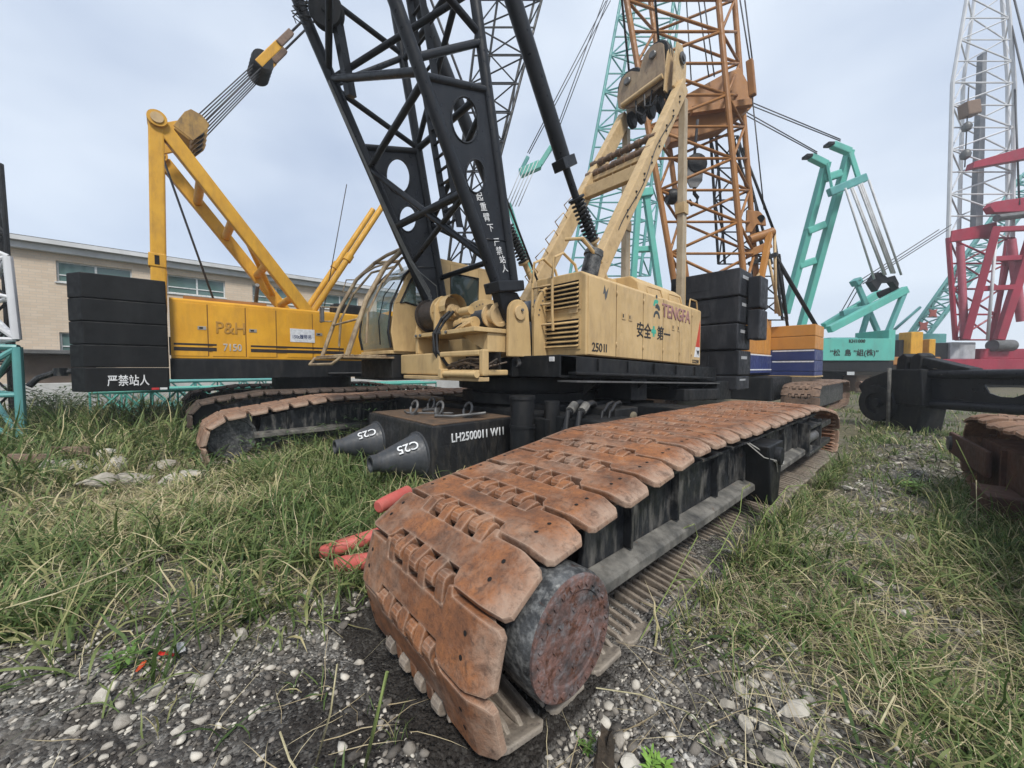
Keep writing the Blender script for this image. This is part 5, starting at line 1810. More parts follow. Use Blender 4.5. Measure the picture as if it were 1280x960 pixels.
# gantry
GH = Vector((0, -0.06, 6.95))
for x in (-11.70, -13.60):
    rl = MB().bar((x, -0.17, 2.95), (x, -0.10, 6.95), 0.25, 0.26).build("gantry_rear_leg", M_YEL2, ycr, 0.03)
    fl = MB().bar((x, 2.98, 2.90), (x, 0.0, 6.90), 0.22, 0.30, up=(0, 1, 1)).build("gantry_front_leg", M_YEL2, ycr, 0.03)
    MB().tube((x - 0.2, -0.08, 6.98), (x + 0.2, -0.08, 6.98), 0.17, 20).build("head_pin", M_YEL2, rl)
    MB().tube((x + 0.14, -0.08, 6.98), (x + 0.225, -0.08, 6.98), 0.11, 20).build("pin_cap", M_TAN2, rl)
    MB().bar((x, -0.17, 3.75), (x, -0.16, 4.05), 0.29, 0.30).build("leg_joint", M_YEL2, rl, 0.02)
    box("joint_slot_shade", (x + 0.147, -0.21, 3.80), (x + 0.151, -0.13, 4.0), M_HOLE, rl, 0)  # dark plate on the leg, paints the shade of a slot
for t in (0.22, 0.42, 0.66, 0.86):
    c = Vector((0, 2.98, 2.90)).lerp(Vector((0, 0.0, 6.90)), 1 - t)
    MB().tube((-13.55, c.y, c.z), (-11.75, c.y, c.z), 0.10, 12).build("gantry_crossbar", M_YEL2, ycr)
c0, c1 = Vector((-13.5, 2.35, 3.75)), Vector((-11.8, 1.45, 4.96))
MB().tube(c0, c1, 0.07, 10).build("gantry_diagonal", M_YEL2, ycr)
MB().tube((-13.6, 1.9, 3.1), (-12.0, 1.75, 3.7), 0.05, 8).build("ram", M_STEEL, ycr)
# folding ropes inside the gantry
for k in range(2):
    MB().tube((-12.2 - 0.12 * k, -0.05, 6.6), (-12.6 - 0.12 * k, 0.95, 3.0), 0.018, 6).build("hoist_rope", M_ROPE, ycr)
# luffing tackle: lower block at the head, ropes, upper bail
q0, q1 = Vector((-12.6, 0.55, 7.35)), Vector((-12.6, 2.05, 9.75))
dr = (q1 - q0).normalized()
for x in (-12.15, -13.1):
    MB().bar((x, -0.05, 7.0), (x, 0.38, 7.28), 0.08, 0.26, up=(0, -1, 1)).build("tackle_link", M_YEL2, ycr, 0.01)
M_GRY = paint("greasy_yellow", (0.42, 0.25, 0.06), (0.25, 0.15, 0.05), rough=0.5, dirt=0.8, dirt_c=(0.05, 0.04, 0.03), scale=4)
up_ = Vector((0, -dr.z, dr.y))
tk = MB().bar(q0 - dr * 0.40, q0 - dr * 0.22, 1.2, 0.34, up=up_).build("lower_block", M_GRY, ycr, 0.03)
for k in range(5):
    x = -12.6 + (k - 2) * 0.285
    c = Vector((x, q0.y, q0.z))
    MB().prism([c - dr * 0.35 - up_ * 0.2, c - dr * 0.35 + up_ * 0.2, c + dr * 0.10 + up_ * 0.24, c + dr * 0.26 + up_ * 0.20, c + dr * 0.32, c + dr * 0.26 - up_ * 0.20, c + dr * 0.10 - up_ * 0.24], (0.04, 0, 0)).build("cheek_plate", M_GRY, tk, 0.008)
for k in range(4):
    x = -12.6 + (k - 1.5) * 0.285
    MB().lathe((x - 0.10, q0.y, q0.z), (1, 0, 0), [(0, 0.10), (0, 0.22), (0.04, 0.19), (0.08, 0.22), (0.12, 0.19), (0.16, 0.22), (0.20, 0.22), (0.20, 0.10)], 22).build("sheave", M_BLACK, tk)
for k in range(9):
    dx = (k - 4) * 0.125
    MB().tube(Vector((-12.6 + dx, q0.y, q0.z)) + dr * 0.1 + up_ * (0.10 if k % 2 else -0.10), Vector((-12.6 + dx * 0.75, q1.y, q1.z)) + up_ * (0.08 if k % 2 else -0.08), 0.014, 6).build("luffing_rope", M_ROPE, tk)
mb = MB().lathe(q1 + Vector((-0.42, 0, 0)), (1, 0, 0), [(0, 0.06), (0, 0.24), (0.06, 0.26), (0.12, 0.20), (0.18, 0.26), (0.30, 0.20), (0.36, 0.26), (0.48, 0.20), (0.54, 0.26), (0.66, 0.20), (0.72, 0.26), (0.84, 0.24), (0.84, 0.06)], 24)
ub = mb.build("upper_block", M_BLACK, ycr)
for x in (-13.0, -12.2):
    MB().bar(Vector((x, q1.y, q1.z)) - dr * 0.2, Vector((x, q1.y, q1.z)) + dr * 0.75, 0.06, 0.20, up=(0, -1, 1)).build("bail_plate", M_YEL2, ub, 0.02)
    MB().bar(Vector((x, q1.y, q1.z)) + dr * 0.7, Vector((x, q1.y, q1.z)) + dr * 1.3, 0.14, 0.16, up=(0, -1, 1)).build("bail_link", M_RUST3, ub, 0.02)
    MB().tube(Vector((x, q1.y, q1.z)) + dr * 1.2, Vector((x, q1.y, q1.z)) + dr * 9.0, 0.03, 6).build("pendant", M_ROPE, ub)
# backstops of the yellow boom: twin tubes
for x in (-11.9, -13.1):
    a, b = Vector((x, 3.05, 3.1)), Vector((x, 5.35, 7.0))
    st_ = MB().tube(a, b, 0.085, 12).build("backstop", M_YEL2, ycr)
    MB().tube(a.lerp(b, 0.42), a.lerp(b, 0.47), 0.12, 12).build("backstop_collar", M_YEL2, st_)
MB().tube((-12.3, 4.2, 7.2), (-12.5, 3.5, 3.2), 0.014, 6).build("whip_rope", M_ROPE, ycr)
# its slim boom behind the black one; backlit shade put into its black colour
lattice(ycr, [(-12.3, 5.6, 2.0), (-13.3, 5.6, 2.0), (-13.3, 6.0, 2.0), (-12.3, 6.0, 2.0)],
        [(-12.545, 8.021, 5.507), (-13.078, 8.941, 5.783), (-12.702, 9.356, 5.783), (-11.924, 8.707, 5.507)], 2, 0.06, 0.03, M_BLACK, "boom_foot", n=5)
lattice(ycr, [(-12.545, 8.021, 5.507), (-13.078, 8.941, 5.783), (-12.702, 9.356, 5.783), (-11.924, 8.707, 5.507)],
        [(-12.868, 9.862, 16.656), (-13.579, 11.407, 18.123), (-12.463, 12.641, 18.123), (-11.164, 11.746, 16.656)], 9, 0.055, 0.032, M_BLACK, "boom", n=5)
lattice(ycr, [(-12.868, 9.862, 16.656), (-13.579, 11.407, 18.123), (-12.463, 12.641, 18.123), (-11.164, 11.746, 16.656)],
        [(-13.216, 11.388, 23.246), (-13.903, 12.991, 25.223), (-12.439, 14.610, 25.223), (-11.143, 13.679, 23.246)], 5, 0.055, 0.032, M_BLACK, "boom_tip", n=5)

# ================================================================== teal and white lattice sections standing at the left
sec = thing("lattice_section", "white lattice boom section standing on a teal one at the yard edge", "boom section", (-13.4, -3.6, -0.06))
q = [(-12.255, -2.280, 0.369), (-14.847, -3.217, 0.176), (-15.188, -4.335, 0.250), (-12.357, -3.282, 0.458)]
q = [(a_[0], a_[1]) for a_ in q]
lattice(sec, [(*a_, 0.0) for a_ in q], [(*a_, 1.92) for a_ in q], 2, 0.075, 0.05, M_TEALD, "lower_section", n=8)
q2 = [(a_[0] + (-14.2 - a_[0]) * 0.06, a_[1] + (-3.6 - a_[1]) * 0.06) for a_ in q]
lattice(sec, [(*a_, 2.07) for a_ in q], [(q2[0][0], q2[0][1], 3.72), (q2[1][0], q2[1][1], 3.85), (q2[2][0], q2[2][1], 4.2), (q2[3][0], q2[3][1], 4.2)], 2, 0.07, 0.045, M_WHITE, "upper_section", n=8)
blk_ = thing("lattice_section", "slim black lattice boom end standing behind the white section", "boom section", (-15.2, -4.0, -0.06))
b0 = [(-15.894, -3.029, 4.928), (-16.975, -3.315, 5.143), (-17.586, -3.991, 5.143), (-16.524, -3.726, 4.928)]
b1 = [(-16.046, -3.084, 6.704), (-17.122, -3.357, 7.029), (-17.646, -3.937, 7.029), (-16.580, -3.675, 6.704)]
lattice(blk_, [(a_[0], a_[1], -0.06) for a_ in b0], b0, 6, 0.05, 0.03, M_BLACK, "boom_base")
lattice(blk_, b0, b1, 2, 0.05, 0.03, M_BLACK, "boom_end")
# teal lattice lying on the ground behind the yellow crane
lay = thing("lattice_section", "long teal lattice boom section lying flat on the grass behind yellow crane", "boom section", (-17.5, 2.0, -0.06))
lattice(lay, [(-16.0, -1.75, 0.05), (-16.0, -1.75, 0.80), (-17.6, -1.75, 0.80), (-17.6, -1.75, 0.05)], [(-16.0, 9.5, 0.05), (-16.0, 9.5, 0.80), (-17.6, 9.5, 0.80), (-17.6, 9.5, 0.05)], 18, 0.06, 0.032, M_TEAL, "section")
lay2 = thing("lattice_section", "short teal lattice boom section beside the long one near the building", "boom section", (-19.6, 2.0, -0.06))
lattice(lay2, [(-18.9, -1.6, 0.10), (-18.9, -1.6, 1.0), (-20.4, -1.6, 1.0), (-20.4, -1.6, 0.10)], [(-18.9, 6.0, 0.10), (-18.9, 6.0, 1.0), (-20.4, 6.0, 1.0), (-20.4, 6.0, 0.10)], 10, 0.06, 0.032, M_TEALD, "section")
# white plinth wall at the foot of the building
pw = MB().box((-21.6, -8, -0.06), (-21.35, 30, 0.95)).build("low_wall", paint("white_wash", (0.55, 0.55, 0.54), (0.45, 0.45, 0.44), rough=0.85, dirt=0.5, dirt_c=(0.25, 0.24, 0.2), scale=1.0), None, 0.02)
tag(pw, "low whitewashed wall at the foot of the brick building", "wall")


# ================================================================== brown lattice boom crane (orange and blue house)
ocr = thing("crawler_crane", "orange and blue crawler crane with brown lattice boom behind black counterweights", "crane", (-4.6, 15.5, -0.05))
ob = [(-5.426, 12.294, 2.926), (-5.842, 14.233, 3.113), (-4.187, 16.062, 3.113), (-3.963, 13.911, 2.926)]
om = [(-5.742, 12.090, 5.209), (-6.160, 14.046, 5.695), (-4.407, 15.984, 5.695), (-4.175, 13.822, 5.209)]
ot = [(-6.942, 11.285, 13.430), (-7.261, 13.419, 14.994), (-5.193, 15.705, 14.994), (-4.939, 13.499, 13.430)]
ou = [(-7.858, 10.951, 19.424), (-8.132, 13.181, 21.737), (-5.834, 15.722, 21.737), (-5.592, 13.455, 19.424)]
lattice(ocr, ob, om, 2, 0.10, 0.05, M_BRN, "boom_foot", separate=True, n=8, ends=False)
lattice(ocr, om, ot, 8, 0.095, 0.048, M_BRN, "boom", separate=True, n=8)
lattice(ocr, ot, ou, 4, 0.095, 0.048, M_BRN, "upper_boom", separate=True, n=8)
# brown box girder (strut head) across the boom
gp = [(-6.317, 13.213, 9.413), (-6.341, 13.236, 10.199), (-5.993, 13.678, 11.096), (-5.130, 14.678, 11.826), (-4.761, 15.100, 12.050), (-4.391, 15.448, 11.096), (-4.434, 15.373, 10.647), (-5.070, 14.623, 9.918), (-5.870, 13.718, 9.581)]
g_ = MB().prism(gp, tuple(FV * 0.5)).build("strut_head", M_BRN, ocr, 0.03)
MB().prism([(-6.283, 13.230, 10.277), (-4.909, 14.817, 11.340), (-4.887, 14.834, 11.228), (-6.259, 13.246, 10.110)], tuple(FV * 0.03)).build("girder_rib", M_BRN, g_)
MB().prism([(-5.697, 13.519, 10.494), (-4.307, 15.074, 10.769), (-4.300, 15.067, 10.549), (-5.690, 13.512, 10.248)], tuple(FV * 0.2)).build("girder_flange", M_BRN, g_, 0.01)
# pendants, hanging block and hook in the boom
for p, q in (((-4.579, 14.363, 13.723), (-4.280, 14.559, 11.597)), ((-4.472, 14.482, 13.723), (-4.226, 14.618, 11.597)), ((-4.212, 14.570, 10.588), (-3.977, 15.347, 6.972)), ((-6.005, 13.564, 14.212), (-5.807, 13.608, 11.448)), ((-5.727, 13.871, 14.212), (-5.402, 14.062, 11.559)), ((-5.597, 14.015, 14.212), (-5.272, 14.206, 11.559))):
    MB().tube(p, q, 0.022, 6).build("pendant", M_ROPE, ocr)
MB().bar((-4.301, 14.542, 11.704), (-4.193, 14.588, 10.534), 0.20, 0.20).build("pendant_socket", M_BRN, ocr, 0.03)
hb_ = MB().lathe((-5.551, 13.395, 8.357), tuple(-FV), [(0, 0.30), (0.05, 0.34), (0.2, 0.34), (0.25, 0.30), (0.27, 0.12)], 22).build("hook_block", M_BLACK, ocr)
MB().prism([(-5.651, 12.993, 8.464), (-5.584, 13.078, 8.625), (-5.333, 13.356, 8.625), (-5.254, 13.429, 8.410), (-5.270, 13.371, 7.768), (-5.371, 13.246, 7.553), (-5.533, 13.067, 7.553), (-5.631, 12.975, 7.821)], tuple(FV * 0.05)).build("block_cheek", M_STEEL, hb_, 0.01)
MB().path([(-5.529, 13.375, 7.649), (-5.522, 13.369, 7.432), (-5.445, 13.446, 7.296), (-5.457, 13.420, 7.105), (-5.565, 13.298, 7.051), (-5.643, 13.221, 7.214)], 0.06, 8).build("hook", M_BLACK, hb_)
MB().tube((-5.606, 13.510, 8.767), (-5.571, 13.627, 10.001), 0.05, 6).build("hoist_rope", M_ROPE, hb_)
MB().lathe((-5.900, 12.184, 7.095), tuple(RV), [(0, 0.20), (0.08, 0.24), (0.24, 0.24), (0.3, 0.18)], 18).build("guide_drum", M_BLACK, ocr)
# black inner mast
lattice(ocr, [(-5.434, 15.428, 5.424), (-5.569, 16.486, 5.645), (-4.306, 17.882, 5.645), (-4.218, 16.772, 5.424)], [(-5.789, 15.341, 10.254), (-5.966, 16.371, 10.747), (-5.388, 17.010, 10.747), (-5.222, 15.969, 10.254)], 4, 0.05, 0.03, M_BLACK, "back_mast", n=5)
# brown gantry head behind
gk = MB().prism([(-4.501, 15.375, 7.140), (-4.193, 15.711, 7.083), (-4.052, 15.853, 6.855), (-4.024, 15.866, 6.570), (-4.255, 15.614, 6.627), (-4.361, 15.479, 6.342), (-4.495, 15.331, 6.342)], tuple(FV * 0.08)).build("gantry_head", M_BRN, ocr, 0.02)
MB().prism([(-4.669, 15.948, 7.350), (-4.349, 16.298, 7.291), (-4.203, 16.444, 7.055), (-4.174, 16.458, 6.759), (-4.414, 16.196, 6.819), (-4.523, 16.056, 6.523), (-4.662, 15.903, 6.523)], tuple(FV * 0.08)).build("head_plate", M_BRN, gk, 0.02)
MB().tube((-4.150, 15.667, 6.807), (-4.368, 16.488, 7.085), 0.12, 14).build("head_pin", M_BLACK, gk)
MB().bar((-3.968, 16.061, 6.321), (-4.127, 15.780, 4.657), 0.18, 0.22).build("gantry_arm", M_ORG, gk, 0.02)
MB().bar((-4.127, 15.780, 4.657), (-4.140, 15.675, 3.222), 0.16, 0.18).build("gantry_arm", M_ORG, gk, 0.02)
MB().tube((-4.494, 15.616, 6.126), (-3.921, 16.268, 6.415), 0.16, 14).build("gantry_roller", M_BRN, gk)
MB().bar((-4.517, 15.558, 5.605), (-3.984, 16.169, 5.952), 0.22, 0.26).build("gantry_beam", M_BRN, gk, 0.02)
MB().bar((-4.467, 15.591, 5.258), (-3.818, 16.331, 5.605), 0.10, 0.16).build("gantry_beam", M_BLACK, gk, 0.02)
for p, q in (((-3.882, 16.311, 6.415), (-3.806, 16.509, 3.495)), ((-4.302, 15.426, 4.491), (-4.040, 16.063, 5.258)), ((-4.128, 16.588, 5.666), (-3.758, 16.856, 3.434))):
    MB().tube(p, q, 0.05, 8).build("stay", M_TAN2, gk)
for p, q, r_ in (((-4.825, 15.768, 9.567), (-3.983, 16.511, 6.634), 0.045), ((-4.012, 16.631, 6.671), (-3.593, 17.306, 2.949), 0.05), ((-3.898, 16.687, 5.578), (-3.057, 19.842, 3.016), 0.075)):
    MB().tube(p, q, r_, 8).build("mast_stay", M_BLACK, ocr)
lattice(ocr, [(-4.453, 16.079, 3.286), (-4.519, 16.906, 3.362), (-3.727, 17.781, 3.362), (-3.693, 16.918, 3.286)], [(-4.510, 16.170, 5.726), (-4.599, 16.978, 5.907), (-4.015, 17.623, 5.907), (-3.970, 16.767, 5.726)], 3, 0.045, 0.028, M_BLACK, "lower_mast", n=5)
# house: side wall along the yard, counterweight wall facing it
M_OS = M_ORG
mb = MB().box((-6.6, 14.2, 1.95), (-4.05, 17.0, 3.33))
oh = mb.build("house", M_ORG, ocr, 0.03)
for y0, y1 in ((14.25, 15.1), (15.15, 16.1), (16.15, 16.95)):
    box("side_door", (-4.054, y0, 2.02), (-4.040, y1, 3.24), M_ORG, oh, 0.006)
for i in range(4):
    box("vent_slat", (-5.2, 14.16, 2.3 + i * 0.24), (-4.25, 14.21, 2.36 + i * 0.24), M_BRN, oh, 0.005)
box("house_base", (-6.6, 14.1, 1.32), (-4.02, 17.0, 1.945), M_BLUE, ocr, 0.02)
box("white_band", (-4.035, 14.15, 1.93), (-4.028, 17.0, 1.985), M_LETTER, oh, 0)
box("white_band", (-4.018, 14.15, 1.42), (-4.011, 17.0, 1.46), M_LETTER, oh, 0)
z = 1.22
for i, (h_, m_) in enumerate(((0.16, M_BLUE), (0.40, M_BLUE), (0.40, M_BLUE), (0.48, M_ORG), (0.42, M_ORG))):
    sl = box("counterweight_slab", (-6.6, 17.02, z), (-2.72, 18.6, z + h_ - 0.012), m_, ocr, 0.02)
    if i == 0:
        box("tan_lip", (-6.5, 17.0, z - 0.05), (-2.7, 18.6, z - 0.004), M_TAN, sl, 0.005)
    if i in (1, 2):
        box("white_band", (-4.0, 17.012, z + h_ - 0.07), (-2.74, 17.019, z + h_ - 0.02), M_LETTER, sl, 0)
    z += h_
box("carbody", (-6.0, 14.6, 0.4), (-3.4, 17.2, 1.2), M_BLACK, ocr, 0.05)
for cx, y0 in ((-2.68, 14.6), (-7.6, 14.6)):
    mb = MB().prism([(cx - 0.32, y0 + 0.5, 0.2), (cx - 0.32, y0 + 6.2, 0.2), (cx - 0.32, y0 + 6.2, 0.9), (cx - 0.32, y0 + 0.5, 0.9)], (0.64, 0, 0))
    tf = mb.build("crawler_frame", M_FRAME, ocr, 0.02)
    run_shoes(tf, [(y0 + 0.48, 0.48, 0.54), (y0 + 6.2, 0.48, 0.54)], cx, SHOE_C, 0.30)
    MB().lathe((cx - 0.33, y0 + 0.48, 0.48), (1, 0, 0), [(0, 0.36), (0.2, 0.40), (0.46, 0.40), (0.66, 0.36)], 24).build("idler", M_STEEL, tf)

# ================================================================== teal crane with ladder mast
tcr = thing("crawler_crane", "teal crawler crane with ladder mast and folded gantry beside orange counterweights", "crane", S(20.0, 24.5, -0.05), AZ)
tb = obox("counterweight", 17.8, 22.15, 22.0, 24.0, 1.93, 3.22, M_TEAL, tcr, 0.03)
obox("corner_post", 22.152, 22.55, 22.2, 24.4, 1.95, 3.75, M_TEAL, tcr, 0.03)
obox("revolving_frame", 17.9, 22.4, 22.1, 27.5, 1.28, 1.92, M_BLACK, tcr, 0.03)
obox("machinery_house", 18.1, 22.3, 24.1, 29.0, 1.93, 3.1, M_TEAL, tcr, 0.05)
text("lettering", "KH1000", 0.27, S(19.62, 21.985, 2.98), RV, (0, 0, 1), M_LETTERK, tb, 0.008, 0.004, squeeze=1.05)
text("lettering", "”松  島 ”組(株)”", 0.42, S(18.55, 21.985, 2.24), RV, (0, 0, 1), M_LETTERK, tb, 0.006, 0.004, squeeze=1.0)
for r0 in (18.6, 21.6):
    mb = MB().prism([S(r0 - 0.45, 23.0, 0.0), S(r0 + 0.45, 23.0, 0.0), S(r0 + 0.45, 30.0, 0.0), S(r0 - 0.45, 30.0, 0.0)], (0, 0, 1.0))
    tf = mb.build("crawler_frame", M_RUST2, tcr, 0.2, 3)
    for i in range(9):
        MB().bar(S(r0 - 0.48, 23.2 + i * 0.3, 1.02), S(r0 + 0.48, 23.2 + i * 0.3, 1.02), 0.26, 0.05).build("track_shoe", M_RUST2, tf, 0.01)
obox("carbody", 18.9, 21.4, 24.0, 28.5, 0.4, 1.27, M_BLACK, tcr, 0.05)
# ladder mast: two tapered legs with cross pieces
lg = [((-6.078, 28.558, 4.897), (-4.268, 28.104, 13.246)), ((-5.412, 29.236, 3.998), (-3.400, 29.107, 13.931))]
for a, b in lg:
    MB().bar(a, b, 0.34, 0.40, up=tuple(FV)).build("mast_leg", M_TEAL, tcr, 0.04)
for p, q in (((-4.381, 28.071, 12.336), (-3.744, 28.796, 12.658)), ((-5.093, 28.152, 9.559), (-4.406, 28.938, 9.985)), ((-5.499, 28.328, 7.655), (-4.826, 29.093, 7.995))):
    MB().bar(p, q, 0.40, 0.42).build("mast_crosspiece", M_TEAL, tcr, 0.08)
for p, q in (((-4.244, 27.969, 13.055), (-4.869, 27.307, 13.510)), ((-3.381, 28.969, 13.783), (-4.066, 28.238, 14.192))):
    hd_ = MB().bar(p, q, 0.34, 0.34).build("mast_head", M_TEAL, tcr, 0.05)
    MB().bar(q, tuple(Vector(q) - RV * 0.35), 0.42, 0.16).build("socket", M_BLACK, hd_, 0.03)
for p, q in (((-4.197, 27.875, 13.091), (-3.968, 28.035, 11.642)), ((-3.335, 28.867, 13.725), (-2.985, 29.162, 12.276))):
    MB().bar(p, q, 0.12, 0.24).build("hanger", M_TEAL, tcr, 0.02)
sb_ = MB().bar((-4.064, 27.763, 11.369), (-2.699, 29.326, 12.226), 0.30, 0.45).build("spreader_bar", M_TEALD, tcr, 0.06)
for p, q in (((-3.391, 28.001, 11.470), (-2.277, 30.723, 6.719)), ((-3.178, 28.237, 11.470), (-1.895, 31.146, 6.956)), ((-3.117, 28.304, 11.516), (-1.831, 31.216, 6.956)), ((-2.904, 28.539, 11.651), (-1.608, 31.462, 7.051)), ((-2.844, 28.606, 11.697), (-1.545, 31.533, 7.051)), ((-2.783, 28.674, 11.742), (-1.481, 31.603, 7.051)), ((-2.540, 28.942, 11.923), (-1.226, 31.885, 6.956))):
    a_, b_ = p, q
    MB().tube(a_, b_, 0.06, 6).build("tackle_rope", paint("galvanised_rope", (0.62, 0.63, 0.64), rough=0.5, scale=1), tcr)
eq = [(-2.422, 30.918, 6.620), (-2.303, 31.067, 6.904), (-2.185, 31.216, 7.188), (-1.992, 31.426, 7.141), (-1.761, 31.664, 6.857), (-1.479, 31.985, 6.999), (-1.304, 32.147, 6.525), (-1.326, 32.102, 6.193), (-1.562, 31.868, 6.620), (-1.974, 31.410, 6.572), (-2.149, 31.184, 6.051)]
MB().prism(eq, tuple(FV * 0.4)).build("equaliser", M_BLACK, tcr, 0.03)
for a, b in (((-4.037, 29.102, 3.786), (-1.043, 32.563, 6.166)), ((-4.613, 31.476, 4.197), (-2.244, 34.233, 6.376))):
    MB().bar(a, b, 0.36, 0.42).build("gantry_arm", M_TEAL, tcr, 0.04)
MB().bar((-3.651, 30.490, 4.825), (-2.612, 31.663, 5.216), 0.3, 0.3).build("gantry_cross", M_TEALD, tcr, 0.02)
MB().tube((-2.214, 32.752, 6.027), (-1.377, 32.500, 6.304), 0.22, 14).build("gantry_sheaves", M_BLACK, tcr)
for a, b in (((-1.100, 32.487, 5.976), (-1.723, 31.636, 3.405)), ((-3.220, 32.591, 6.908), (-2.232, 33.488, 3.847)), ((-2.651, 33.109, 5.173), (-2.911, 32.725, 3.643))):
    MB().bar(a, b, 0.22, 0.26).build("strut", M_TEALD, tcr, 0.03)
MB().bar((-3.355, 32.438, 6.857), (-3.123, 32.710, 7.112), 0.5, 0.4).build("strut_head", M_TEALD, tcr, 0.05)
for a, b in (((-3.101, 32.346, 7.015), (-4.213, 34.098, 5.096)), ((-2.964, 32.498, 6.913), (-3.991, 34.344, 5.206)), ((-3.067, 32.384, 7.015), (0.203, 38.980, 10.904)), ((-2.964, 32.498, 6.913), (0.760, 39.595, 11.236)), ((-2.930, 32.535, 6.811), (0.611, 39.431, 10.904))):
    MB().tube(a, b, 0.03, 5).build("stay_rope", M_ROPE, tcr)
obox("roof_tray", 19.0, 20.6, 22.5, 24, 3.23, 3.32, M_TEALD, tcr, 0.02)
for p, q in (((-4.485, 26.792, 13.419), (-7.030, 23.532, 15.351)), ((-4.485, 26.792, 13.328), (-7.030, 23.532, 15.172)), ((-3.634, 27.733, 14.099), (-7.030, 23.532, 15.977)), ((-3.634, 27.733, 14.008), (-7.030, 23.532, 15.798))):
    MB().tube(p, q, 0.028, 5).build("mast_pendant", M_ROPE, tcr)
# the teal boom of that crane: tall lattice behind the tan gantry
lattice(tcr, [(-17.474, 21.386, 8.100), (-18.123, 24.436, 8.712), (-14.881, 28.020, 8.712), (-14.083, 25.135, 8.100)], [(-15.632, 24.677, 27.902), (-16.280, 27.847, 30.346), (-13.964, 30.407, 30.346), (-13.089, 27.489, 27.902)], 15, 0.11, 0.06, M_TEALD, "boom", n=5)
lattice(tcr, [(-15.632, 24.677, 27.902), (-16.280, 27.847, 30.346), (-13.964, 30.407, 30.346), (-13.089, 27.489, 27.902)], [(-14.943, 25.913, 35.363), (-15.695, 29.010, 38.498), (-13.632, 31.291, 38.498), (-12.708, 28.384, 35.363)], 5, 0.11, 0.06, M_TEALD, "boom_tip", n=5)

# second teal crane: only its gantry and tackle show
tc2 = thing("crane_gantry", "teal crane gantry with ladder legs seen between the tan gantry legs", "crane gantry", S(8.3, 25, -0.05), AZ)
for a, b in (((-13.440, 22.344, -0.041), (-12.989, 22.928, 13.062)), ((-11.299, 24.711, -0.041), (-12.748, 23.201, 13.166))):
    MB().bar(a, b, 0.34, 0.40, up=tuple(FV)).build("leg", M_TEAL, tc2, 0.03)
MB().bar((-13.220, 23.033, 9.334), (-12.404, 23.938, 9.387), 0.36, 0.36).build("crosspiece", M_TEAL, tc2, 0.05)
MB().bar((-13.240, 22.479, 12.703), (-12.376, 23.447, 12.911), 0.5, 0.5).build("head", M_TEAL, tc2, 0.05)
tc3 = thing("crane_gantry", "slim teal crane strut and spreader with ropes behind the black boom", "crane gantry", S(1.2, 22, -0.05), AZ)
MB().bar((-15.996, 14.230, 10.651), (-14.752, 15.274, 5.428), 0.28, 0.28).build("strut", M_TEAL, tc3, 0.03)
MB().bar((-14.752, 15.274, 5.428), (-14.279, 15.448, -0.062), 0.28, 0.28).build("strut", M_TEAL, tc3, 0.03)
MB().bar((-15.630, 14.742, 12.348), (-14.896, 15.584, 12.839), 0.4, 0.42).build("spreader", M_TEAL, tc3, 0.04)
MB().bar((-14.896, 15.584, 12.839), (-14.507, 16.076, 13.821), 0.22, 0.26).build("link", M_TEAL, tc3, 0.03)
MB().bar((-15.604, 14.779, 12.482), (-15.359, 15.100, 13.285), 0.18, 0.2).build("link", M_TEALD, tc3, 0.03)
for p, q in (((-14.134, 15.679, 13.743), (-12.640, 18.821, 23.032)), ((-14.074, 15.745, 13.698), (-12.483, 18.994, 23.032)), ((-15.003, 14.718, 13.206), (-12.766, 18.682, 22.096)), ((-14.944, 14.784, 13.162), (-12.609, 18.855, 22.096))):
    MB().tube(p, q, 0.026, 5).build("pendant", M_ROPE, tc3)
for p, q in (((-15.213, 14.486, 12.447), (-15.813, 13.823, 10.347)), ((-15.063, 14.652, 12.536), (-15.693, 13.956, 10.347)), ((-14.914, 14.817, 12.626), (-15.573, 14.088, 10.347)), ((-14.764, 14.983, 12.715), (-15.453, 14.221, 10.347)), ((-14.614, 15.149, 12.804), (-15.333, 14.353, 10.347))):
    MB().tube(p, q, 0.024, 5).build("tackle_rope", MATS["galvanised_rope"], tc3)

# ================================================================== red crane with white lattice boom
rcr = thing("crawler_crane", "red crawler crane with tall white lattice boom at the far side", "crane", S(37.5, 31, -0.05), AZ)


obox("revolving_frame", 32.0, 42.5, 29.0, 33.0, 1.35, 2.18, M_RED, rcr, 0.05)
obox("carbody", 33.5, 40.5, 29.5, 32.5, 0.4, 1.34, M_BLACK, rcr, 0.05)
for r0 in (33.2, 41.0):
    obox("crawler_frame", r0 - 0.6, r0 + 0.6, 27.4, 35.0, -0.05, 1.15, M_RUST3, rcr, 0.3)
obox("counterweight", 32.4, 33.9, 29.3, 31.0, 2.19, 3.45, M_CWM, rcr, 0.05)
obox("grey_housing", 33.95, 35.9, 29.2, 31.0, 2.19, 3.5, paint("grey_housing", (0.42, 0.43, 0.46), rough=0.6, dirt=0.3), rcr, 0.05)
obox("winch_house", 36.4, 42.0, 29.3, 31.5, 2.19, 3.0, M_RED, rcr, 0.05)
MB().tube((3.271, 47.141, 3.240), (4.271, 48.246, 3.240), 0.45, 16).build("winch_drum", M_STEEL, rcr)
low = [(1.344, 44.713, 3.660), (1.835, 48.237, 3.809), (3.561, 50.144, 3.809), (3.165, 46.726, 3.660)]
mid = [(0.723, 44.027, 11.372), (1.370, 48.468, 12.223), (4.068, 51.450, 12.223), (3.993, 47.641, 11.372)]
top = [(0.558, 43.844, 22.787), (1.190, 48.269, 24.622), (3.618, 50.953, 24.622), (3.662, 47.275, 22.787)]
tip = [(1.220, 44.576, 30.500), (1.685, 48.816, 33.000), (2.899, 50.158, 33.000), (2.958, 46.497, 30.500)]
lattice(rcr, low, mid, 4, 0.16, 0.07, M_RED, "boom_foot", n=5)
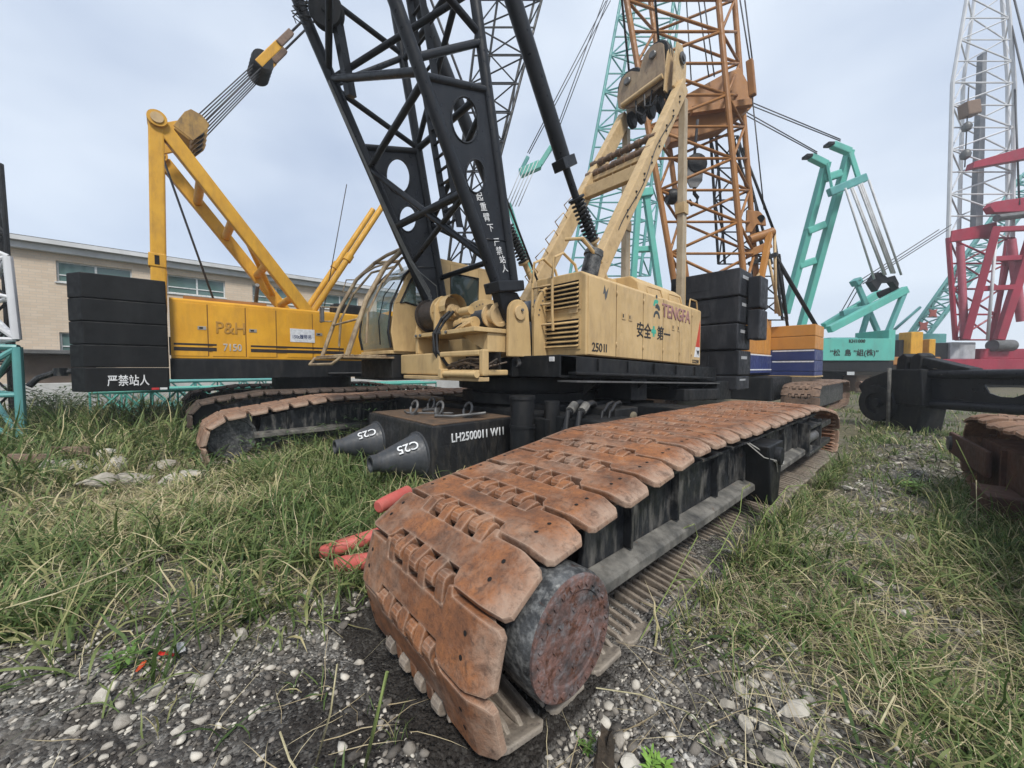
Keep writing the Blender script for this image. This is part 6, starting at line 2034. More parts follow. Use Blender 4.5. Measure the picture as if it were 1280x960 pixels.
lattice(rcr, mid, top, 7, 0.13, 0.06, M_WHITE, "boom", n=5)
lattice(rcr, top, tip, 5, 0.12, 0.05, M_WHITE, "boom_tip", n=5)
MB().prism([(0.841, 43.859, 10.998), (0.924, 43.950, 11.856), (3.144, 46.404, 12.469), (3.226, 46.495, 11.488)], tuple(FV * 0.3)).build("boom_header", M_RED, rcr, 0.03)
MB().prism([(2.110, 47.796, 26.160), (2.328, 48.036, 26.289), (2.589, 48.325, 12.532), (2.197, 47.892, 12.532)], tuple(FV * 0.4)).build("boom_walkway", paint("walkway_grey", (0.24, 0.25, 0.27), rough=0.6), rcr, 0.02)
MB().bar((1.121, 43.871, 20.486), (1.775, 44.593, 20.668), 0.7, 1.0).build("hook_block", M_RUST3, rcr, 0.1)
for c, r_ in (((1.366, 44.141, 19.329), 0.30), ((1.366, 44.141, 17.321), 0.32)):
    c = Vector(c)
    MB().lathe(c - Vector((0, 0, r_ * 1.2)), (0, 0, 1), [(0, 0.06), (r_ * 0.4, r_ * 0.8), (r_ * 1.2, r_), (r_ * 2.0, r_ * 0.7), (r_ * 2.4, 0.06)], 14).build("hook_ball", M_STEEL, rcr)
MB().tube((1.366, 44.141, 16.409), (1.366, 44.141, 22.189), 0.04, 5).build("hoist_rope", M_ROPE, rcr)
MB().prism([(1.737, 43.657, 16.036), (1.817, 43.745, 16.513), (4.895, 47.147, 17.823), (6.813, 49.268, 18.300), (6.813, 49.268, 17.466), (4.895, 47.147, 16.870)], tuple(FV * 0.5)).build("live_mast", M_RED, rcr, 0.03)
MB().prism([(2.697, 44.717, 13.296), (2.896, 44.938, 13.653), (4.895, 47.147, 14.070), (6.413, 48.826, 14.249), (6.413, 48.826, 13.177), (4.015, 46.175, 12.938), (2.896, 44.938, 12.879)], tuple(FV * 0.5)).build("gantry_head", M_RED, rcr, 0.03)
MB().tube((3.016, 45.071, 12.462), (5.015, 47.280, 12.819), 0.25, 10).build("gantry_shaft", M_STEEL, rcr)
for a, b, w in (((3.056, 45.115, 11.806), (1.843, 44.370, 3.615), 0.42), ((4.895, 47.147, 11.628), (3.505, 46.208, 3.615), 0.42)):
    MB().bar(a, b, w, 0.5).build("gantry_leg", M_RED, rcr, 0.05)
for a, b in (((3.078, 45.437, 11.700), (4.930, 47.484, 11.820)), ((2.756, 45.081, 9.540), (4.527, 47.039, 9.660)), ((2.434, 44.725, 7.380), (4.165, 46.639, 7.500))):
    MB().bar(a, b, 0.30, 0.36).build("gantry_cross", M_RED, rcr, 0.03)
M_PINK = paint("pale_red", (0.46, 0.12, 0.16), (0.40, 0.09, 0.12), rough=0.5, dirt=0.2)
MB().tube((3.857, 46.894, 11.114), (4.632, 47.751, 5.029), 0.26, 12).build("ram", M_PINK, rcr)
MB().tube((1.335, 44.405, 10.691), (1.828, 44.950, 3.645), 0.22, 12).build("ram", M_PINK, rcr)
MB().tube((3.045, 44.954, 11.591), (2.886, 44.778, 3.578), 0.09, 8).build("guy", M_WHITE, rcr)
for a, b in (((3.248, 46.818, 27.415), (4.895, 47.147, 17.585)), ((3.041, 46.589, 30.500), (4.975, 47.236, 19.968)), ((3.662, 47.275, 22.787), (4.095, 46.264, 13.415))):
    MB().tube(a, b, 0.06, 5).build("pendant", M_ROPE, rcr)

# far teal boom leaning up to the right, behind the red crane
fcr = thing("lattice_boom", "pale teal lattice boom leaning up behind the red crane", "boom", S(38, 37, -0.05), AZ)
lattice(fcr, [(-1.363, 52.154, 4.717), (-1.168, 55.352, 4.896), (0.025, 56.671, 4.896), (-0.130, 53.518, 4.717)], [(5.266, 59.482, 19.500), (5.775, 63.026, 20.743), (7.619, 65.065, 20.500), (7.013, 61.413, 19.270)], 18, 0.13, 0.07, M_TEALD, "boom", n=5)
MB().tube((-2.113, 48.345, 4.972), (-0.695, 52.893, 7.245), 0.12, 8).build("stay", M_TEALD, fcr)
obox("carrier", 37.0, 41.0, 35.6, 39.0, -0.05, 4.75, M_TEALD, fcr, 0.1)
for i, (a, b) in enumerate((((0.177, 53.559, 6.680), 0.55), ((-0.385, 52.938, 5.461), 0.6))):
    c = Vector(a)
    MB().prism([tuple(c + (RV * math.cos(t_) + Vector((0, 0, 1)) * math.sin(t_)) * (b if k % 2 else b * 0.5)) for k, t_ in enumerate([j * math.pi / 4 for j in range(8)])], tuple(FV * 0.08)).build("painted_flower", flat("flower_red", (0.45, 0.13, 0.10)), fcr)
# small yellow machines and crates by the far fence
for r0, r1, d, z0, z1, m_, lb in ((28.55, 29.41, 27, 2.30, 4.09, M_YEL2, "tall mustard steel box between the teal and red cranes"), (29.87, 30.33, 27, 2.25, 3.57, M_YEL2, "short mustard steel box beside the red crane's black housing"), (28.20, 29.26, 27.5, 2.26, 3.55, M_BLACK, "black winch crate standing right of the teal counterweight"), (26.11, 29.60, 26, 1.72, 2.27, M_BRN, "long brown steel tray in front of the mustard boxes")):
    o = obox("steel_box", r0, r1, d, d + 0.9, z0, z1, m_, None, 0.05)
    tag(o, lb, "box", "boxes by the far fence")
stand = obox("timber_stack", 26.39, 30.45, 26.4, 29, -0.05, 1.70, paint("dark_timber", (0.10, 0.08, 0.06), rough=0.8), None, 0.03)
tag(stand, "dark timber platform that carries the steel boxes", "platform")
fw = obox("low_warehouse", 25, 70, 62, 66, -0.1, 5.6, paint("pale_warehouse", (0.50, 0.52, 0.53), (0.45, 0.47, 0.48), rough=0.8, scale=0.2), None, 0.1)
tag(fw, "long pale warehouse along the far edge of the yard", "building")
fw2 = obox("low_warehouse", -8, 24, 66, 70, -0.1, 5.0, paint("grey_warehouse", (0.38, 0.41, 0.43), (0.34, 0.36, 0.38), rough=0.8, scale=0.2), None, 0.1)
tag(fw2, "long grey warehouse far behind the teal crane", "building")

# ================================================================== black boom foot section lying on the right
bf = thing("boom_section", "black boom foot section with round holes lying beyond the grass", "boom section", (0.0, 12.6, -0.06), R(-40))
fo_ = bf
P0, P1 = Vector((-0.35, 13.0, 1.05)), Vector((3.6, 9.55, 1.12))
dd = (P1 - P0).normalized()
nn = Vector((dd.y, -dd.x, 0)).normalized()          # towards the viewer's side
def bp(s, h, o):
    return P0 + dd * s + Vector((0, 0, h)) + nn * o


mb = MB()
for h in (0.30, -0.36):
    mb.tube(bp(0.2, h, 0.02), bp(5.6, h + (0.02 if h > 0 else 0.0), 0.02), 0.10, 14)
ch_ = mb.build("chord", M_BOOM, bf)
def hp_loop(c, a, b, n=18):
    return [(c[0] + a * math.cos(t_), c[1] + b * math.sin(t_)) for t_ in [2 * math.pi * i / n for i in range(n)]]


bm = bmesh.new()
es = []
loops = [[(0.1, -0.34), (5.6, -0.34), (5.6, 0.30), (0.1, 0.30)],
         [(1.55 + 0.42 * t_, -0.02 - 0.16 * math.sin(math.pi * t_ + 0) + (0.13 if False else 0)) for t_ in []] or [(1.50, 0.10), (2.15, 0.10), (2.10, -0.05), (1.95, -0.13), (1.75, -0.13), (1.58, -0.06)],
         [(2.42, 0.12), (2.72, 0.12), (2.80, 0.02), (2.72, -0.14), (2.42, -0.20)],
         hp_loop((3.7, 0.0), 0.3, 0.18)]
for lp in loops:
    vv = [bm.verts.new(bp(s, h, 0.0)) for s, h in lp]
    es += [bm.edges.new((vv[i], vv[(i + 1) % len(vv)])) for i in range(len(vv))]
bmesh.ops.triangle_fill(bm, use_beauty=True, edges=es)
r_ = bmesh.ops.extrude_face_region(bm, geom=bm.faces[:])
bmesh.ops.translate(bm, vec=nn * 0.03, verts=[v for v in r_["geom"] if isinstance(v, bmesh.types.BMVert)])
bmesh.ops.recalc_face_normals(bm, faces=bm.faces)
bm.transform(WM(bf).inverted())
me = bpy.data.meshes.new("side_plate")
bm.to_mesh(me)
bm.free()
me.materials.append(M_BOOM)
pl_ = bpy.data.objects.new("side_plate", me)
COL.objects.link(pl_)
pl_.parent = bf
# heavy foot: casting, round eye, base block, lugs on top
mb = MB().prism([bp(-0.95, 0.0, 0.25), bp(-0.75, 0.18, 0.25), bp(-0.1, 0.42, 0.25), bp(0.55, 0.42, 0.25), bp(0.62, -0.42, 0.25), bp(-0.4, -0.42, 0.25), bp(-0.8, -0.30, 0.25)], -nn * 0.9)
ft = mb.build("foot_casting", M_BLACK, bf, 0.04)
mb = MB().lathe(bp(-0.42, -0.42, 0.30), tuple(nn), [(-0.7, 0.46), (-0.05, 0.46), (0.0, 0.44), (0.0, 0.26), (-0.08, 0.25), (-0.08, 0.12), (0.02, 0.10), (0.02, 0.02)], 28)
mb.build("foot_eye", M_BLACK, ft)
mb = MB().prism([bp(-0.25, -1.08, 0.2), bp(0.45, -1.08, 0.2), bp(0.55, -0.40, 0.2), bp(-0.2, -0.40, 0.2)], -nn * 0.6)
mb.build("foot_base", M_BLACK, ft, 0.03)
for s in (-0.15, 0.15):
    mb = MB().prism([bp(s, 0.38, 0.1), bp(s + 0.22, 0.38, 0.1), bp(s + 0.26, 0.72, 0.1), bp(s + 0.16, 0.80, 0.1), bp(s + 0.02, 0.70, 0.1)], -nn * 0.35)
    mb.build("lug", M_BLACK, ft, 0.04)
MB().bar(bp(0.3, 0.62, -0.1), bp(1.25, 0.34, -0.1), 0.3, 0.18).build("hydraulic_arm", M_BLACK, ft, 0.03)
MB().tube(bp(-0.02, -0.98, 0.36), bp(-0.06, 0.45, 0.34), 0.035, 8).build("leaning_bar", M_LEDGE, ft)
MB().lathe(bp(-1.0, 0.02, 0.12), tuple(nn), [(0, 0.10), (0.06, 0.10)], 14).build("eye_lug", M_RUST3, ft)

# ================================================================== rusty crawler at the right edge
rtr = thing("crawler_track", "spare rusty crawler track with brown side frame standing in the grass", "crawler track", (0.86, 7.6, -0.06))
rc = 0.86
mb = MB()
mb.prism([(0.46, 3.4, 0.05), (0.46, 7.6, 0.05), (0.46, 7.75, 0.35), (0.46, 7.5, 0.64), (0.46, 3.4, 0.64)], (0.8, 0, 0))
rfm = mb.build("side_frame", paint("brown_rust_frame", (0.105, 0.052, 0.036), (0.06, 0.034, 0.026), rough=0.85, dirt=0.6, dirt_c=(0.03, 0.022, 0.018), scale=3, rust=0.3, rust_c=(0.13, 0.05, 0.03), bump=0.4), rtr, 0.03)
M_BRF = MATS["brown_rust_frame"]
box("take_up_plate", (0.34, 6.7, 0.28), (0.39, 8.45, 0.58), M_BRF, rfm, 0.05)
MB().lathe((0.34, 8.3, 0.43), (-1, 0, 0), [(0, 0.10), (0.03, 0.10), (0.03, 0.06)], 16).build("pin_boss", M_LEDGE, rfm)
box("step_bracket", (0.20, 5.9, -0.04), (0.46, 6.5, 0.26), M_BRF, rfm, 0.02)
for y_ in (4.2, 5.0, 5.8, 6.6):
    box("rib", (0.42, y_, 0.1), (0.465, y_ + 0.05, 0.62), M_BRF, rfm, 0.008)
run_shoes(rfm, [(3.4, 0.46, 0.47), (7.55, 0.46, 0.47)], rc, SHOE_D, 0.30, jit=0.03)
rtr.rotation_euler = (0, 0, R(7.5))


# ================================================================== stones
_ico = bmesh.new()
bmesh.ops.create_icosphere(_ico, subdivisions=1, radius=1.0)
ICO_V = np.array([v.co[:] for v in _ico.verts])
ICO_F = np.array([[v.index for v in f.verts] for f in _ico.faces])
_ico.free()


def stone_mat(name, c0, c1, c2):
    m = bpy.data.materials.new(name)
    m.use_nodes = True
    t = m.node_tree
    b = t.nodes["Principled BSDF"]
    at = t.nodes.new("ShaderNodeAttribute")
    at.attribute_name = "tint"
    geo = t.nodes.new("ShaderNodeNewGeometry")
    n1 = _n(t, "ShaderNodeTexNoise", Scale=22.0, Detail=6.0, Roughness=0.7)
    t.links.new(geo.outputs["Position"], n1.inputs["Vector"])
    ad = t.nodes.new("ShaderNodeMath")
    ad.operation = 'MULTIPLY_ADD'
    ad.inputs[1].default_value = 0.5
    t.links.new(n1.outputs["Fac"], ad.inputs[0])
    t.links.new(at.outputs["Fac"], ad.inputs[2])
    r = t.nodes.new("ShaderNodeValToRGB")
    r.color_ramp.elements[0].position = 0.25
    r.color_ramp.elements[0].color = (*c0, 1)
    e = r.color_ramp.elements.new(0.7)
    e.color = (*c1, 1)
    r.color_ramp.elements[-1].position = 1.15
    r.color_ramp.elements[-1].color = (*c2, 1)
    t.links.new(ad.outputs["Value"], r.inputs["Fac"])
    t.links.new(r.outputs["Color"], b.inputs["Base Color"])
    b.inputs["Roughness"].default_value = 0.9
    b.inputs["Specular IOR Level"].default_value = 0.25
    bp_ = t.nodes.new("ShaderNodeBump")
    bp_.inputs["Strength"].default_value = 0.5
    bp_.inputs["Distance"].default_value = 0.01
    t.links.new(n1.outputs["Fac"], bp_.inputs["Height"])
    t.links.new(bp_.outputs["Normal"], b.inputs["Normal"])
    return m


M_STONE = stone_mat("gravel_stone", (0.040, 0.036, 0.033), (0.23, 0.207, 0.178), (0.56, 0.52, 0.45))
M_ROCK = stone_mat("pale_rock", (0.14, 0.125, 0.10), (0.35, 0.32, 0.27), (0.52, 0.49, 0.43))


def track_mask(x, y):
    """True where machinery stands on the ground"""
    m = ((x > -2.35) & (x < -0.98) & (y > 0.72) & (y < 9.15))
    m |= ((x > -8.8) & (x < -7.4) & (y > 0.75) & (y < 9.15))
    m |= ((x > -5.75) & (x < -3.8) & (y > 2.2) & (y < 3.6))
    m |= ((x > -11.3) & (x < -10.2) & (y > 0.2) & (y < 7.2))
    m |= ((x > 0.45 + 0.13 * (7.6 - y)) & (x < 2.0) & (y > 3.1) & (y < 8.1))
    return m


def stones(name, x, y, size, tint, mat):
    n = len(x)
    z = hz(x, y)
    ang = RNG.uniform(0, 2 * math.pi, n)
    sc = np.stack([size * RNG.uniform(0.75, 1.35, n), size * RNG.uniform(0.6, 1.1, n), size * RNG.uniform(0.4, 0.75, n)], 1)
    nv = len(ICO_V)
    v = ICO_V[None] * (1 + RNG.uniform(-0.42, 0.30, (n, nv, 1))) * sc[:, None]
    tl = RNG.uniform(-0.35, 0.35, (n, 1))
    zz = v[..., 2] + tl * v[..., 0]
    xx = v[..., 0] * np.cos(ang)[:, None] - v[..., 1] * np.sin(ang)[:, None]
    yy = v[..., 0] * np.sin(ang)[:, None] + v[..., 1] * np.cos(ang)[:, None]
    P = np.stack([xx + x[:, None], yy + y[:, None], zz + (z + sc[:, 2] * 0.25)[:, None]], -1).reshape(-1, 3)
    F = (ICO_F[None] + (np.arange(n) * nv)[:, None, None]).reshape(-1, 3)
    me = bpy.data.meshes.new(name)
    me.vertices.add(len(P))
    me.vertices.foreach_set("co", P.ravel().astype(np.float32))
    me.loops.add(len(F) * 3)
    me.loops.foreach_set("vertex_index", F.ravel().astype(np.int32))
    me.polygons.add(len(F))
    me.polygons.foreach_set("loop_start", (np.arange(len(F)) * 3).astype(np.int32))
    me.update(calc_edges=True)
    a = me.attributes.new("tint", 'FLOAT', 'POINT')
    a.data.foreach_set("value", np.repeat(tint, nv).astype(np.float32))
    me.materials.append(mat)
    o = bpy.data.objects.new(name, me)
    COL.objects.link(o)
    o["kind"] = "stuff"
    return o


def scatter(n, x0, x1, y0, y1, w):
    x = RNG.uniform(x0, x1, n)
    y = RNG.uniform(y0, y1, n)
    k = RNG.uniform(0, 1, n) < w(x, y)
    k &= ~track_mask(x, y)
    return x[k], y[k]


def bare(x, y):
    patch = 0.5 + 0.5 * np.sin(3.1 * x + 1.7 * y) * np.sin(2.3 * y - 1.2 * x + 1.0)
    oily = 1 - 0.85 * np.exp(-(((x + 1.75) / 0.5) ** 2 + ((y - 0.38) / 0.38) ** 2))
    return np.clip(1.0 - grass_cover(x, y) * 1.0, 0.04, 1) * np.clip(0.35 + patch, 0, 1) * oily


gx, gy = scatter(80000, -4.4, 0.6, -1.7, 2.9, lambda x, y: bare(x, y) * np.clip(1.25 - 0.16 * np.hypot(x, y), 0.15, 1))
gs = np.exp(RNG.normal(math.log(0.0072), 0.62, len(gx))).clip(0.0028, 0.034)
g1 = stones("gravel", gx, gy, gs, RNG.beta(1.1, 1.25, len(gx)) * 0.85, M_STONE)
g1["label"] = "loose grey and white gravel spread over dark soil"
gx, gy = scatter(15000, -1.0, 1.6, 3.2, 13.0, lambda x, y: bare(x, y) * 0.8)
gs = np.exp(RNG.normal(math.log(0.015), 0.5, len(gx))).clip(0.006, 0.05)
g2 = stones("gravel", gx, gy, gs, RNG.beta(1.8, 1.5, len(gx)) * 0.72, M_STONE)
g2["label"] = "pale gravel on the worn strip between the tracks"


def rock(x, y, sx, sy, sz, rz, tint, label, group, seed, name="rock", tilt_=0.0, flat_top=False):
    bm = bmesh.new()
    bmesh.ops.create_icosphere(bm, subdivisions=3, radius=1.0)
    rr = random.Random(seed)
    planes = []
    for _ in range(11):
        v = Vector((rr.gauss(0, 1), rr.gauss(0, 1), rr.gauss(0, 0.8))).normalized()
        planes.append((v, rr.uniform(0.42, 0.82)))
    for v in bm.verts:
        for nrm, d in planes:
            e = v.co.dot(nrm) - d
            if e > 0:
                v.co -= nrm * e * 0.97
        v.co *= 1 + rr.uniform(-0.025, 0.025)
    m = Matrix.Translation((x, y, float(hz(x, y)) + sz * 0.32)) @ Euler((tilt_, tilt_ * 0.6, rz)).to_matrix().to_4x4() @ Matrix.Diagonal((sx, sy, sz, 1))
    bm.transform(m)
    me = bpy.data.meshes.new(name)
    bm.to_mesh(me)
    bm.free()
    a = me.attributes.new("tint", 'FLOAT', 'POINT')
    a.data.foreach_set("value", np.full(len(me.vertices), tint, dtype=np.float32))
    me.materials.append(M_ROCK)
    o = bpy.data.objects.new(name, me)
    COL.objects.link(o)
    tag(o, label, "rock", group)
    return o


# the larger stones one can point at
LR = "pale stones on the gravel left of the track"
RR_ = "pale stones on the gravel right of the track"
big = [((-2.618, 0.250, 0.000), 0.055, 0.045, 0.035), ((-2.442, -0.276, 0.000), 0.040, 0.050, 0.050), ((-2.383, -0.097, 0.000), 0.045, 0.035, 0.035), ((-2.283, -0.171, 0.000), 0.030, 0.022, 0.018),
       ((-2.343, -0.346, 0.000), 0.032, 0.024, 0.018), ((-2.237, -0.001, 0.000), 0.028, 0.028, 0.022), ((-2.788, 0.310, 0.000), 0.06, 0.04, 0.04), ((-2.920, 0.437, 0.000), 0.06, 0.05, 0.04), ((-2.741, 0.635, 0.000), 0.05, 0.04, 0.03),
       ((-2.923, 0.242, 0.000), 0.045, 0.035, 0.03), ((-2.391, 0.032, 0.000), 0.04, 0.03, 0.028), ((-2.122, -0.021, 0.000), 0.03, 0.026, 0.022), ((-1.875, 0.121, 0.000), 0.022, 0.018, 0.018), ((-1.761, 0.222, 0.000), 0.022, 0.020, 0.016), ((-2.237, -0.397, -0.000), 0.025, 0.016, 0.012),
       ((-3.194, 0.202, 0.000), 0.07, 0.04, 0.03), ((-2.246, 0.661, 0.000), 0.03, 0.022, 0.02), ((-2.160, -0.243, 0.000), 0.020, 0.016, 0.012), ((-3.730, 0.169, 0.000), 0.08, 0.05, 0.04), ((-2.712, 0.512, 0.000), 0.035, 0.03, 0.025)]
for i, (p, sx, sy, sz) in enumerate(big):
    if i == 1:
        lb = "tall pale chunk of stone beside the small weed with red litter"
    elif i == 0:
        lb = "grey slab stone where the grass meets the gravel"
    else:
        lb = "pale stone lying on the gravel left of the rusty track"
    rock(p[0], p[1], sx, sy, sz, random.uniform(0, 6), random.uniform(0.35, 0.75), lb, LR, 100 + i)
bigr = [((-0.344, 2.002, 0.000), 0.055, 0.10, 0.035, "long flat pale stone at the edge of the grass right of the track"), ((-0.567, 1.846, 0.000), 0.038, 0.032, 0.03, None), ((-0.482, 1.776, 0.000), 0.04, 0.035, 0.035, None), ((-0.337, 1.703, -0.000), 0.06, 0.05, 0.04, "big pale rounded stone beside the gravel heap"),
        ((-0.531, 1.616, 0.000), 0.028, 0.032, 0.022, None), ((-0.422, 1.669, 0.000), 0.025, 0.022, 0.022, None), ((-0.560, 1.986, 0.000), 0.09, 0.035, 0.018, "flat grey slate stone under the grass blades"), ((-0.641, 1.644, 0.000), 0.02, 0.018, 0.015, None), ((-0.721, 1.278, -0.000), 0.05, 0.06, 0.03, "half-buried white stone behind the rotten stump"),
        ((-0.624, 3.601, 0.000), 0.06, 0.05, 0.03, None), ((-0.456, 2.497, 0.000), 0.05, 0.04, 0.03, None), ((-0.054, 3.389, 0.000), 0.06, 0.05, 0.035, None), ((-0.756, 1.735, 0.000), 0.025, 0.02, 0.018, None), ((-0.417, 1.810, 0.000), 0.03, 0.03, 0.025, None), ((-0.461, 1.565, -0.000), 0.03, 0.025, 0.02, None)]
for i, (p, sx, sy, sz, lb) in enumerate(bigr):
    rock(p[0], p[1], sx, sy, sz, random.uniform(0, 6) if i != 0 else R(-15), random.uniform(0.4, 0.8), lb or "pale stone lying on the gravel right of the rusty track", RR_, 200 + i)
# broken concrete at the left, and white rubble on the right strip
for i, (px, py, s) in enumerate((((-8.475, -1.365, 0.000)), ((-8.534, -1.107, 0.000)), ((-8.974, -0.860, 0.000)), ((-7.545, -0.460, 0.000)), ((-7.435, -0.794, 0.000)), ((-8.317, -0.134, 0.000)), ((-7.197, 0.048, 0.000)), ((-8.430, -0.641, 0.000)))):
    rock(px, py, random.uniform(0.22, 0.42), random.uniform(0.2, 0.3), random.uniform(0.12, 0.2), random.uniform(0, 6), random.uniform(0.45, 0.85), "lump of broken white concrete between the grass and the yellow crane", "broken concrete at the grass edge", 300 + i, "concrete_lump")
for i, p in enumerate(((-0.059, 5.381, 0.000), (0.073, 5.385, 0.000), (-0.170, 5.407, 0.000), (-0.564, 6.801, 0.000), (-0.647, 6.450, 0.000), (-0.077, 5.031, 0.000), (0.172, 5.307, 0.000))):
    rock(p[0], p[1], random.uniform(0.05, 0.10), random.uniform(0.05, 0.08), random.uniform(0.02, 0.04), random.uniform(0, 6), random.uniform(0.6, 0.95), "white rubble lump on the worn strip between the tracks", "white rubble on the strip", 340 + i, "rubble_lump")

# ================================================================== grass
def leaf_mat(name, stops, rough=0.6, trans=0.25):
    m = bpy.data.materials.new(name)
    m.use_nodes = True
    t = m.node_tree
    for n in list(t.nodes):
        t.nodes.remove(n)
    out = t.nodes.new("ShaderNodeOutputMaterial")
    at = t.nodes.new("ShaderNodeAttribute")
    at.attribute_name = "tint"
    r = t.nodes.new("ShaderNodeValToRGB")
    els = r.color_ramp.elements
    els[0].position, els[0].color = stops[0][0], (*stops[0][1], 1)
    els[-1].position, els[-1].color = stops[-1][0], (*stops[-1][1], 1)
    for p, c in stops[1:-1]:
        e = els.new(p)
        e.color = (*c, 1)
    t.links.new(at.outputs["Fac"], r.inputs["Fac"])
    b = t.nodes.new("ShaderNodeBsdfPrincipled")
    b.inputs["Roughness"].default_value = rough
    b.inputs["Specular IOR Level"].default_value = 0.3
    t.links.new(r.outputs["Color"], b.inputs["Base Color"])
    tr = t.nodes.new("ShaderNodeBsdfTranslucent")
    t.links.new(r.outputs["Color"], tr.inputs["Color"])
    mxs = t.nodes.new("ShaderNodeMixShader")
    mxs.inputs["Fac"].default_value = trans
    t.links.new(b.outputs["BSDF"], mxs.inputs[1])
    t.links.new(tr.outputs["BSDF"], mxs.inputs[2])
    t.links.new(mxs.outputs["Shader"], out.inputs["Surface"])
    return m


M_GRASS = leaf_mat("grass_blade", [(0.0, (0.040, 0.075, 0.022)), (0.40, (0.095, 0.15, 0.042)), (0.66, (0.20, 0.235, 0.085)), (0.82, (0.39, 0.34, 0.17)), (1.0, (0.58, 0.50, 0.31))])
M_STRAW = leaf_mat("dry_straw", [(0.0, (0.12, 0.09, 0.055)), (0.5, (0.36, 0.29, 0.175)), (1.0, (0.60, 0.53, 0.35))], 0.7, 0.12)


def blades(name, x, y, length, az, lean, bend, width, tint, mat, z0=0.0, seg=5):
    """each blade: a tapering strip that leaves the ground at angle 'lean' and droops by 'bend'"""
    n = len(x)
    base = np.stack([x, y, hz(x, y) + z0], 1)
    dirh = np.stack([np.cos(az), np.sin(az), np.zeros(n)], 1)
    side = np.stack([-np.sin(az), np.cos(az), np.zeros(n)], 1)
    tw = RNG.uniform(-0.6, 0.6, n)
    side = side * np.cos(tw)[:, None] + np.array([0, 0, 1.0])[None] * np.sin(tw)[:, None]
    pts = [base]
    p = base
    wob = RNG.normal(0, 0.12, (n, seg))
    for s in range(seg):
        a = lean + bend * ((s + 0.5) / seg) ** 1.3
        st = (length / seg)[:, None]
        side_h = np.stack([-np.sin(az), np.cos(az), np.zeros(n)], 1)
        p = p + st * (dirh * np.sin(a)[:, None] + np.array([0, 0, 1.0])[None] * np.cos(a)[:, None] + side_h * wob[:, s:s + 1])
        gz = hz(p[:, 0], p[:, 1]) + 0.008
        p = np.stack([p[:, 0], p[:, 1], np.maximum(p[:, 2], gz)], 1)
        pts.append(p)
    V = np.zeros((n, 2 * seg + 1, 3))
    prof = np.sin(np.linspace(0.22, 1.0, seg + 1) * math.pi) ** 0.7
    for s in range(seg):
        w = (width * prof[s])[:, None] * 0.5
        V[:, 2 * s] = pts[s] - side * w
        V[:, 2 * s + 1] = pts[s] + side * w
    V[:, 2 * seg] = pts[seg]
    nv = 2 * seg + 1
    tri = []
    for s in range(seg - 1):
        a, b, c, d = 2 * s, 2 * s + 1, 2 * s + 3, 2 * s + 2
        tri += [(a, b, c), (a, c, d)]
    tri.append((2 * seg - 2, 2 * seg - 1, 2 * seg))
    tri = np.array(tri)
    F = (tri[None] + (np.arange(n) * nv)[:, None, None]).reshape(-1, 3)
    me = bpy.data.meshes.new(name)
    me.vertices.add(n * nv)
    me.vertices.foreach_set("co", V.reshape(-1).astype(np.float32))
    me.loops.add(len(F) * 3)
    me.loops.foreach_set("vertex_index", F.ravel().astype(np.int32))
    me.polygons.add(len(F))
    me.polygons.foreach_set("loop_start", (np.arange(len(F)) * 3).astype(np.int32))
    me.polygons.foreach_set("use_smooth", np.ones(len(F), dtype=bool))
    me.update(calc_edges=True)
    a = me.attributes.new("tint", 'FLOAT', 'POINT')
    a.data.foreach_set("value", np.clip(np.repeat(tint, nv) + np.tile(np.linspace(-0.06, 0.14, nv), n), 0, 1).astype(np.float32))
    me.materials.append(mat)
    o = bpy.data.objects.new(name, me)
    COL.objects.link(o)
    o["kind"] = "stuff"
    return o


def clumps(n, x0, x1, y0, y1, w, per, spread):
    cx, cy = scatter(n, x0, x1, y0, y1, w)
    k = RNG.integers(max(2, per // 2), per + per // 2, len(cx))
    x = np.repeat(cx, k)
    y = np.repeat(cy, k)
    ct = np.repeat(RNG.uniform(0, 1, len(cx)), k)
    cs = np.repeat(RNG.uniform(0.6, 1.25, len(cx)), k)
    m = len(x)
    x = x + RNG.normal(0, spread, m)
    y = y + RNG.normal(0, spread, m)
    ok = ~track_mask(x, y)
    return x[ok], y[ok], ct[ok], cs[ok]


def dryness(x, y):
    """0 lush .. 1 straw: the belts that dried out after being flattened"""
    d = 0.30 + 0.65 * np.exp(-(((x + 6.0) / 1.7) ** 2 + ((y + 0.35) / 0.9) ** 2)) + 0.45 * np.exp(-(((x - 0.15) / 0.5) ** 2 + ((y - 3.1) / 0.7) ** 2))
    d = d + 0.16 * np.sin(2.2 * x + 0.7) * np.sin(1.9 * y + 0.4)
    d = d - 0.30 * np.exp(-(((x + 4.3) / 0.8) ** 2 + ((y + 0.75) / 0.45) ** 2)) - 0.22 * np.exp(-(((x + 4.2) / 1.2) ** 2 + ((y - 1.5) / 0.6) ** 2))
    return np.clip(d, 0, 1)


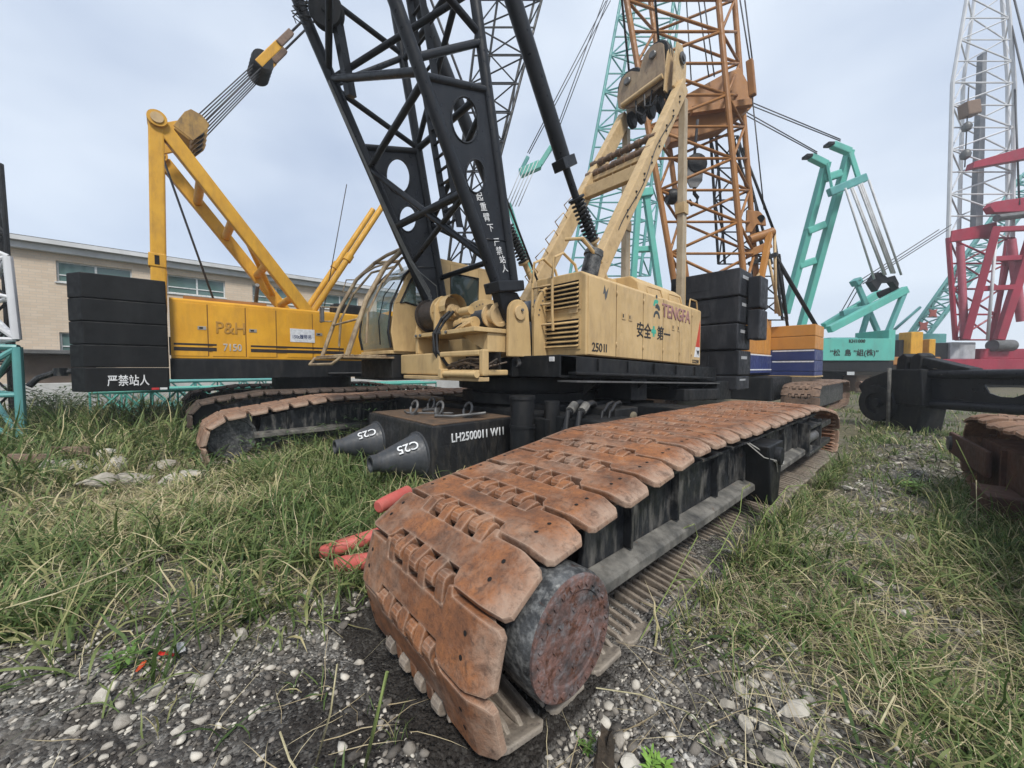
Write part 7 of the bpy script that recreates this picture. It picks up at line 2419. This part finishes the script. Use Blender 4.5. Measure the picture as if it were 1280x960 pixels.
def grass_patch(label, n, x0, x1, y0, y1, w, per, spread, L, W, lean0=0.35, bend0=1.1, hgt=1.0):
    x, y, ct, cs = clumps(n, x0, x1, y0, y1, w, per, spread)
    m = len(x)
    dr = dryness(x, y)
    tint = np.clip(0.15 + 0.50 * ct + 0.35 * (dr - 0.3) + RNG.normal(0, 0.12, m), 0, 0.80)
    dead = RNG.uniform(0, 1, m) < (0.05 + 0.36 * dr)
    tint = np.where(dead, RNG.uniform(0.80, 1.0, m), tint)
    ln = L * cs * RNG.uniform(0.45, 1.25, m) * hgt * (1 - 0.6 * np.clip((dr - 0.5) * 2.2, 0, 1))
    lean = np.abs(RNG.normal(0, lean0, m)) + 0.75 * dr * RNG.uniform(0.2, 1.2, m)
    bend = np.abs(RNG.normal(bend0 + 0.2, 0.6, m))
    o = blades("grass", x, y, ln, RNG.uniform(0, 2 * math.pi, m), lean, bend, W * np.exp(RNG.normal(0, 0.40, m)).clip(0.4, 2.2) * np.where(dead, 0.55, 1.0), tint, M_GRASS)
    o["label"] = label
    return o


def straw_patch(label, n, x0, x1, y0, y1, w, L, W):
    x, y = scatter(n, x0, x1, y0, y1, w)
    m = len(x)
    o = blades("straw", x, y, L * RNG.uniform(0.4, 1.3, m), RNG.uniform(0, 2 * math.pi, m), RNG.uniform(0.9, 1.55, m), RNG.uniform(-0.1, 0.5, m), W * RNG.uniform(0.5, 1.2, m), RNG.beta(2.0, 1.4, m), M_STRAW, z0=0.0, seg=4)
    p = o.data
    o["label"] = label
    return o


# left belt, near to far
grass_patch("tangled green grass left of the gravel", 1500, -6.2, -2.3, -2.3, 2.4, grass_cover, 15, 0.07, 0.40, 0.0098, 0.42, 1.2)
grass_patch("grass in front of the carbody weight", 620, -7.4, -2.4, 0.7, 3.9, grass_cover, 15, 0.08, 0.46, 0.012)
grass_patch("grass growing before the far track", 800, -10.0, -5.8, -3.6, 2.6, grass_cover, 14, 0.10, 0.48, 0.015)
grass_patch("tall weeds below the yellow crane", 750, -16.5, -9.0, -5.6, 2.2, lambda x, y: np.ones_like(x) * 0.85, 14, 0.15, 0.75, 0.020, 0.25, 0.8)
grass_patch("rank grass behind the yellow crane", 480, -21.0, -14.5, -7.0, 9.0, lambda x, y: np.ones_like(x) * 0.8, 12, 0.2, 0.7, 0.026, 0.25, 0.8)
straw_patch("flattened dry straw left of the gravel", 11000, -8.2, -2.5, -2.4, 1.9, lambda x, y: np.clip(grass_cover(x, y), 0, 1) * np.clip(0.25 + dryness(x, y), 0, 1), 0.38, 0.0046)
straw_patch("stray dry stalks on the gravel", 520, -4.4, -1.0, -1.6, 1.2, lambda x, y: np.ones_like(x) * 0.4, 0.30, 0.0042)
# right strip
grass_patch("trampled grass right of the track", 900, -0.98, 1.2, 1.4, 5.6, grass_cover, 14, 0.06, 0.30, 0.0075, 0.55, 1.3)
grass_patch("taller grass by the spare track", 420, -0.05, 0.75, 1.7, 7.8, lambda x, y: np.clip((x + 0.1) * 1.8, 0, 1), 13, 0.06, 0.36, 0.0068, 0.45, 1.1)
grass_patch("short grass between the tracks", 950, -1.0, 1.8, 5.0, 15.0, lambda x, y: np.clip(grass_cover(x, y) + 0.18, 0, 1), 12, 0.07, 0.19, 0.010, 0.45, 0.9)
grass_patch("thin far grass across the yard", 1300, -3.0, 9.0, 9.0, 32.0, lambda x, y: np.ones_like(x) * 0.7, 9, 0.16, 0.30, 0.02, 0.4, 0.8)
grass_patch("weeds along the foot of the near track frame", 130, -1.0, -0.82, 1.9, 8.5, lambda x, y: np.ones_like(x), 9, 0.04, 0.34, 0.008, 0.35, 0.9)
straw_patch("flattened dry straw right of the track", 8500, -0.95, 0.95, 1.6, 6.0, lambda x, y: np.clip(grass_cover(x, y) * 1.1, 0.06, 1), 0.30, 0.0036)
straw_patch("dry stalks on the right gravel", 160, -0.95, -0.2, 0.95, 2.4, lambda x, y: np.ones_like(x) * 0.6, 0.28, 0.0036)
grass_patch("sparse tufts scattered over the left gravel", 90, -4.2, -1.1, -1.3, 0.75, lambda x, y: np.ones_like(x) * 0.6, 7, 0.03, 0.20, 0.0055, 0.6, 1.2)
grass_patch("sparse tufts scattered over the right gravel", 40, -0.95, 0.1, 0.9, 2.2, lambda x, y: np.ones_like(x) * 0.6, 7, 0.03, 0.18, 0.0048, 0.6, 1.2)
# low broad-leaved weeds mixed into the grass
x, y, ct, cs = clumps(240, -5.6, -2.5, -1.9, 1.9, grass_cover, 8, 0.012)
m_ = len(x)
o = blades("broadleaf_weeds", x, y, 0.10 * cs * RNG.uniform(0.6, 1.3, m_), RNG.uniform(0, 6.283, m_), RNG.uniform(0.5, 1.2, m_), RNG.uniform(0.2, 0.9, m_), 0.026 * RNG.uniform(0.6, 1.3, m_), 0.10 + 0.35 * ct, M_GRASS, z0=0.03)
o["label"] = "low broad-leaved weeds mixed into the left grass"
x, y, ct, cs = clumps(110, -0.9, 0.9, 1.7, 4.5, grass_cover, 8, 0.012)
m_ = len(x)
o = blades("broadleaf_weeds", x, y, 0.085 * cs * RNG.uniform(0.6, 1.3, m_), RNG.uniform(0, 6.283, m_), RNG.uniform(0.5, 1.2, m_), RNG.uniform(0.2, 0.9, m_), 0.022 * RNG.uniform(0.6, 1.3, m_), 0.12 + 0.35 * ct, M_GRASS, z0=0.02)
o["label"] = "low broad-leaved weeds mixed into the right grass"
# below the carbody and the far track
grass_patch("shaded weeds below the carbody", 260, -7.3, -5.8, 1.2, 4.5, lambda x, y: np.ones_like(x), 12, 0.08, 0.42, 0.011, 0.3, 0.8)


# ---- single plants one can point at
def plant(name, label, cat, x, y, stems, h, leaf_l, leaf_w, mat, seed, group=None, lean=0.35):
    rr = random.Random(seed)
    root = thing(name, label, cat, (x, y, float(hz(x, y))), 0, group)
    st, lv = MB(), MB()
    for s in range(stems):
        az = rr.uniform(0, 6.28)
        ln = h * rr.uniform(0.6, 1.1)
        le = rr.uniform(0.05, lean)
        pts = []
        for i in range(6):
            t_ = i / 5
            a = le + 0.5 * t_ * t_
            pts.append(Vector((x + math.cos(az) * ln * t_ * math.sin(a), y + math.sin(az) * ln * t_ * math.sin(a), float(hz(x, y)) + ln * t_ * math.cos(a) - 0.01)))
        st.path(pts, 0.0022, 5)
        for i in range(1, 6):
            for k in range(2):
                a = rr.uniform(0, 6.28)
                c = pts[i]
                d = Vector((math.cos(a), math.sin(a), rr.uniform(0.0, 0.7))).normalized()
                sd = d.cross(Vector((0, 0, 1))).normalized()
                L = leaf_l * rr.uniform(0.6, 1.2)
                w = leaf_w * rr.uniform(0.7, 1.2) / 2
                dn = Vector((0, 0, -1))
                v = [c, c + d * L * 0.35 + sd * w, c + d * L * 0.35 - sd * w, c + d * L * 0.7 + sd * w * 0.75 + dn * L * 0.08, c + d * L * 0.7 - sd * w * 0.75 + dn * L * 0.08, c + d * L + dn * L * 0.25]
                lv.add(v, [(0, 1, 2), (2, 1, 3, 4), (4, 3, 5)], True)
    so = st.build("stem", flat("green_stem", (0.10, 0.13, 0.04)), root)
    lo = lv.build("foliage", mat, root)
    return root


M_LEAF = paint("weed_leaf", (0.12, 0.22, 0.045), (0.07, 0.14, 0.03), rough=0.5, dirt=0.2, scale=30, bump=0, dirt_c=(0.2, 0.2, 0.05))
M_LEAFD = paint("dark_weed_leaf", (0.06, 0.11, 0.03), (0.035, 0.065, 0.02), rough=0.5, dirt=0.2, scale=20, bump=0)
M_LEAFY = paint("bright_leaf", (0.20, 0.34, 0.06), (0.13, 0.25, 0.04), rough=0.5, dirt=0.1, scale=30, bump=0)
p = (-2.561, -0.227, 0.000)
plant("weed", "small leafy green weed beside red litter on the gravel", "weed", p[0], p[1], 5, 0.14, 0.055, 0.016, M_LEAF, 1)
p = (-0.654, 1.339, 0.000)
plant("weed", "low bright green weed beside the rotten stump", "weed", p[0], p[1], 9, 0.07, 0.05, 0.014, M_LEAFY, 2)
p = (-0.873, 1.204, 0.000)
plant("weed", "feathery weed between the hub and the stump", "weed", p[0], p[1], 8, 0.09, 0.022, 0.006, M_LEAF, 3)
p = (-0.067, 6.849, 0.000)
plant("weed", "bright young grass tuft standing alone on the worn strip", "weed", p[0], p[1], 16, 0.24, 0.10, 0.012, M_LEAFY, 4)
p = (-8.9, 1.9)
for i, (x, y, h) in enumerate(((-7.15, 1.0, 0.80), (-7.2, 1.6, 0.85), (-7.0, 2.2, 0.9), (-7.2, 2.8, 1.0), (-6.6, 2.6, 0.8), (-6.4, 1.9, 0.7), (-7.1, 0.4, 0.6), (-6.2, 2.4, 0.75))):
    plant("tall_weed", "tall dark leafy weed growing beside the far track", "weed", x, y, 6, h, 0.14, 0.03, M_LEAFD, 10 + i, "tall weeds by the far track", 0.3)
plant("tall_weed", "pale feathery weed standing on the far track below the tan cab", "weed", -7.55, 3.1, 4, 1.35, 0.16, 0.03, M_LEAF, 21)
for i, (x, y) in enumerate(((-16.2, -2.3), (-16.9, -2.75), (-15.3, -2.25), (-17.6, -2.4), (-18.4, -2.9))):
    plant("bush", "leafy bush in front of the building doorway", "bush", x, y, 30, 1.35, 0.18, 0.05, M_LEAFD, 30 + i, "bushes by the doorway", 0.5)

# long bent stalks that rise above the rest
def stalk(label, pts, r, mat, head=False):
    mb = MB().path(pts, r, 6)
    o = mb.build("grass_stalk", mat, None)
    if head:
        hm = MB()
        rr = random.Random(len(label))
        e, f_ = Vector(pts[-1]), Vector(pts[-2])
        d = (e - f_).normalized()
        for i in range(26):
            c = f_.lerp(e, i / 26)
            a = rr.uniform(0, 6.28)
            q = Vector((math.cos(a), math.sin(a), 0.5)) * 0.016 + d * 0.014
            hm.add([c, c + q + Vector((0.002, 0, 0)), c + q * 0.9 - Vector((0.002, 0, 0.002))], [(0, 1, 2)])
        hm.build("seed_head", M_STRAW_P, o)
    tag(o, label, "grass stalk")
    return o


M_STRAW_P = paint("pale_stalk", (0.48, 0.43, 0.27), (0.36, 0.32, 0.18), rough=0.6, dirt=0.2, scale=30, bump=0)
M_STALKG = paint("green_stalk", (0.20, 0.25, 0.08), (0.14, 0.19, 0.05), rough=0.6, dirt=0.2, scale=30, bump=0)
stalk("straight straw-coloured stalk standing before the rusty shoes", [(-1.341, 0.481, 0.020), (-1.099, 0.433, 0.424), (-1.109, 0.475, 0.547)], 0.006, M_STALKG)
stalk("bent pale straw leaning over the dark soil by the track", [(-1.509, 0.363, 0.000), (-1.245, 0.345, 0.403), (-1.286, 0.381, 0.517)], 0.0035, M_STRAW_P)
stalk("broken pale straw lying on the dark soil", [(-1.722, 0.285, 0.020), (-1.572, 0.289, 0.020), (-1.504, 0.301, 0.020)], 0.004, M_STRAW_P)
stalk("long pale straw arching across the green grass", [(-3.180, -0.718, 0.250), (-3.077, -0.490, 0.300), (-3.192, -0.262, 0.300), (-3.482, -0.114, 0.250)], 0.004, M_STRAW_P)
stalk("tall foxtail stalk leaning over the track ledge", [(-1.009, 2.186, 0.000), (-0.925, 2.776, 0.229), (-0.938, 3.220, 0.390), (-0.963, 3.350, 0.531), (-0.921, 3.398, 0.569)], 0.0035, M_STALKG, True)
stalk("foxtail stalk arching beside the hanging lug", [(-0.938, 3.445, 0.000), (-0.884, 3.719, 0.276), (-0.816, 4.103, 0.430), (-0.715, 4.362, 0.414), (-0.681, 4.392, 0.295)], 0.004, M_STALKG, True)
stalk("upright foxtail in front of the black web", [(-1.019, 1.875, 0.000), (-1.037, 2.350, 0.174), (-1.032, 2.664, 0.339), (-1.050, 2.650, 0.422), (-1.115, 2.575, 0.384)], 0.0035, M_STALKG, True)
stalk("tall thin stalk rising in the grass by the spare track", [(0.249, 3.276, 0.000), (0.353, 5.358, -0.162), (0.333, 5.523, 0.458)], 0.004, M_STRAW_P)
stalk("long bent straw crossing the grass by the spare track", [(0.576, 4.819, 0.100), (0.507, 6.138, 0.046), (0.383, 6.166, 0.298), (0.224, 6.167, 0.735)], 0.004, M_STALKG)
stalk("dry zigzag straw lying right of the long flat stone", [(-0.086, 2.100, 0.050), (-0.053, 2.282, 0.080), (-0.100, 2.341, 0.050), (-0.131, 2.477, 0.050)], 0.004, M_STRAW_P)
stalk("thin straw leaning across the hub from the gravel", [(-0.655, 1.629, 0.000), (-0.657, 1.214, 0.329), (-0.735, 1.057, 0.395)], 0.002, M_STRAW_P)

# ---- litter, pipes, stump
def scrap(label, x, y, s, seed, mat):
    rr = random.Random(seed)
    bm = bmesh.new()
    bmesh.ops.create_grid(bm, x_segments=6, y_segments=5, size=s)
    for v in bm.verts:
        v.co.z = rr.uniform(0, 0.9) * s * 0.55
        v.co.x += rr.uniform(-0.3, 0.3) * s * 0.4
    bmesh.ops.solidify(bm, geom=bm.faces[:], thickness=0.0012)
    bm.transform(Matrix.Translation((x, y, float(hz(x, y)) + 0.035)) @ Euler((0.5, 0.5, rr.uniform(0, 6))).to_matrix().to_4x4())
    me = bpy.data.meshes.new("plastic_scrap")
    bm.to_mesh(me)
    bm.free()
    me.materials.append(mat)
    o = bpy.data.objects.new("plastic_scrap", me)
    COL.objects.link(o)
    tag(o, label, "litter")


M_LITTER = paint("red_plastic", (0.62, 0.035, 0.022), (0.48, 0.02, 0.015), rough=0.35, dirt=0.15, scale=20, bump=0)
p = (-2.552, -0.064, 0.030)
scrap("crumpled red plastic scrap on the pale stones", p[0], p[1], 0.034, 1, M_LITTER)
p = (-2.515, -0.147, 0.020)
scrap("small orange-red plastic scrap below the weed", p[0], p[1], 0.022, 2, paint("orange_plastic", (0.62, 0.09, 0.03), rough=0.35, dirt=0.15, scale=20, bump=0))
p = (-2.584, -0.018, 0.030)
scrap("torn clear plastic scrap beside the red one", p[0], p[1], 0.028, 3, flat("grey_film", (0.5, 0.5, 0.5), 0.2))
M_PIPE = paint("faded_red_pipe", (0.50, 0.11, 0.09), (0.42, 0.085, 0.07), rough=0.55, dirt=0.3, dirt_c=(0.3, 0.2, 0.15), scale=6, bump=0.1)
for i, (a, b, lb) in enumerate((((-3.035, 0.791, 0.100), (-2.832, 1.337, 0.203), "faded red pipe lying in the grass behind the track, upper one"), ((-2.863, 0.852, 0.060), (-2.616, 1.049, 0.123), "short faded red pipe end lying below the other pipe"), ((-2.911, 1.188, 0.390), (-3.027, 1.508, 0.413), "faded red pipe tip rising behind the rusty shoes"))):
    a, b = Vector(a), Vector(b)
    mb = MB()
    d = (b - a).normalized()
    mb.lathe(a, d, [(0, 0.040), (0.01, 0.052), (0.08, 0.058), ((b - a).length, 0.058)], 18)
    tag(mb.build("pipe", M_PIPE, None), lb, "pipe")
# rotten stump by the hub
rr = random.Random(9)
p = (-0.785, 1.185, 0.000)
mb = MB()
vs_, n_ = [], 14
for k, (h, r0) in enumerate(((-0.05, 0.045), (0.03, 0.036), (0.08, 0.030), (0.12, 0.030))):
    for i in range(n_):
        a = 2 * math.pi * i / n_
        r_ = r0 * (1 + 0.25 * math.sin(3 * a + 1) + rr.uniform(-0.12, 0.12))
        hh = h + (rr.uniform(-0.035, 0.035) if k == 3 else 0)
        vs_.append((p[0] + r_ * math.cos(a) - 0.02 * (h), p[1] + r_ * math.sin(a) + 0.10 * h, -0.04 + hh))
fs = [(k * n_ + i, k * n_ + (i + 1) % n_, (k + 1) * n_ + (i + 1) % n_, (k + 1) * n_ + i) for k in range(3) for i in range(n_)]
mb.add(vs_, fs + [tuple(3 * n_ + i for i in range(n_))])
tag(mb.build("stump", paint("rotten_wood", (0.075, 0.055, 0.038), (0.03, 0.024, 0.018), rough=0.9, dirt=0.6, dirt_c=(0.02, 0.016, 0.012), scale=18, bump=0.8, bscale=45), None), "rotten dark wood stump beside the drive hub", "stump")
# rusty trough at the left edge of the grass
tr_ = thing("steel_trough", "rusty open steel trough lying in the grass at the left", "trough", (-9.6, -2.4, 0.0))
q = [(-8.863, -1.794, 0.000), (-8.460, -1.348, 0.000)]
mb = MB()
a, b = Vector(q[0]), Vector(q[1])
dv = (b - a).normalized()
nv_ = Vector((-dv.y, dv.x, 0))
mb.prism([a, b, b + nv_ * 0.5, a + nv_ * 0.5], (0, 0, 0.03))
mb.build("floor", M_RUST3, tr_)
for s0, s1 in ((a, b), (a + nv_ * 0.5, b + nv_ * 0.5)):
    MB().prism([s0, s1, s1 + Vector((0, 0, 0.26)), s0 + Vector((0, 0, 0.26))], nv_ * 0.03).build("side", M_RUST3, tr_, 0.005)


# ================================================================== damp air
mb = MB().box((-60, -45, -1.2), (95, 120, 32.0))
hz_o = mb.build("haze", flat("unused_haze_base", (0.8, 0.8, 0.8)), None)
hm = bpy.data.materials.new("haze_air")
hm.use_nodes = True
t = hm.node_tree
for n in list(t.nodes):
    t.nodes.remove(n)
ho = t.nodes.new("ShaderNodeOutputMaterial")
pv = t.nodes.new("ShaderNodeVolumePrincipled")
pv.inputs["Color"].default_value = (0.86, 0.90, 0.95, 1)
pv.inputs["Density"].default_value = 0.0022
pv.inputs["Anisotropy"].default_value = 0.2
t.links.new(pv.outputs["Volume"], ho.inputs["Volume"])
hz_o.data.materials[0] = hm
hz_o["kind"] = "stuff"
